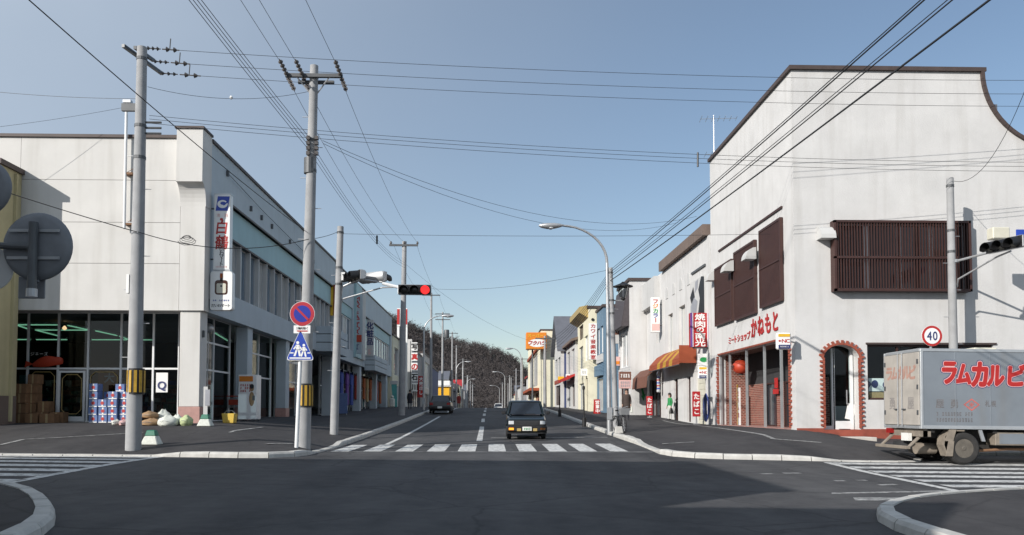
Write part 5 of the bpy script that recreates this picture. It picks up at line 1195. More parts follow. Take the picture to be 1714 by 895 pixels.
# ================================================================== FAR HOUSES BEYOND THE CREST
names = [('low white house', 'pale'), ('cream house', 'cream'), ('grey house', 'grey_wall'), ('brown house', 'brown_wall')]
rnd = random.Random(21); k = 0
for sgn in (-1, 1):
    y = 168 if sgn < 0 else 155
    i = 0
    while y < 300:
        nm, wm = names[(i*3+(0 if sgn < 0 else 1)) % 4]; d_ = rnd.uniform(9, 15); f = rnd.uniform(8.0, 9.5); h = rnd.uniform(5.5, 8)
        x0, x1 = (-f-10, -f) if sgn < 0 else (f, f+10)
        house('far_house', ['first', 'second', 'third', 'fourth', 'fifth', 'sixth', 'seventh', 'eighth', 'ninth', 'tenth'][i]+' '+nm+' past the road crest, '+('left' if sgn < 0 else 'right')+' side', x0, x1, y, y+d_, g(y)-.6, g(y)+h, wm, 'house', front=((y+1, y+d_-1, g(y)+3.6, g(y)+5, 'alu', 'pane_dark', 3), (y+1, y+d_-1, g(y)+.8, g(y)+2.6, 'alu', 'pane_dark', 3)), roof='gable_y' if i % 2 else 'gable_x', rm=['roof_tin', 'letter_red', 'roof_dark'][i % 3], rh=1.8)
        y += d_+rnd.uniform(1, 7); i += 1

# ================================================================== WOODED HILL
def ridge(x):                                            # crest height at y=480
    pts = [(-420, 92), (-220, 87), (-110, 74), (-66, 64), (-48, 58), (-30, 49), (-12, 42), (2, 38), (14, 34), (24, 26), (40, 12), (70, 3), (140, 0), (420, 0)]
    for (a, b), (c, d) in zip(pts, pts[1:]):
        if a <= x <= c:
            t = (x-a)/(c-a); t = t*t*(3-2*t) if False else t; return max(0, b+(d-b)*t-7*min(1, (b+(d-b)*t)/20))
    return pts[0][1] if x < -420 else 0
def hill(x, y):
    k = ridge(x*480/max(300, y) if y < 480 else x)*1.0
    u = sst(315, 480, y) if y <= 480 else 1-.9*sst(480, 900, y)
    return -.8+k*u+(2.2*math.sin(x*.07+y*.03)+1.6*math.sin(x*.031-y*.05))*u*(k > 8)
struct(sheet(axis_pts([(-420, 180, 10)]), axis_pts([(300, 560, 10), (560, 920, 40)]), hill).obj('hill', 'hill_soil', smooth=True, fix=False))
rnd = random.Random(5); fb_ = MB()
def bare_tree(p, h):
    vs = []; fs = []
    def tri(a, b, w):
        d = (b-a); s_ = d.cross(Vector((rnd.uniform(-1, 1), rnd.uniform(-1, 1), rnd.uniform(-1, 1)))).normalized()*w
        n_ = len(vs); vs.extend([a-s_, a+s_, b]); fs.append((n_, n_+1, n_+2))
    p = Vector(p); tp = p+Vector((rnd.uniform(-.6, .6), rnd.uniform(-.6, .6), h*.75)); tri(p, tp, .22)
    for k in range(13):
        q = p.lerp(tp, rnd.uniform(.3, 1)); a = rnd.uniform(0, 6.28); l = h*rnd.uniform(.2, .42); e = q+Vector((math.cos(a)*l*.85, math.sin(a)*l*.85, l*rnd.uniform(.15, .8))); tri(q, e, .12)
        for j in range(3):
            q2 = q.lerp(e, rnd.uniform(.3, .95)); a2 = rnd.uniform(0, 6.28); l2 = l*rnd.uniform(.3, .6); tri(q2, q2+Vector((math.cos(a2)*l2*.7, math.sin(a2)*l2*.7, l2*rnd.uniform(-.1, .9))), .10)
    fb_.add(vs, fs)
for k in range(6500):
    y = 320+190*rnd.random()**.8; x = rnd.uniform(-165, 70)*y/480-8; z = hill(x, y)
    if z < -.2: continue
    bare_tree((x, y, z-.3), rnd.uniform(4.5, 9))
struct(fb_.obj('bare_woodland', 'twig', fix=False), 'stuff'); 

# ================================================================== POLES
def band(T, P, z0, z1, r, n=10):                         # black and yellow wrap-around guard
    b = MB().lathe([(r+.012, z0), (r+.012, z1)], P, 20).obj('guard_band', 'black', T, smooth=True)
    for k in range(n):
        a = 2*math.pi*k/n; c = Vector((math.cos(a), math.sin(a), 0)); s_ = Vector((-c.y, c.x, 0))*(r*.19); p = V3(P)+c*(r+.016)
        MB().hexa([p-s_+ZU_*(z0+.05), p+s_+ZU_*(z0+.05), p+s_+c*.012+ZU_*(z0+.05), p-s_+c*.012+ZU_*(z0+.05)], [p-s_+ZU_*(z1-.05), p+s_+ZU_*(z1-.05), p+s_+c*.012+ZU_*(z1-.05), p-s_+c*.012+ZU_*(z1-.05)]).obj('yellow_stripe', 'guard_yellow', b)
def pole(base, top, r0, r1, label, group='utility poles', steps=True, name='utility_pole', m='concrete', n=16):
    base, top = V3(base), V3(top); T = thing(name, base, label, 'pole', group)
    k = 9; pth = [base.lerp(top, i/k)-ZU_*(.3 if i == 0 else 0) for i in range(k+1)]
    MB().tube(pth, r0, n, r1).obj('shaft', m, T, smooth=True)
    if steps:
        L_ = (top-base).length; z = 2.4; s_ = None; i = 0
        while z < L_-1.2:
            p = base.lerp(top, z/L_); rr = r0+(r1-r0)*z/L_; d = 1 if i % 2 else -1
            if s_ is None: s_ = MB().tube([p+XR_*d*rr, p+XR_*d*(rr+.17)], .011, 5).obj('step_bolt', 'steel', T); b0 = ORG[s_.name]; off0 = b0-(p+XR_*d*rr)
            else: MB().tube([p+XR_*d*rr, p+XR_*d*(rr+.17)], .011, 5).obj('step_bolt', 'steel', T)
            z += .9; i += 1
        for q in (.72, .8, .97): 
            p = base.lerp(top, q); rr = r0+(r1-r0)*q; MB().lathe([(rr+.012, -.04), (rr+.012, .04)], p, 14).obj('clamp', 'steel_dark', T)
    return T
def insul(T, a, b, r=.055, n=4):                          # string of insulator discs from a to b
    a, b = V3(a), V3(b); mb = MB(); mb.tube([a, b], .018, 6)
    for k in range(n):
        p = a.lerp(b, (k+.6)/(n+.3)); q = a.lerp(b, (k+.9)/(n+.3)); mb.tube([p, q], [r, r*.5], 10)
    return mb.obj('insulator', 'porcelain', T)
b1 = gd(223, 750); t1 = at(238, 79, b1.y)
P1 = pole(b1, t1, .2, .125, 'tall concrete utility pole with yellow guard band in front of the corner store')
band(P1, b1+Vector((.04, 0, 0)), 1.42, 2.1, .195)
for k, (a, b) in enumerate((((206, 76, 22.3), (271, 123, 24.1)), ((226, 79, 22.4), (257, 101, 23.6)))):
    a = at(*a); b = at(*b); d = (b-a).normalized(); s_ = d.cross(ZU_)*.045; dz = ZU_*.045
    MB().hexa([a-s_-dz, a+s_-dz, b+s_-dz, b-s_-dz], [a-s_+dz, a+s_+dz, b+s_+dz, b-s_+dz]).obj('cross_arm', 'steel_dark', P1)
hv = [((243, 80, 22.6), (300, 84, 22.6)), ((254, 102, 23.2), (318, 107, 23.2)), ((266, 122, 23.9), (336, 127, 23.9))]
for a, b in hv:
    a = at(*a); b = at(*b); insul(P1, a, a.lerp(b, .45), .06, 3); insul(P1, a.lerp(b, .5), b, .075, 2); c = a.lerp(b, .72); MB().tube([c, c+Vector((.02, 0, .32))], .015, 5).obj('jumper', 'cable', P1)
for z in (-2.05, -2.2, -2.35): MB().tube([t1+Vector((.1, 0, z)), t1+Vector((.55, 0, z))], .03, 6).obj('wire_bracket', 'steel_dark', P1)
MB().box(t1.x-.5, t1.x-.1, t1.y-.05, t1.y+.05, t1.z-1.75, t1.z-1.55).obj('service_bracket', 'steel_dark', P1)
MB().box(b1.x-.24, b1.x-.17, b1.y-.08, b1.y+.08, b1.z+4.1, b1.z+4.6).obj('number_plate', 'sign_white', P1)
b2 = gd(508, 747); t2 = at(526, 110, b2.y)
P2 = pole(b2, t2, .2, .12, 'concrete utility pole behind the no parking sign with cross arm')
band(P2, b2+Vector((.03, 0, 0)), 1.12, 1.8, .19)
zA = at(525, 130, b2.y).z
xa, xb = at(480, 128, b2.y).x, at(575, 133, b2.y).x
MB().box(xa, xb, b2.y-.2, b2.y-.1, zA-.05, zA+.05).obj('cross_arm', 'steel_dark', P2); MB().box(xa+.3, xb-.3, b2.y+.1, b2.y+.19, zA-.12, zA-.03).obj('cross_arm', 'steel_dark', P2)
for x in (xa+.05, t2.x-.3, xb-.05):
    insul(P2, (x, b2.y-.15, zA), (x-.02, b2.y-.95, zA+.12), .07, 4); insul(P2, (x, b2.y-.1, zA-.02), (x+.01, b2.y+.7, zA-.1), .07, 4)
for dx in (-.5, .5): MB().tube([(t2.x+dx, b2.y-.15, zA), (t2.x, b2.y, zA-.6)], .02, 6).obj('arm_brace', 'steel', P2)
for z in (-2.2, -2.35, -2.5, -2.65): 
    for d in (-1, 1): MB().box(t2.x+d*.12-.04, t2.x+d*.12+.06, b2.y-.22, b2.y-.1, t2.z+z-.05, t2.z+z+.05).obj('spool', 'porcelain', P2)
MB().lathe([(.17, t2.z-3.2-b2.z), (.17, t2.z-2.75-b2.z)], (at(519, 250, b2.y).x, b2.y, b2.z), 16).obj('cable_wrap', 'steel_dark', P2)
bs_ = gd(559, 727); ts = at(570, 379, bs_.y)
PS = pole(bs_, ts, .16, .12, 'grey concrete signal pole carrying two traffic lights', 'signal poles', name='signal_pole')
b3 = gd(672, 700); b3.y = 54; b3 = Vector((at(672, 700, 54).x, 54, side(-5.9, 54))); t3 = at(677, 404, 54)
P3 = pole(b3, t3, .24, .15, 'dark concrete utility pole with plain cross arm left of the red signal', steps=False)
MB().box(at(652, 409, 54).x, at(700, 409, 54).x, 53.8, 53.9, t3.z-.35, t3.z-.22).obj('cross_arm', 'steel_dark', P3)
for x in (-.9, 0, .9): MB().lathe([(.05, 0), (.08, .08), (.04, .2)], (t3.x+x, 53.85, t3.z-.22), 8).obj('insulator', 'porcelain', P3)
# right-hand poles
br = gd(1031, 722); tr_ = at(1022, 448, br.y)
PR = pole(br, tr_, .12, .085, 'slim grey utility pole just right of the silver street lamp')
bq = Vector((15.2, 25.9, side(15.2, 25.9))); tq = at(1590, 298, 25.9); bq.x = at(1598, 700, 25.9).x
PQ = pole(bq, tq, .15, .11, 'grey signal pole in front of the brown lattice window, behind the truck', 'signal poles', name='signal_pole')
def simple_pole(px, pyt, Y, label, arms=1, tr=False, X=None):
    t = at(px, pyt, Y); b = Vector((t.x, Y, surf(t.x, Y))); T = pole(b, t, .17, .1, label, steps=False, n=10)
    for k in range(arms): MB().box(t.x-.9, t.x+.9, Y-.16, Y-.08, t.z-.3-.7*k, t.z-.2-.7*k).obj('cross_arm', 'steel_dark', T)
    if tr: MB().lathe([(.3, 0), (.32, .05), (.32, .9), (.28, 1.0)], (t.x+.5, Y, t.z-3.2), 14).obj('transformer', 'steel_dark', T, smooth=True)
    return T
farL = [(722, 490, 80, 'tallest utility pole beyond the curved street lamp on the left', 1, False), (741, 522, 98, 'utility pole with transformer and double cross arms on the left', 2, True), (757, 555, 122, 'utility pole rising behind the yellow shop', 1, False), (764, 578, 142, 'slender utility pole just right of the yellow shop', 1, False), (775, 600, 165, 'far utility pole below the hill, fifth along the left row', 1, False), (783, 628, 205, 'distant utility pole, sixth along the left row', 1, False), (791, 642, 245, 'most distant utility pole of the left row', 1, False)]
for a in farL: simple_pole(*a)
farR = [(912, 562, 74, 'grey utility pole in front of the cream supermarket', 1, False), (874, 598, 120, 'utility pole left of the supermarket canopy', 1, False), (853, 628, 165, 'far utility pole at the right of the crest', 1, False), (841, 640, 215, 'most distant utility pole of the right row', 1, False)]
for a in farR: simple_pole(*a)
onm = ['first', 'second', 'third', 'fourth']
for sgn, yl in ((-1, (178, 214, 248, 285)), (1, (185, 228, 268))):
    for i, Yq in enumerate(yl):
        T = thing('utility_pole', (sgn*6.1, Yq, g(Yq)), onm[i]+' thin pale pole beyond the road crest, '+('left' if sgn < 0 else 'right')+' side', 'pole', 'utility poles')
        MB().tube([(sgn*6.1, Yq, g(Yq)-.2), (sgn*6.1, Yq, g(Yq)+10.5)], .16, 8, .1).obj('shaft', 'concrete', T); MB().box(sgn*6.1-.8, sgn*6.1+.8, Yq-.06, Yq+.06, g(Yq)+9.9, g(Yq)+10.05).obj('cross_arm', 'steel_dark', T)

# ------------------------------------------------------------------ street lamps
def lamp(base, top, head, label, r=.1, lantern=False):
    base, top, head = V3(base), V3(top), V3(head); T = thing('street_lamp', base, label, 'street lamp', 'street lamps along the main street')
    MB().tube([base-ZU_*.2, base.lerp(top, .4), top], r, 14, r*.62).obj('column', 'steel', T, smooth=True)
    d = head-top; pts = []
    for k in range(11):
        t = k/10; pts.append(top+Vector((d.x*(1-math.cos(t*math.pi/2)), d.y*t, d.z*math.sin(t*math.pi/2))))
    MB().tube(pts, r*.6, 10, r*.4).obj('arm', 'steel', T, smooth=True)
    s_ = 1 if d.x > 0 else -1; rings = []
    for k, (t, w, h0, h1) in enumerate(((-.1, .03, -.02, .03), (.05, .1, -.08, .07), (.3, .16, -.14, .1), (.6, .17, -.15, .1), (.85, .1, -.1, .07), (.95, .03, -.03, .02))):
        rings.append([head+Vector((s_*t, w*math.cos(a), (h1 if math.sin(a) > 0 else -h0)*math.sin(a)-.01*t)) for a in [2*math.pi*j/14 for j in range(14)]])
    MB().loft(rings).obj('lamp_head', 'steel', T, smooth=True)
    MB().lathe([(.06, -.17), (.13, -.13), (.13, -.1)], head+Vector((s_*.45, 0, 0)), 12).obj('diffuser', 'lens_clear', T)
    MB().box(base.x-r*1.1, base.x+r*1.1, base.y-r*1.15, base.y-r*.6, base.z+.5, base.z+1.0).obj('service_door', 'steel', T)
    return T
bl = gd(1020, 724); lampR = lamp(bl, at(1016, 440, bl.y), at(940, 377, bl.y-.3), 'silver curved street lamp in the foreground on the right pavement', .1)
ln = thing('wall_lantern', at(1042, 503, bl.y+.1), 'black old-fashioned lantern on a bracket beside the silver lamp', 'lantern'); c = at(1043, 503, bl.y+.1)
MB().tube([(bl.x, bl.y+.05, c.z), c+XR_*.05], .03, 6).obj('bracket', 'steel', ln)
MB().lathe([(.04, 0), (.09, .05), (.1, .12), (.05, .14)], c, 12).obj('base', 'black', ln)
MB().lathe([(.14, .14), (.25, .58)], c, 6).obj('glass_body', 'glass', ln)
for k in range(6):
    a = 2*math.pi*k/6; MB().tube([c+Vector((.12*math.cos(a), .12*math.sin(a), .14)), c+Vector((.255*math.cos(a), .255*math.sin(a), .58))], .016, 5).obj('rib', 'black', ln)
MB().lathe([(.42, .58), (.42, .61), (.34, .64), (.12, .73), (.03, .8)], c, 12).obj('cap', 'black', ln)
def lampY(px, hx, hy, Y, label):
    h = at(hx, hy, Y); b = at(px, 690, Y); lamp((b.x, Y, surf(b.x, Y)), (b.x, Y, h.z-1.3), h, label, .1)
lampY(709, 741, 528, 67, 'curved street lamp beside the five character tiles on the left')
lampY(764, 779, 605, 129, 'second curved street lamp of the left row, near the yellow shop')
lampY(781, 790, 634, 198, 'third curved street lamp of the left row, far down the street')
lampY(872, 858, 583, 104, 'curved street lamp left of the orange roof sign')
lampY(845, 832, 622, 160, 'far curved street lamp on the right below the hill')
lampY(836, 825, 645, 236, 'smallest curved street lamp far down the right side')

# ------------------------------------------------------------------ traffic lights
def signal(name, c, face, label, lit=None):
    """horizontal three-lens head; face = outward unit vector"""
    f = V3(face).normalized(); s_ = ZU_.cross(f); c = V3(c); T = thing(name, c-ZU_*.2, label, 'traffic light', 'traffic lights'); hw = .62
    rg = []
    for q in (-hw, -hw+.06, hw-.06, hw):
        k = .8 if abs(q) == hw else 1; rg.append([c+s_*q+f*(a*k)+ZU_*(b*k) for a, b in ((.1, -.19), (.1, .19), (.02, .2), (-.12, .17), (-.17, .08), (-.17, -.08), (-.12, -.17), (.02, -.2))])
    MB().loft(rg).obj('housing', 'steel', T, smooth=True)
    MB().hexa([c+s_*a*.6+f*.101+ZU_*b*.18 for a, b in ((-1,-1),(1,-1),(1,1),(-1,1))], [c+s_*a*.6+f*.112+ZU_*b*.18 for a, b in ((-1,-1),(1,-1),(1,1),(-1,1))]).obj('front_plate', 'black', T)
    for k in range(3):
        p = c+s_*((k-1)*.39)
        on = lit == k
        m = 'red_lit' if on else 'lens_off'
        lz = MB(); lz.tube([p+f*.1, p+f*.14, p+f*.155], [.168, .155, .06], 20); lz.obj('lens', m, T, smooth=True)
        vm = MB(); n_ = 20; seg = []
        for t in range(n_+1):
            a = R(-35)+R(250)*t/n_; d = s_*math.cos(a)+ZU_*math.sin(a); L_ = .34 if t not in (0, n_) else .22
            seg.append((p+d*.17+f*.1, p+d*.17+f*(.1+L_)-ZU_*.04, p+d*.182+f*(.1+L_)-ZU_*.04, p+d*.182+f*.1))
        for q, r_ in zip(seg, seg[1:]):
            for i in range(4): vm.add([q[i], r_[i], r_[(i+1) % 4], q[(i+1) % 4]], [(0,1,2,3)])
        if not on or True: vm.obj('visor', 'black' if not on else 'steel_dark', T, smooth=False)
    return T
cy = bs_.y
c2 = at(694, 485, cy-.6); sg2 = signal('traffic_light', c2, (.05, -1, -.06), 'traffic light facing the viewer with its red lens lit', None)
# the viewer's left is lens index by axis: rebuild lit lens explicitly on the viewer's right
for o in sg2.children:
    if o.name.startswith('lens') and abs((ORG[o.name].x)-(c2.x+.39)) < .12: o.data.materials[0] = MT['red_lit']
c1 = at(612, 464, cy-.2); signal('traffic_light', at(597, 463, cy-.3), (-.87, -.5, -.05), 'traffic light with dark visors turned left beside the signal pole'); signal('traffic_light', at(624, 464, cy-.1), (.55, .83, -.05), 'grey back of a traffic light between the other two signals')
am = group_empty('signal_arm', (bs_.x, cy, c2.z), PS)
MB().tube([at(570, 500, cy), at(573, 480, cy), at(600, 467, cy-.1), at(640, 472, cy-.4)], .035, 8).obj('arm', 'steel', am, smooth=True)
MB().tube([at(640, 474, cy-.4), at(682, 484, cy-.42)], .06, 8).obj('arm_end', 'white_metal', am)
MB().tube([at(569, 512, cy), at(574, 500, cy), at(640, 481, cy-.35), at(668, 480, cy-.45)], .028, 8).obj('brace', 'steel', am)
MB().box(at(573, 456, cy).x, at(579, 456, cy).x, cy-.2, cy+.05, at(575, 470, cy).z, at(575, 457, cy).z).obj('junction_box', 'white_enamel', am)
# right-hand signal over the cross street
cq = at(1684, 409, 24.0); signal('traffic_light', cq, (-.93, -.32, -.08), 'traffic light with black visors at the right edge beside the lattice window')
aq = group_empty('signal_arm', (bq.x, 25.9, cq.z-.5), PQ); q0 = at(1600, 437, 25.9)
MB().tube([q0, at(1660, 421, 24.6), cq+Vector((.15, 0, -.05))], .04, 8).obj('arm', 'steel', aq); MB().tube([at(1602, 480, 25.9), at(1604, 467, 25.7), at(1668, 430, 24.5), cq+Vector((.15, 0, -.2))], .03, 8).obj('brace', 'steel', aq)
MB().lathe([(.13, -.05), (.13, .05)], (q0.x-.05, 25.9, q0.z), 12).obj('collar', 'steel', aq)
jb = at(1670, 391, 25.2); jbx = MB().box(jb.x-.28, jb.x+.28, jb.y-.2, jb.y+.15, jb.z-.2, jb.z+.18).obj('cable_box', 'shutter_cream', aq, bevel=.03)
ps = thing('blue_plate_sign', at(1710, 390, 25), 'edge of a blue plate sign at the right margin above the signal', 'sign'); a = at(1701, 384, 23.8); MB().box(a.x, a.x+.7, 23.78, 23.82, a.z-.2, a.z).obj('plate', 'sign_blue', ps); MB().tube([(a.x+.3, 23.82, a.z-.1), cq+Vector((.3, .1, .1))], .02, 6).obj('bracket', 'steel', ps)

# ------------------------------------------------------------------ road signs
bp_ = gd(496, 749); Yp = bp_.y; tp_ = at(507, 506, Yp)
rs = thing('no_parking_sign', bp_, 'round blue and red no parking sign with crossing triangle on a white post', 'road sign')
MB().tube([bp_-ZU_*.1, tp_], .055, 12).obj('post', 'white_metal', rs, smooth=True)
c = at(506, 525, Yp-.1)
def round_sign(T, c, r, parts):
    y = c.y
    MB().lathe([(r, 0), (r, .02)], c, 32, 'y').obj('disc', 'white_enamel', T)
    for i, (rad, m) in enumerate(parts):
        mb = MB(); disc(mb, (c.x, y, c.z), XR_, ZU_, rad*r, n=36, off=.004+.003*i); mb.obj('face', m, T, fix=False)
    for s_ in (-.3, .3): MB().box(c.x-.09, c.x+.09, y+.02, y+.07, c.z+s_*r*2-.02, c.z+s_*r*2+.02).obj('clamp', 'steel', T)
mats(ns_blue=((.015,.03,.30), dict(rough=.4, var=.08, scale=4)), ns_red=((.40,.025,.04), dict(rough=.4, var=.1, scale=4)))
round_sign(rs, c, .345, ((.97, 'ns_red'), (.68, 'ns_blue')))
mb = MB(); poly(mb, c, XR_, ZU_, [(-.19, .15), (-.15, .19), (.19, -.15), (.15, -.19)], off=.014); mb.obj('slash', 'ns_red', rs, fix=False)
c = at(505.5, 551, Yp-.1); MB().box(c.x-.23, c.x+.23, c.y, c.y+.015, c.z-.11, c.z+.11).obj('time_plate', 'white_enamel', rs); letters('plate_lettering', '2輪を除く', (c.x-.14, c.y, c.z+.03), XR_, ZU_, .08, 'letter_black', rs, step=.07, bold=.02); mb = MB(); poly(mb, c, XR_, ZU_, [(-.16, -.04), (-.12, -.065), (.14, -.065), (.18, -.04), (.14, -.03), (-.12, -.03)], off=.005); mb.obj('plate_arrow', 'letter_red', rs, fix=False)
c = at(502.5, 586, Yp-.1)
tri = [(-.355, -.25), (-.33, -.28), (.33, -.28), (.355, -.25), (.355, -.2), (.05, .48), (0, .52), (-.05, .48), (-.355, -.2)]
MB().prism([(c.x+p[0], c.z+p[1]) for p in tri], 'y', c.y, c.y+.015).obj('crossing_plate', 'white_enamel', rs)
mb = MB(); poly(mb, c, XR_, ZU_, [(p[0]*.95, p[1]*.95+.004) for p in tri], off=.004); mb.obj('blue_face', 'sign_blue', rs, fix=False)
mb = MB()
def walker(ox, oz, k):
    disc(mb, c+Vector((ox, 0, oz+.2*k)), XR_, ZU_, .045*k, n=12, off=.008)
    for pts in ([(-.05, .14), (.05, .14), (.06, -.02), (-.05, -.02)], [(-.05, 0), (.0, 0), (-.06, -.2), (-.12, -.19)], [(0, 0), (.06, 0), (.1, -.2), (.04, -.2)], [(-.05, .13), (-.13, .02), (-.1, 0), (-.03, .08)], [(.05, .13), (.12, .03), (.1, .0), (.03, .08)]): poly(mb, c+Vector((ox, 0, oz)), XR_, ZU_, [(p[0]*k, p[1]*k) for p in pts], off=.008)
walker(-.07, .02, .95); walker(.1, -.02, .8)
for a, b in ((-.28, -.18), (.2, .28)): poly(mb, c, XR_, ZU_, [(a, -.09), (b, -.09), (b, -.06), (a, -.06)], off=.008)
poly(mb, c, XR_, ZU_, [(-.29, -.235), (.29, -.235), (.29, -.2), (-.29, -.2)], off=.008)
mb.obj('walking_figures', 'white_enamel', rs, fix=False)
# 40 km/h sign
c = at(1560, 562, 22.6); sp = thing('speed_limit_sign', (c.x, 22.7, side(c.x, 22.7)), 'round white speed limit sign with red ring reading 40', 'road sign')
round_sign(sp, c, .3, ((.99, 'letter_red'), (.76, 'white_enamel'))); letters('lettering', '40', (c.x-.085, c.y, c.z), XR_, ZU_, .36, 'letter_navy', sp, step=.17, bold=.015, wide=.8, fit=False, off=.016)
MB().tube([(c.x, 22.68, side(c.x, 22.7)-.1), (c.x, 22.68, c.z+.3)], .035, 10).obj('post', 'steel', sp)
# road mirrors at the near left corner, seen from behind
rm_ = thing('road_mirror', (at(-60, 400, 12).x, 12, road(-8, 12)+.14), 'round road mirrors on a grey post at the left edge, seen from behind', 'road mirror')
pxx = at(-60, 400, 12).x; MB().tube([(pxx, 12, road(-8, 12)), (pxx, 12, 5.4)], .06, 12).obj('post', 'steel_dark', rm_)
def mirror(px, py, r, Y, m='mirror_back'):
    c = at(px, py, Y); o = MB().lathe([(.04, -.07), (r*.5, -.055), (r*.85, -.03), (r, .0), (r+.012, .02), (r+.012, .04), (r*.98, .045)], c, 36, 'y').obj('mirror', m, rm_, smooth=True)
    for dz in (-.19, .22):
        h = math.sqrt(max(.01, r*r-dz*dz))*.85; MB().box(c.x-h, c.x+h*.95, Y-.085, Y-.06, c.z+dz-.022, c.z+dz+.022).obj('rib', 'steel', o)
    return c
c = mirror(62, 412, .50, 12.0); MB().tube([(c.x+.02, 11.86, c.z-.72), (c.x+.02, 11.86, c.z+.33)], .065, 12).obj('mount_tube', 'steel_dark', rm_); MB().lathe([(.075, -.78), (.075, -.66)], (c.x+.02, 11.86, c.z), 12).obj('tube_cap', 'steel', rm_)
MB().tube([(pxx, 11.95, c.z+.02), (c.x, 11.86, c.z-.04)], .05, 10).obj('arm', 'steel_dark', rm_)
c = mirror(-32, 313, .43, 12.1); MB().tube([(pxx, 12, c.z), (c.x, 11.98, c.z)], .04, 8).obj('arm', 'steel_dark', rm_)
c = at(-14, 450, 12.1); MB().lathe([(.03, -.03), (.33, -.02), (.33, .0)], c, 30, 'y').obj('round_plate', 'pale', rm_)
c = at(54, 481, 12.1); MB().box(c.x-.2, c.x+.2, 12.08, 12.1, c.z-.17, c.z+.16).obj('square_plate', 'mirror_back', rm_, bevel=.02); MB().tube([(c.x, 12.05, c.z), at(64, 470, 11.9)], .02, 6).obj('plate_arm', 'steel_dark', rm_)

# ------------------------------------------------------------------ service mast and globe lamp at the store
ms_ = thing('service_mast', at(208, 387, 28.85), 'thin white service mast fixed to the store wall beside the utility pole', 'mast'); a = at(212, 168, 28.8); b = at(208, 383, 28.8)
MB().tube([b, a], .05, 10).obj('tube', 'white_metal', ms_); MB().box(a.x-.1, a.x+.18, 28.7, 28.9, a.z-.1, a.z).obj('head', 'steel', ms_)
for py_ in (290, 374): c = at(210, py_, 28.8); MB().box(c.x-.05, c.x+.25, 28.78, 28.98, c.z-.04, c.z+.04).obj('bracket', 'rusty', ms_); MB().tube([c, c+Vector((.3, .15, .28))], .01, 5).obj('stay', 'rusty', ms_)
gb = gd(346, 706); gl_ = thing('globe_lamp', gb, 'mirrored silver globe on a thin pole by the white column', 'lamp'); c = at(349, 549, gb.y)
MB().tube([gb, (c.x, gb.y, c.z)], .02, 8).obj('pole', 'steel', gl_); MB().lathe([(.02, -.2), (.12, -.16), (.19, -.07), (.2, 0), (.19, .07), (.12, .16), (.02, .2)], c, 18).obj('globe', 'steel', gl_, smooth=True)
def cone_base(p, label, post=False):
    T = thing('sign_base', p, label, 'base', 'weighted green and white bases'); p = V3(p)
    MB().hexa([p+Vector((x, y, 0)) for x, y in ((-.24, -.2), (.24, -.2), (.24, .2), (-.24, .2))], [p+Vector((x, y, .24)) for x, y in ((-.15, -.13), (.15, -.13), (.15, .13), (-.15, .13))]).obj('foot', 'sack_white', T, bevel=.02)
    MB().hexa([p+Vector((x, y, .241)) for x, y in ((-.15, -.13), (.15, -.13), (.15, .13), (-.15, .13))], [p+Vector((x, y, .4)) for x, y in ((-.11, -.09), (.11, -.09), (.11, .09), (-.11, .09))]).obj('top', 'plastic_green', T, bevel=.02)
    if post: MB().box(p.x-.08, p.x+.06, p.y-.02, p.y+.02, p.z+.4, p.z+1.35).obj('board', 'pale', T); MB().box(p.x-.02, p.x+.14, p.y-.03, p.y-.021, p.z+.7, p.z+1.25).obj('print', 'faint_grey', T)
cone_base(gd(254, 744), 'green and white weighted base standing beside the large utility pole'); cone_base(gd(344, 713), 'green and white weighted base with a narrow board by the column', True)

# ------------------------------------------------------------------ goods outside the store
def carton(x, y, z, w, d, h, m, label, mark=None, group=None):
    o = MB().box(x, x+w, y, y+d, z, z+h).obj('carton', m, bevel=.008); tag(o, label, 'carton', group)
    MB().box(x+w*.42, x+w*.58, y-.004, y-.001, z+.01, z+h-.01).obj('tape', 'cloth_tan' if not mark else 'sign_white', o)
    if mark:
        mb = MB(); disc(mb, (x+w/2, y-.004, z+h*.52), XR_, ZU_, h*.22, n=14, off=.003); mb.obj('red_mark', 'carton_red', o, fix=False); MB().box(x+.02, x+w-.02, y-.005, y-.0005, z+.01, z+h*.15).obj('band', 'sign_white', o)
    return o
yC = 29.75; od = ['bottom', 'second', 'third', 'fourth', 'fifth', 'sixth']
stk = [((148, 163), 5, 0), ((164.5, 179.5), 3, 0), ((164, 179), 4, .42), ((180, 196), 4, 0), ((197, 213), 4, .1), ((182, 198), 5, .45), ((199, 214), 5, .55)]
nmS = ['leftmost blue stack', 'short second blue stack', 'stack behind the short blue stack', 'third blue stack', 'blue stack beside the utility pole', 'rear middle blue stack', 'rear blue stack beside the pole']
for (pa, pb), n_, dy in stk:
    x0 = at(pa, 690, yC).x; x1 = at(pb, 690, yC).x; z = side((x0+x1)/2, yC+dy); h = .29; k0 = stk.index(((pa, pb), n_, dy))
    for q in range(n_): carton(x0+random.uniform(-.015, .015), yC+dy+random.uniform(-.02, .02), z+h*q, x1-x0-.01, .4, h-.006, 'carton_blue', 'blue and white carton, '+od[q]+' in the '+nmS[k0], True, 'blue cartons outside the store')
bstk = [((24, 46), 4, .2, .36), ((50, 72), 1, 0, .36), ((73, 98), 1, 0, .34), ((58, 78), 2, .42, .4), ((38, 56), 5, .5, .36), ((80, 103), 1, .42, .4)]
bn = ['tall stack at the ochre wall', 'front row left of the door', 'front row nearest the door', 'pair behind the front row', 'tallest rear stack at the ochre wall', 'rear row nearest the door']
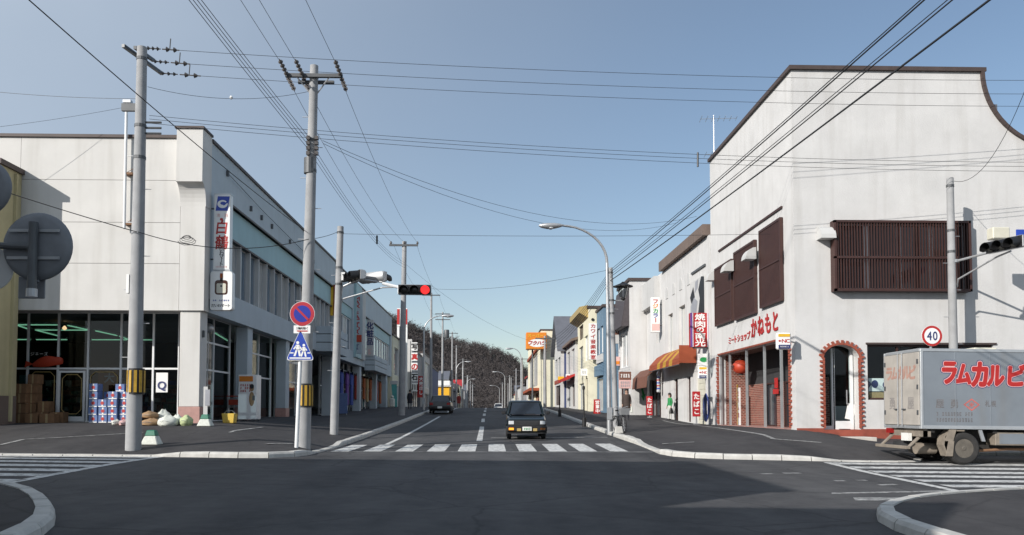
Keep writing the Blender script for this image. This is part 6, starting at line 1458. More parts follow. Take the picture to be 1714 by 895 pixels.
for k0, ((pa, pb), n_, dy, h) in enumerate(bstk):
    x0 = at(pa, 700, yC).x; x1 = at(pb, 700, yC).x; z = side((x0+x1)/2, yC+dy-.3)
    for q in range(n_): carton(x0+random.uniform(-.02, .02), yC-.3+dy+random.uniform(-.03, .03), z+h*q, x1-x0-.02, .4, h-.006, 'carton_brown', 'brown cardboard carton, '+od[q]+' of the '+bn[k0], None, 'brown cartons outside the store')
def sack(c, w, d, h, m, label, seed, rz=0, tied=False):
    rnd = random.Random(seed); rings = []; nz = 8; na = 16; ph = rnd.uniform(0, 6)
    for i in range(nz):
        t = i/(nz-1); k = (1-abs(2*t-.75)**3.2*.62) if t < .9 else .5
        if t == 1: k = .22
        rings.append([V3(c)+Vector((math.cos(a)*w/2*k*(1+.10*math.sin(2*a+ph)+rnd.uniform(-.05, .05)), math.sin(a)*d/2*k*(1+rnd.uniform(-.07, .07)), h*t+h*.07*math.sin(3*a+ph)*t+rnd.uniform(-.012, .012))) for a in [2*math.pi*j/na for j in range(na)]])
    o = MB().loft(rings).obj('sack', m, smooth=True); tag(o, label, 'sack', 'sacks in front of the column')
    MB().tube([V3(c)+Vector((-w*.3, -d*.5, h*.4)), V3(c)+Vector((-w*.1, -d*.53, h*.52)), V3(c)+Vector((w*.2, -d*.52, h*.47))], .006, 4).obj('seam', 'faint_grey', o)
def sk(px, py, wpx, h, m, label, seed, dz=0, tied=False):
    p = gd(px, py); w = wpx/1333*p.y; sack((p.x, p.y+.15, p.z+dz-.01), w, .55, h, m, label, seed, tied=tied)
sk(250, 712, 30, .26, 'sack_brown', 'lower brown sack lying right of the utility pole', 1); sk(247, 711, 28, .24, 'sack_brown', 'upper brown sack lying right of the utility pole', 2, .24)
sk(278, 713, 30, .38, 'sack_white', 'largest white plastic sack beside the brown sacks', 3, tied=True); sk(270, 709, 24, .5, 'sack_white', 'rear white plastic sack behind the largest one', 4, tied=True)
sk(294, 711, 22, .36, 'sack_white', 'middle white plastic sack in the row', 5, tied=True); sk(309, 712, 22, .36, 'sack_green', 'pale green plastic sack at the foot of the column', 6, tied=True)
sk(192, 711, 12, .2, 'sack_white', 'small pale bag left of the utility pole', 7); sk(205, 712, 14, .22, 'faint_pink', 'small pinkish bag beside the utility pole', 8)
p = gd(312, 708); bm_ = thing('broom', (p.x, p.y+.3, p.z), 'broom leaning on the white column', 'broom'); MB().tube([(p.x, p.y+.2, p.z+.2), (p.x-.02, p.y+.35, p.z+1.25)], .015, 6).obj('handle', 'brown_wall', bm_); MB().hexa([(p.x-.14, p.y+.15, p.z), (p.x+.14, p.y+.15, p.z), (p.x+.14, p.y+.25, p.z), (p.x-.14, p.y+.25, p.z)], [(p.x-.05, p.y+.18, p.z+.24), (p.x+.05, p.y+.18, p.z+.24), (p.x+.05, p.y+.24, p.z+.24), (p.x-.05, p.y+.24, p.z+.24)]).obj('head', 'sack_brown', bm_)
p = gd(384, 708); yb = thing('yellow_box', p, 'yellow plastic box beside the shopping trolley', 'box'); MB().hexa([p+Vector((x, y, 0)) for x, y in ((-.2, -.15), (.2, -.15), (.2, .2), (-.2, .2))], [p+Vector((x, y, .36)) for x, y in ((-.24, -.18), (.24, -.18), (.24, .23), (-.24, .23))]).obj('body', 'plastic_yellow', yb, bevel=.02); MB().tube([p+Vector((-.2, 0, .36)), p+Vector((-.1, 0, .46)), p+Vector((.1, 0, .46)), p+Vector((.2, 0, .36))], .012, 6).obj('handle', 'steel', yb)
# shopping trolley
p = gd(394, 703); p = Vector((p.x, p.y, side(p.x, p.y))); st_ = thing('shopping_trolley', p, 'wire shopping trolley with red handle and basket panel', 'trolley')
bsk = MB()
for k in range(9):
    z = .55+.05*k; w = .25+.006*k; bsk.tube([p+Vector((x, y, z)) for x, y in ((-w, -.3), (w, -.3), (w, .35+.01*k), (-w, .35+.01*k), (-w, -.3))], .007, 4)
for k in range(8):
    x = -.25+.5*k/7; bsk.tube([p+Vector((x, -.3, .55)), p+Vector((x, -.3, .96))], .006, 4); bsk.tube([p+Vector((x, .36, .55)), p+Vector((x, .42, .96))], .006, 4)
bsk.obj('basket', 'steel', st_); MB().tube([p+Vector((-.27, -.36, 1.02)), p+Vector((.27, -.36, 1.02))], .022, 8).obj('handle', 'plastic_red', st_); MB().box(p.x-.2, p.x+.2, p.y-.32, p.y-.305, p.z+.65, p.z+.88).obj('red_panel', 'plastic_red', st_)
for x in (-.25, .25): MB().tube([p+Vector((x, -.36, 1.02)), p+Vector((x, -.28, .5)), p+Vector((x, -.28, .12)), p+Vector((x*.8, .4, .12))], .014, 6).obj('side_frame', 'steel', st_)
for x in (-.25, .25):
    for y in (-.28, .38): MB().lathe([(.06, -.015), (.06, .015)], p+Vector((x, y, .065)), 12, 'x').obj('castor', 'tyre', st_)
# drinks machine
a = at(399, 627, 33.2); b = at(431, 697, 33.2); z0 = side(a.x, 33.2); vm_ = thing('vending_machine', ((a.x+b.x)/2, 33.4, z0), 'white upright drinks machine with orange heading by the shop windows', 'vending machine')
MB().box(a.x, b.x-.05, 33.2, 33.85, z0+.06, a.z).obj('cabinet', 'white_enamel', vm_, bevel=.02); MB().box(a.x+.04, a.x+.6, 33.19, 33.2, a.z-.28, a.z-.06).obj('orange_heading', 'sign_orange', vm_); scribble('red_print', (a.x+.3, 33.2, a.z-.55), XR_, ZU_, .45, .36, 3, 'letter_red', vm_, 41, cols=5)
mb = MB(); disc(mb, (b.x-.25, 33.2, a.z-.55), XR_, ZU_, .09, .14, 16, off=.004); disc(mb, (b.x-.25, 33.2, a.z-1.0), XR_, ZU_, .11, .3, 16, off=.004); mb.obj('figure_print', 'sack_brown', vm_, fix=False); mb = MB(); disc(mb, (b.x-.25, 33.2, a.z-.48), XR_, ZU_, .09, .1, 16, off=.007); mb.obj('figure_hair', 'letter_black', vm_, fix=False)
MB().box(b.x-.22, b.x-.12, 33.19, 33.2, z0+.85, z0+1.05).obj('coin_slot', 'steel_dark', vm_)
for x in (a.x+.05, b.x-.1):
    for y in (33.25, 33.8): MB().lathe([(.03, 0), (.03, .06)], (x, y, z0), 8).obj('foot', 'steel_dark', vm_)
# blue panel board farther along
p = at(573, 695, 55); bb = thing('blue_board', (p.x, 55, side(p.x, 55)), 'pale blue standing board in front of the drapery store', 'board'); MB().box(p.x-.35, p.x+.35, 54.97, 55.03, side(p.x, 55)+.1, side(p.x, 55)+1.5).obj('panel', 'carton_blue', bb, bevel=.01); MB().tube([(p.x-.3, 55, side(p.x, 55)), (p.x-.3, 55, side(p.x, 55)+.15)], .02, 6).obj('leg', 'steel', bb); MB().tube([(p.x+.3, 55, side(p.x, 55)), (p.x+.3, 55, side(p.x, 55)+.15)], .02, 6).obj('leg', 'steel', bb)
# kerbside bollard posts on the right
for px, by, ty, lab in ((937, 697, 640, 'thin black post on the right kerb nearer the crest'), (978, 714, 640, 'thin black post on the right kerb nearer the sandwich board')):
    p = gd(px, by); t = at(px-1, ty+12, p.y); T = thing('kerb_post', p, lab, 'post', 'thin black kerb posts'); MB().tube([p-ZU_*.1, t], .04, 10).obj('shaft', 'black', T); MB().lathe([(.05, 0), (.07, .03), (.07, .16), (.03, .2)], t, 10).obj('head', 'black', T); MB().lathe([(.11, 0), (.11, .45), (.05, .5)], p, 10).obj('sleeve', 'black', T)
p = gd(1030, 725); p = p+Vector((.15, .1, 0)); T = thing('concrete_block', p, 'small white concrete block at the foot of the silver lamp', 'block'); MB().hexa([p+Vector((x, y, 0)) for x, y in ((-.17, -.15), (.17, -.15), (.17, .15), (-.17, .15))], [p+Vector((x, y, .27)) for x, y in ((-.13, -.11), (.13, -.11), (.13, .11), (-.13, .11))]).obj('block', 'kerb', T, bevel=.02)

# ------------------------------------------------------------------ wires
def wire(a, b, sag, r, label, group, n=16, m='cable'):
    a, b = V3(a), V3(b); r *= .62; pts = [a.lerp(b, k/n)-ZU_*(4*sag*(k/n)*(1-k/n)) for k in range(n+1)]
    o = MB().tube(pts, r, 5, cap=False).obj('overhead_cable', m); return tag(o, label, 'cable', group)
g1 = 'cables across the junction'; ends = [(133, 25), (156, 25.5), (177, 26)]; nm3 = ['uppermost', 'middle', 'lowest']
for i, (s, (ey, eY)) in enumerate(zip(hv, ends)): wire(at(*s[1]), at(1950, ey, eY), .3, .011, nm3[i]+' of the three high cables running right from the insulators', g1, 24)
for i, dy in enumerate((0, 6, 13)): wire(at(250, 193+dy, 23), at(1950, 270+dy*1.2, 26), .45, .011, nm3[i]+' of the three lower cables crossing the whole junction', g1, 24)
for q, ch in enumerate((470, 850, 1168)): pass
sp_ = MB()
for px, y0, y1 in ((1168, 255, 279), (631, 394, 408)): a = at(px, y0, 24.5); b = at(px, y1, 24.5); o = MB().tube([a, b], .03, 6).obj('cable_spacer', 'black'); tag(o, 'short black spacer on the '+('lower junction cables' if px > 1000 else 'thin cable left of the red signal'), 'spacer')
wire(at(247, 145, b1.y), at(521, 152, b2.y), .28, .01, 'single drooping cable with a white knob between the two left poles', g1)
kn = at(387, 163, (b1.y+b2.y)/2); o = MB().lathe([(.02, -.05), (.05, 0), (.02, .05)], kn, 8).obj('ceramic_insulator', 'white_enamel'); tag(o, 'small white knob on the drooping cable between left poles', 'insulator')
wire(at(-120, -150, 8.3), at(516, 390, b2.y), .12, .014, 'long slanting cable passing over the corner store front', g1)
for i in range(4): wire((-5.75-.1*i, -14, 9.2+.12*i), (t2.x-.1, b2.y-.2, at(500, 232+7*i, b2.y).z), .35, .012, ['first', 'second', 'third', 'fourth'][i]+' cable from the left in the bundle slanting to the middle pole', g1, 24)
xs3 = [xa+.03, t2.x-.32, xb-.07]
for i, x in enumerate(xs3): wire((x-.1, -14, zA+.5), (x-.02, b2.y-.95, zA+.12), .35, .011, ['left', 'centre', 'right'][i]+' of three single cables slanting to the cross arm', g1, 24)
x3 = [at(p, 405, 53.85) for p in (655, 676, 698)]
for i, x in enumerate(xs3): wire((x+.01, b2.y+.7, zA-.1), x3[i], .5, .011, ['left', 'centre', 'right'][i]+' cable from the cross arm down the street', 'cables along the left row', 20)
for i in range(3): wire((t2.x, b2.y+.1, at(525, 245+9*i, b2.y).z), at(672+3*i, 436+6*i, 54), .5, .011, nm3[i]+' of the lower cables between the left poles along the street', 'cables along the left row', 20)
wire(at(540, 235, b2.y), (X2+.1, 40, at(1180, 362, 40).z), 1.2, .011, 'upper long service cable drooping from left pole to the restaurant', g1, 24)
wire(at(541, 240, b2.y), (X2+.1, 44, at(1130, 372, 44).z), 1.3, .011, 'lower long service cable drooping from left pole to the restaurant', g1, 24)
wire(at(-140, 270, 20), at(229, 388, b1.y-.2), .05, .02, 'thick cable entering from the left edge behind the round mirror', g1); wire(at(231, 388, b1.y-.2), at(517, 400, b2.y-.2), .35, .018, 'thick cable from the large pole past the vertical sign', g1); wire(at(518, 400, b2.y), at(569, 386, bs_.y), .05, .015, 'short thick cable into the signal pole', g1)
cl_ = thing('cable_coil', at(313, 400, 23.5), 'loose coil of cable hanging beside the vertical sign', 'cable'); c = at(313, 397, 23.4)
for k in range(4): MB().tube([c+Vector((.12*math.cos(t*.7+k)*(1+.4*k), 0, .06*math.sin(t*.7+k)*(1+.3*k)-.04*k)) for t in range(9)], .009, 5).obj('loop', 'cable', cl_)
wire(at(571, 391, bs_.y), at(1950, 366, 28), .3, .011, 'thin level cable from the signal pole to the right edge', g1, 24)
wire(at(230, 165, b1.y), at(-120, 140, b1.y+1), .1, .009, 'faint thin cable leaving the large pole to the left', g1); wire(at(215, 178, 28.8), at(-120, 224, 27), .1, .009, 'faint lower thin cable leaving the mast to the left', g1)
wire(at(677, 478, 54), at(1016, 452, br.y), .5, .012, 'single cable from the dark pole across the street to the lamp', g1, 20)
wire(at(677, 440, 54), (7.6, 75, 7.6), 1.4, .011, 'long drooping cable crossing the street beyond the signals', g1, 20)
wire(at(1597, 303, 25.9), at(1800, -120, 17), 1.6, .013, 'curving cable dropping onto the right signal pole', g1, 20)
rb = [(1528, 0, .014, 452), (1534, 0, .020, 456), (1572, 0, .012, 460), (1580, 0, .018, 464), (1641, 0, .028, 470)]
nmR = ['leftmost thin', 'second and thicker', 'third thin', 'fourth thicker', 'rightmost and thickest']
for i, (px, py_, r_, ey) in enumerate(rb):
    a = at(px, py_, 10.5); e = at(1021, ey, br.y); a2 = a+(a-e)*.35
    wire(a2, e, .12, r_, nmR[i]+' cable of the bundle slanting down from the upper right', 'cables along the right row', 24)
    wire(e, at(913, 568+5*i, 74), .7, .012+r_*.2, nmR[i]+' cable of the bundle continuing down the right row', 'cables along the right row', 20)
    if i < 3: wire(at(913, 568+5*i, 74), at(874, 602+3*i, 120), .8, .014, nm3[i]+' far cable between the distant right poles', 'cables along the right row', 12)
pk = [(677, 406, 54)]+[(a[0], a[1]+4, a[2]) for a in farL[:5]]
for i, (a, b) in enumerate(zip(pk, pk[1:])):
    for q, dx in enumerate((-.8, .8)): wire(at(*a)+XR_*dx, at(*b)+XR_*dx, .6, .013, ['left', 'right'][q]+' cable of the '+['first', 'second', 'third', 'fourth', 'fifth'][i]+' far span along the left row', 'cables along the left row', 10)

# ================================================================== VEHICLES
def wheel(parent, c, r, w, axis='x', tm='tyre', hm='steel', name='wheel', nuts=0, out=1):
    o = MB().lathe([(r*.6, -w*.42), (r*.66, -w/2), (r*.9, -w/2), (r, -w*.34), (r, w*.34), (r*.9, w/2), (r*.66, w/2), (r*.6, w*.42), (r*.6, -w*.42)], c, 28, axis, cap=False).obj(name, tm, parent, smooth=True)
    MB().lathe([(r*.605, out*w*.40), (r*.57, out*w*.38), (r*.5, out*w*.02), (r*.3, out*w*.0), (r*.2, out*w*.12), (r*.12, out*w*.14)], c, 24, axis).obj('rim', hm, o)
    d = {'x': Vector((1, 0, 0)), 'y': Vector((0, 1, 0))}[axis]*out
    MB().lathe([(r*.18, out*w*.1), (r*.17, out*w*.38), (r*.1, out*w*.46)], c, 14, axis).obj('hub', hm, o)
    for k in range(nuts):
        a = 2*math.pi*k/nuts; u = Vector((math.cos(a)*r*.34, 0, math.sin(a)*r*.34)) if axis == 'y' else Vector((0, math.cos(a)*r*.34, math.sin(a)*r*.34)); p = V3(c)+u+d*w*.0
        MB().tube([p, p+d*.03], .018, 6).obj('nut', 'chassis', o)
    return o
def car(name, loc, rz, label, paint, L_=3.2, W=1.46, H=1.42, sedan=False, cat='car', lit=None, group=None):
    T = thing(name, (0, 0, 0), label, cat, group); w = W/2; f = -L_/2; b = L_/2
    def ring(y, k, zb, zt): ww = w*k; return [(-ww*.9, y, zb), (ww*.9, y, zb), (ww*.98, y, zb+.1), (ww, y, (zb+zt)/2), (ww*.97, y, zt-.07), (ww*.88, y, zt), (-ww*.88, y, zt), (-ww*.97, y, zt-.07), (-ww, y, (zb+zt)/2), (-ww*.98, y, zb+.1)]
    MB().loft([ring(f, .93, .34, .70), ring(f+.05, .97, .27, .76), ring(f+.3, .99, .24, .82), ring(f+.85, 1, .22, .89), ring(0, 1, .22, .91), ring(b-.5, 1, .24, .91 if not sedan else .93), ring(b-.06, .97, .27, .86 if not sedan else .9), ring(b, .93, .34, .8)]).obj('body', paint, T, smooth=True, bevel=.01)
    y0, y1 = f+.80, (b-.06 if not sedan else b-.75); r0, r1 = f+1.28, (b-.42 if not sedan else b-1.2); zr = H-.06; xb, xt = w*.9, w*.76; zb = .90
    q = [(-xb, y0, zb), (xb, y0, zb), (xb, y1, zb), (-xb, y1, zb)]; p = [(-xt, r0, zr), (xt, r0, zr), (xt, r1, zr), (-xt, r1, zr)]
    MB().hexa([(x*.8, y, z) for x, y, z in q], [(x*.8, y, z-.1) for x, y, z in p]).obj('cabin_trim', 'seat_cloth', T)
    def pane(i, j, nm):
        A_, B_, C_, D_ = [V3(k) for k in (q[i], q[j], p[j], p[i])]; n_ = (B_-A_).cross(D_-A_).normalized()*.006
        c = (A_+B_+C_+D_)/4; P_ = [c+(k-c)*.9 for k in (A_, B_, C_, D_)]; MB().hexa([k-n_ for k in P_], [k+n_ for k in P_]).obj(nm, 'car_glass', T)
    pane(0, 1, 'windscreen'); pane(1, 2, 'side_window'); pane(2, 3, 'rear_window'); pane(3, 0, 'side_window')
    pl_ = MB()
    for i in range(4): pl_.tube([q[i], p[i]], .045, 6)
    for s_ in (-1, 1): m0 = Vector((s_*xb, (y0+y1)/2+.1, zb)); m1 = Vector((s_*xt, (r0+r1)/2, zr)); pl_.tube([m0, m1], .035, 6)
    pl_.obj('pillars', paint, T, smooth=True)
    MB().loft([[(x*k, (y-(r0+r1)/2)*k+(r0+r1)/2, z) for x, y in ((-xt-.03, r0-.03), (xt+.03, r0-.03), (xt+.03, r1+.03), (-xt-.03, r1+.03))] for k, z in ((1, zr-.03), (1, zr), (.9, H-.012), (.7, H))]).obj('roof', paint, T, smooth=True)
    bf = MB().box(-w*1.0, w*1.0, f-.1, f+.12, .30, .50).obj('front_bumper', 'car_trim', T, bevel=.03); br_ = MB().box(-w*1.0, w*1.0, b-.12, b+.1, .32, .52).obj('rear_bumper', 'car_trim', T, bevel=.03)
    MB().box(-w*.98, w*.98, f-.02, f+.2, .22, .30).obj('valance', 'car_trim', T)
    MB().box(-w*.94, w*.94, f-.025, f+.03, .50, .715).obj('grille', 'car_trim', T)
    for k in range(3): MB().box(-w*.58, w*.58, f-.036, f-.03, .57+.045*k, .58+.045*k).obj('grille_bar', 'steel_dark', T)
    for s_ in (-1, 1):
        MB().box(s_*w*.64, s_*w*.92, f-.03, f+.03, .56, .70).obj('headlight', 'lens_clear', T, bevel=.012)
        MB().box(s_*w*.66, s_*w*.9, f-.115, f-.09, .36, .44).obj('indicator', 'amber_lit' if lit == s_ else 'lens_amber', T)
        MB().box(s_*w*.3, s_*w*.5, f-.115, f-.08, .32, .42).obj('fog_light', 'gold' if lit else 'lens_off', T)
        MB().box(s_*w*.62, s_*w*.92, b-.02, b+.025, .6, .78).obj('tail_light', 'lens_red', T, bevel=.01)
        MB().box(s_*(w+.02), s_*(w+.17), f+.86, f+.93, .92, 1.04).obj('mirror', 'car_trim', T, bevel=.02)
        MB().box(s_*(w-.0), s_*(w+.012), f+.4, b-.4, .5, .55).obj('side_moulding', 'car_trim', T)
    MB().box(-.17, .17, f-.12, f-.1, .33, .48).obj('number_plate', 'plate', T); MB().box(-.17, .17, b+.1, b+.115, .36, .5).obj('number_plate', 'plate', T)
    scribble('plate_print', (0, f-.12, .4), XR_, ZU_, .26, .1, 1, 'letter_green', T, 51, cols=4)
    MB().box(-.03, .35, f+.8, f+.82, .93, .945).obj('wiper', 'black', T)
    for s_ in (-1, 1):
        for y in (f+.58, b-.62): wheel(T, (s_*(w-.1), y, .27), .27, .16, 'x', out=s_)
    T.location = loc; T.rotation_euler = (math.atan(.016), 0, rz); return T
cc = gd(882, 736, road); car('small_hatchback', (cc.x, cc.y+1.6, road(cc.x, cc.y+1.6)), 0, 'dark teal boxy hatchback at the crossing with one amber indicator lit', 'car_paint', 3.2, 1.50, 1.45, lit=-1)
car('parked_sedan', (at(737, 690, 60).x, 61.5, road(-3.6, 61.5)), math.pi, 'dark saloon parked at the left kerb seen from behind', 'car_dark', 4.2, 1.66, 1.38, True)
car('far_white_car', (1.6, 150, road(1.6, 150)+.15), 0, 'white car partly hidden by the road crest', 'car_white', 4.0, 1.65, 1.45, True)

# ------------------------------------------------------------------ box truck on the right
TX, TY0, TY1 = 10.85, 19.8, 21.7; zg = road(12, 20.7); TB, TT = 1.1, 3.13; TL = 15.4
tk = thing('box_truck', (12, 20.75, zg), 'dusty grey box truck at the right edge with big red lettering on its side', 'truck')
MB().box(TX+.03, TL, TY0+.02, TY1-.02, TB+.05, TT-.02).obj('cargo_box', 'truck_box', tk)
fr = MB(); e = .05
for y in (TY0, TY1-.06):
    fr.box(TX, TL+.02, y, y+.06, TT-.07, TT); fr.box(TX, TL+.02, y, y+.06, TB, TB+.09); fr.box(TX, TX+.07, y, y+.06, TB+.09, TT-.07); fr.box(TL-.05, TL+.02, y, y+.06, TB+.09, TT-.07)
fr.box(TX, TX+.06, TY0+.06, TY1-.06, TT-.07, TT); fr.box(TX, TX+.06, TY0+.06, TY1-.06, TB, TB+.08)
fr.obj('edge_frame', 'alu', tk, bevel=.008)
MB().box(TX+.02, TL, TY0+.1, TY1-.1, TT-.018, TT+.015).obj('roof_skin', 'steel', tk); MB().box(TX+1.7, TX+2.3, TY0+.5, TY0+1.0, TT+.015, TT+.09).obj('roof_vent', 'shutter_cream', tk, bevel=.02)
ym = (TY0+TY1)/2
for s_, (a, b) in ((0, (TY0+.07, ym-.006)), (1, (ym+.006, TY1-.07))):
    d = MB().box(TX-.02, TX+.025, a, b, TB+.09, TT-.08).obj('rear_door', 'truck_door', tk, bevel=.006)
    for k in range(3): MB().box(TX-.028, TX-.02, a+.01 if s_ == 0 else b-.09, a+.09 if s_ == 0 else b-.01, TB+.35+.65*k, TB+.47+.65*k).obj('hinge', 'steel_dark', d)
    yb_ = b-.1 if s_ == 0 else a+.1; MB().tube([(TX-.045, yb_, TB+.05), (TX-.045, yb_, TT-.05)], .016, 8).obj('lock_bar', 'steel', d); MB().box(TX-.06, TX-.03, yb_-.16 if s_ == 0 else yb_, yb_ if s_ == 0 else yb_+.16, TB+.48, TB+.51).obj('handle', 'steel_dark', d)
mats(ghost_red=((.42,.25,.20), dict(rough=.7, var=.2, scale=6)), ghost_grey=((.27,.25,.235), dict(rough=.7, var=.25, scale=6)), side_grey=((.17,.165,.17), dict(rough=.7, var=.35, scale=14)), side_pink=((.52,.13,.11), dict(rough=.7, var=.2, scale=9)), glow_pink=((.70,.42,.42), dict(rough=.5, var=.08)))
letters('rear_lettering', 'ラムカルビ', (TX-.02, TY1-.35, 2.55), -YF_, ZU_, .4, 'ghost_red', tk, step=.3, bold=.05, off=.004)
letters('rear_lettering', '勇屋', (TX-.02, TY1-.5, 1.75), -YF_, ZU_, .34, 'ghost_grey', tk, step=.95, bold=.03, off=.004)
# side lettering
yS = TY0+.02
tc = [('ラ', 1587, 624, 27, 44), ('ム', 1611, 626, 25, 40), ('カ', 1638, 626, 30, 48), ('ル', 1665, 628, 27, 42), ('ビ', 1700, 627, 34, 40)]
for nm_, m_, bd, of in (('lettering_outer_outline', 'letter_navy', .105, .003), ('lettering_inner_outline', 'glow_pink', .078, .006), ('lettering', 'letter_red', .05, .009)):  # printed layers: dark outer outline, pinkish outline, red face
    for ch, px, py_, wp, hp in tc:
        c = at(px, py_, yS); sc_ = hp/1333*yS
        letters(nm_, ch, c, XR_, ZU_, sc_, m_, tk, bold=bd, off=of, wide=wp/hp*1.12, slant=.08)
for ch, px in (('屋', 1572), ('勇', 1596)): letters('firm_name', ch, at(px, 676, yS), XR_, ZU_, .24, 'side_grey', tk, bold=.03, off=.004, wide=.95)
letters('firm_place', '札幌', at(1652, 675, yS), XR_, ZU_, .17, 'side_grey', tk, step=.15, bold=.02, off=.004, wide=.8)
c = at(1625, 677, yS); mb = MB()
for k, m0 in ((1, 0),):
    o_ = [(.21, 0), (0, .16), (-.21, 0), (0, -.16)]; i_ = [(p[0]*.78, p[1]*.74) for p in o_]
    for a in range(4): poly(mb, c, XR_, ZU_, [o_[a], o_[(a+1) % 4], i_[(a+1) % 4], i_[a]], off=.004)
mb.obj('diamond_mark', 'side_pink', tk, fix=False); letters('diamond_character', '米', c, XR_, ZU_, .15, 'side_pink', tk, bold=.02, off=.004)
for py_ in (693, 703): scribble('address_print', at(1597, py_, yS), XR_, ZU_, .95, .13, 1, 'side_grey', tk, 61+py_, off=.004, cols=13)
for k in range(1, 5): MB().box(TX+.9*k-.012, TX+.9*k+.012, TY0+.012, TY0+.02, TB+.1, TT-.08).obj('panel_seam', 'truck_box', tk)
# chassis, rear frame, bumper
ch_ = MB(); ch_.box(TX+.25, TL+1.5, TY0+.45, TY0+.58, TB-.24, TB-.02); ch_.box(TX+.25, TL+1.5, TY1-.58, TY1-.45, TB-.24, TB-.02)
for k in range(6): ch_.box(TX+.3+.8*k, TX+.4+.8*k, TY0+.1, TY1-.1, TB-.09, TB-.005)
ch_.obj('chassis', 'chassis', tk); MB().box(TX+.9, TL, TY0+.6, TY1-.6, TB-.55, TB-.1).obj('underbody_shade_block', 'chassis', tk, bevel=.05); MB().box(TX+.1, TX+.22, TY0+.1, TY1-.1, TB-.2, TB-.01).obj('rear_sill', 'dusty', tk)  # underbody block is added as dark shadow mass beneath the cargo box
bu = MB(); bu.box(TX-.32, TX-.2, TY0+.15, TY1-.15, TB-.52, TB-.44); bu.hexa([(TX-.2, TY0+.2, TB-.5), (TX-.2, TY0+.3, TB-.5), (TX+.22, TY0+.3, TB-.12), (TX+.22, TY0+.2, TB-.12)], [(TX-.2, TY0+.2, TB-.44), (TX-.2, TY0+.3, TB-.44), (TX+.22, TY0+.3, TB-.04), (TX+.22, TY0+.2, TB-.04)]); bu.hexa([(TX-.2, TY1-.3, TB-.5), (TX-.2, TY1-.2, TB-.5), (TX+.22, TY1-.2, TB-.12), (TX+.22, TY1-.3, TB-.12)], [(TX-.2, TY1-.3, TB-.44), (TX-.2, TY1-.2, TB-.44), (TX+.22, TY1-.2, TB-.04), (TX+.22, TY1-.3, TB-.04)])
bu.obj('rear_bumper', 'dusty', tk, bevel=.008)
MB().box(TX-.02, TX+.08, ym-.35, ym+.0, TB-.32, TB-.12).obj('number_plate', 'plate', tk); MB().box(TX+.0, TX+.12, TY1-.35, TY1-.12, TB-.14, TB-.01).obj('tail_light', 'lens_red', tk); MB().box(TX+.02, TX+.3, TY0+.1, TY0+.3, TB-.2, TB-.05).obj('tail_light', 'dusty', tk)
MB().tube([(TX+.25, TY0+.75, TB-.52), (TX+.75, TY0+.75, TB-.52)], .15, 14).obj('spare_tank', 'dusty', tk, smooth=True); MB().lathe([(.16, -.08), (.36, -.1), (.38, 0), (.36, .1), (.16, .08)], (TX+.35, ym+.35, TB-.45), 20).obj('spare_wheel', 'tyre', tk)
wr = .40; wx = at(1612, 760, TY0+.1).x; wz = zg+wr-.01
for y, o_ in ((TY0+.14, -1), (TY0+.40, -1), (TY1-.14, 1), (TY1-.40, 1)): wheel(tk, (wx, y, wz), wr, .22, 'y', 'tyre_dusty', 'hub_dusty', 'rear_wheel', 6 if o_ and y in (TY0+.14, TY1-.14) else 0, o_)
for y, o_ in ((TY0+.16, -1), (TY1-.16, 1)): wheel(tk, (wx+3.4, y, wz), wr, .22, 'y', 'tyre_dusty', 'hub_dusty', 'front_wheel', 6, o_)
MB().tube([(wx, TY0+.5, wz), (wx, TY1-.5, wz)], .07, 10).lathe([(.1, -.15), (.2, -.05), (.2, .05), (.1, .15)], (wx, ym, wz), 14, 'x').obj('axle', 'chassis', tk)
for y in (TY0+.03, TY1-.33):
    p0 = [(wx-.33, TB-.0), (wx-.52, TB-.18), (wx-.55, TB-.40), (wx-.45, TB-.68)]; mg = MB()
    for (a, b), (c_, d) in zip(p0, p0[1:]): mg.hexa([(a, y, b), (a, y+.3, b), (c_, y+.3, d), (c_, y, d)], [(a+.03, y, b), (a+.03, y+.3, b), (c_+.03, y+.3, d), (c_+.03, y, d)])
    mg.box(wx-.3, wx+.0, y, y+.3, TB-.05, TB-.02); mg.obj('mud_flap', 'dusty', tk)
    MB().hexa([(wx-.40, y-.02, TB-.01), (wx-.22, y-.02, TB-.01), (wx-.22, y+.0, TB-.01), (wx-.40, y+.0, TB-.01)][::1], [(wx-.52, y-.02, TB-.3), (wx-.30, y-.02, TB-.3), (wx-.30, y+.0, TB-.3), (wx-.52, y+.0, TB-.3)]).obj('flap_side', 'dusty', tk)
    MB().hexa([(wx-.42, y-.025, TB-.3), (wx-.28, y-.025, TB-.3), (wx-.28, y-.005, TB-.3), (wx-.42, y-.005, TB-.3)], [(wx-.5, y-.025, TB-.68), (wx-.32, y-.025, TB-.68), (wx-.32, y-.005, TB-.68), (wx-.5, y-.005, TB-.68)]).obj('flap_side', 'dusty', tk)
    MB().hexa([(wx+.36, y, TB-.01), (wx+.45, y, TB-.01), (wx+.45, y+.04, TB-.01), (wx+.36, y+.04, TB-.01)], [(wx+.45, y, TB-.3), (wx+.54, y, TB-.3), (wx+.54, y+.04, TB-.3), (wx+.45, y+.04, TB-.3)]).obj('guard_stay', 'steel', tk)
tb_ = MB().box(wx+.85, wx+1.9, TY0+.12, TY0+.5, TB-.4, TB-.06).obj('tool_box', 'dusty', tk, bevel=.015); MB().box(wx+.95, wx+1.8, TY0+.11, TY0+.12, TB-.36, TB-.1).obj('tool_box_lid', 'truck_box', tk)
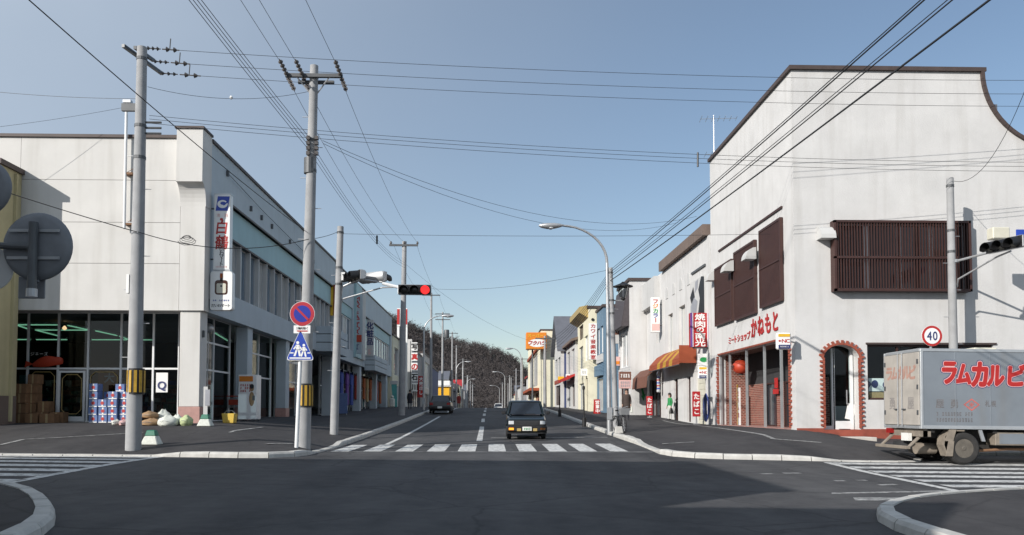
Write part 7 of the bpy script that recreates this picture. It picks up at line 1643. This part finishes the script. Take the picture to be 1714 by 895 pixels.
MB().lathe([(.05, 0), (.22, .02), (.22, .75), (.05, .77)], (wx+2.1, TY0+.45, TB-.35), 16, 'x').obj('fuel_tank', 'dusty', tk); MB().tube([(wx+.5, TY0+.3, TB-.55), (wx+1.3, TY0+.35, TB-.5), (wx+2.6, TY0+.35, TB-.5)], .035, 8).obj('exhaust_pipe', 'rusty', tk)
# cab (beyond the right edge of the photograph)
cb = MB(); cx0, cx1 = TL+.12, TL+1.75
cb.loft([[(x, y, z) for x, z in ((cx0, .75), (cx1-.02, .7), (cx1+.03, 1.35), (cx1-.25, 2.35), (cx0+.05, 2.4))] for y in (TY0+.1, TY1-.1)]).obj('cab', 'car_white', tk, bevel=.05)
MB().hexa([(cx1+.02, TY0+.2, 1.5), (cx1+.02, TY1-.2, 1.5), (cx1-.02, TY1-.2, 1.5), (cx1-.02, TY0+.2, 1.5)], [(cx1-.2, TY0+.25, 2.28), (cx1-.2, TY1-.25, 2.28), (cx1-.25, TY1-.25, 2.28), (cx1-.25, TY0+.25, 2.28)]).obj('windscreen', 'car_glass', tk)
for y in (TY0+.085, TY1-.1): MB().box(cx0+.5, cx1-.35, y, y+.015, 1.5, 2.2).obj('side_window', 'car_glass', tk)
MB().box(cx1-.05, cx1+.1, TY0+.15, TY1-.15, .55, .8).obj('front_bumper', 'steel_dark', tk, bevel=.02)
tk.rotation_euler = (0, .012, 0)

# ------------------------------------------------------------------ bicycle by the lamp
def bicycle(p, rz, label):
    T = thing('bicycle', (0, 0, 0), label, 'bicycle')
    for y in (-.52, .52):
        o = MB().tube([(0, y+.33*math.cos(2*math.pi*k/24), .33+.33*math.sin(2*math.pi*k/24)) for k in range(25)], .022, 6, cap=False).obj('wheel', 'tyre', T)
        sp2 = MB()
        for k in range(12): sp2.tube([(0, y, .33), (0, y+.32*math.cos(k*math.pi/6), .33+.32*math.sin(k*math.pi/6))], .003, 3)
        sp2.obj('spokes', 'steel', o)
    f_ = MB(); f_.tube([(0, -.52, .33), (0, -.4, .75), (0, -.36, .98)], .018, 6); f_.tube([(0, -.4, .72), (0, .02, .3), (0, .52, .33), (0, .16, .72), (0, .02, .3)], .016, 6); f_.tube([(0, -.4, .72), (0, .16, .66)], .016, 6); f_.obj('frame', 'steel_dark', T)
    MB().tube([(0, .14, .66), (0, .2, .86)], .014, 6).obj('seat_post', 'steel', T); MB().loft([[(-.02, .02, .87), (.02, .02, .87), (.02, .02, .9), (-.02, .02, .9)], [(-.1, .28, .86), (.1, .28, .86), (.1, .28, .92), (-.1, .28, .92)]]).obj('saddle', 'black', T)
    MB().tube([(-.27, -.22, 1.02), (-.24, -.34, 1.05), (0, -.37, .99), (.24, -.34, 1.05), (.27, -.22, 1.02)], .013, 6).obj('handlebar', 'steel', T)
    bk_ = MB().hexa([(-.15, -.72, .72), (.15, -.72, .72), (.15, -.46, .72), (-.15, -.46, .72)], [(-.2, -.78, .98), (.2, -.78, .98), (.2, -.44, .98), (-.2, -.44, .98)]).obj('basket', 'steel', T)
    MB().box(-.06, .06, .45, .85, .68, .7).obj('carrier', 'steel', T); MB().lathe([(.02, -.02), (.1, 0), (.02, .02)], (0.03, .02, .3), 12, 'x').obj('chain_guard', 'steel_dark', T)
    T.location = p; T.rotation_euler = (0, 0, rz)
p = gd(1039, 725); bicycle((p.x+.05, p.y+.55, side(p.x, p.y+.5)), R(8), 'bicycle parked end-on beside the silver street lamp')

# ================================================================== PEOPLE
def person(loc, h, rz, label, top, legs, coat=None, bag=None, hairlen=0, arm=0):
    T = thing('person', (0, 0, 0), label, 'person'); k = h/1.72
    J = {'pel': ((0, 0, .95), .145), 'sp': ((0, .01, 1.15), .125), 'ch': ((0, .01, 1.34), .15), 'nk': ((0, .0, 1.49), .055), 'hd0': ((0, -.015, 1.56), .075), 'hd1': ((0, -.02, 1.64), .095), 'hd2': ((0, -.01, 1.70), .075)}
    E_ = [('pel', 'sp'), ('sp', 'ch'), ('ch', 'nk'), ('nk', 'hd0'), ('hd0', 'hd1'), ('hd1', 'hd2')]
    for s_, n_ in ((-1, 'l'), (1, 'r')):
        J.update({n_+'sh': ((s_*.17, .01, 1.40), .065), n_+'el': ((s_*.235, .04, 1.13), .048), n_+'wr': ((s_*.235, -.05-.1*arm, .91+.12*arm), .032), n_+'ha': ((s_*.235, -.075-.13*arm, .83+.12*arm), .034),
                  n_+'hp': ((s_*.09, 0, .9), .095), n_+'kn': ((s_*.1, -.02, .5), .062), n_+'an': ((s_*.1, .02, .09), .042), n_+'to': ((s_*.115, -.13, .04), .035)})
        E_ += [('ch', n_+'sh'), (n_+'sh', n_+'el'), (n_+'el', n_+'wr'), (n_+'wr', n_+'ha'), ('pel', n_+'hp'), (n_+'hp', n_+'kn'), (n_+'kn', n_+'an'), (n_+'an', n_+'to')]
        hx, hy, hz = J[n_+'ha'][0]
        for f_ in range(4): J[n_+'f%d' % f_] = ((hx+(f_-1.5)*.004, hy-.02+.016*(f_-1.5), hz-.085+.008*abs(f_-1.5)), .009); E_.append((n_+'ha', n_+'f%d' % f_))
        J[n_+'th'] = ((hx-s_*.01, hy-.05, hz-.03), .010); E_.append((n_+'ha', n_+'th'))
    keys = list(J); me = bpy.data.meshes.new('body'); me.from_pydata([Vector(J[q][0])*k for q in keys], [(keys.index(a), keys.index(b)) for a, b in E_], [])
    o = bpy.data.objects.new('body', me); COL.objects.link(o); sk_ = o.modifiers.new('skin', 'SKIN'); sk_.use_smooth_shade = True
    for i, q in enumerate(keys): r_ = J[q][1]*k; me.skin_vertices[0].data[i].radius = (r_, r_*(.75 if q in ('pel', 'sp', 'ch') else 1)); me.skin_vertices[0].data[i].use_root = (q == 'pel')
    o.modifiers.new('sub', 'SUBSURF').levels = 1
    dg = bpy.context.evaluated_depsgraph_get(); dg.update(); m2 = bpy.data.meshes.new_from_object(o.evaluated_get(dg)); bpy.data.objects.remove(o)
    for q in (top, legs, 'skin', 'black'): m2.materials.append(MT[q])
    for p_ in m2.polygons:
        c = p_.center/k; p_.use_smooth = True
        p_.material_index = 2 if (c.z > 1.47 or (abs(c.x) > .19 and c.z < .90+.12*arm)) else 3 if c.z < .09 else 1 if (c.z < .93 and abs(c.x) < .19) else 0
    m2.name = 'body'; b = bpy.data.objects.new('body', m2); COL.objects.link(b); link(b, T, (0, 0, 0))
    hr = MB(); rg = []
    for z, r_, oy in ((1.60-hairlen, .07, .055), (1.62, .1, .03), (1.69, .108, .012), (1.75, .085, .0), (1.785, .04, 0)): rg.append([(r_*math.cos(a)*k, (oy+r_*math.sin(a)*1.05)*k, z*k) for a in [2*math.pi*j/12 for j in range(12)]])
    hr.loft(rg).obj('hair', 'hair', T, smooth=True)
    fc = MB(); fc.loft([[(x*k, (-.118)*k+0*x, z*k) for x, z in ((-.012, 1.60), (.012, 1.60), (.007, 1.65), (-.007, 1.65))], [(x*k, -.135*k, z*k) for x, z in ((-.008, 1.605), (.008, 1.605), (.004, 1.62), (-.004, 1.62))]]).obj('nose', 'skin', T)
    for s_ in (-1, 1): MB().lathe([(.003, 0), (.011, .004), (.003, .008)], (s_*.035*k, -.115*k, 1.65*k), 8, 'y').obj('eye', 'hair', T); MB().lathe([(.004, -.008), (.022, 0), (.004, .008)], (s_*.098*k, -.01*k, 1.63*k), 8, 'x').obj('ear', 'skin', T)
    MB().box(-.022*k, .022*k, -.112*k, -.105*k, 1.575*k, 1.583*k).obj('mouth', 'cloth_red', T)
    if coat:
        rg = [[(rx*math.cos(a)*k, (.01+ry*math.sin(a))*k, z*k) for a in [2*math.pi*j/14 for j in range(14)]] for z, rx, ry in ((1.45, .12, .1), (1.36, .2, .15), (1.15, .19, .15), (.95, .2, .165), (.55, .235, .19))]; MB().loft(rg).obj('coat', coat, T, smooth=True)
    if bag: MB().hexa([(.2*k, -.18, .42*k), (.36*k, -.18, .42*k), (.36*k, .1, .42*k), (.2*k, .1, .42*k)], [(.24*k, -.14, .78*k), (.3*k, -.14, .78*k), (.3*k, .02, .78*k), (.24*k, .02, .78*k)]).obj('bag', bag, T, bevel=.03)
    T.location = loc; T.rotation_euler = (0, 0, rz); return T
p = gd(1049, 703); person((p.x, p.y, side(p.x, p.y)), 1.72, R(-8), 'person in a long dark brown coat walking towards the viewer with a pale bag', 'coat_brown', 'cloth_dark', 'coat_brown', 'sack_white')
p = gd(1141, 703); p.x = min(p.x, X2-.35); person((p.x, p.y, side(p.x, p.y)), 1.48, R(-70), 'person in green top and pale trousers by the restaurant wall', 'cloth_green', 'curtain', None, 'black', .1)
person((at(768, 684, 96).x, 96, road(-4, 96)), 1.68, R(10), 'distant person in a dark red coat on the road crest', 'cloth_red', 'cloth_dark', 'cloth_red')
person((at(686, 690, 70).x, 70, side(-7, 70)), 1.66, R(180), 'person in dark clothes on the left pavement beyond the dark pole', 'cloth_dark', 'cloth_dark', 'cloth_dark')
for o_ in SC.objects:
    if o_.get('kind') == 'stuff' and o_.parent is None and 'label' not in o_: tag(o_, 'leafless brown woodland covering the hillside behind the street', 'woodland')
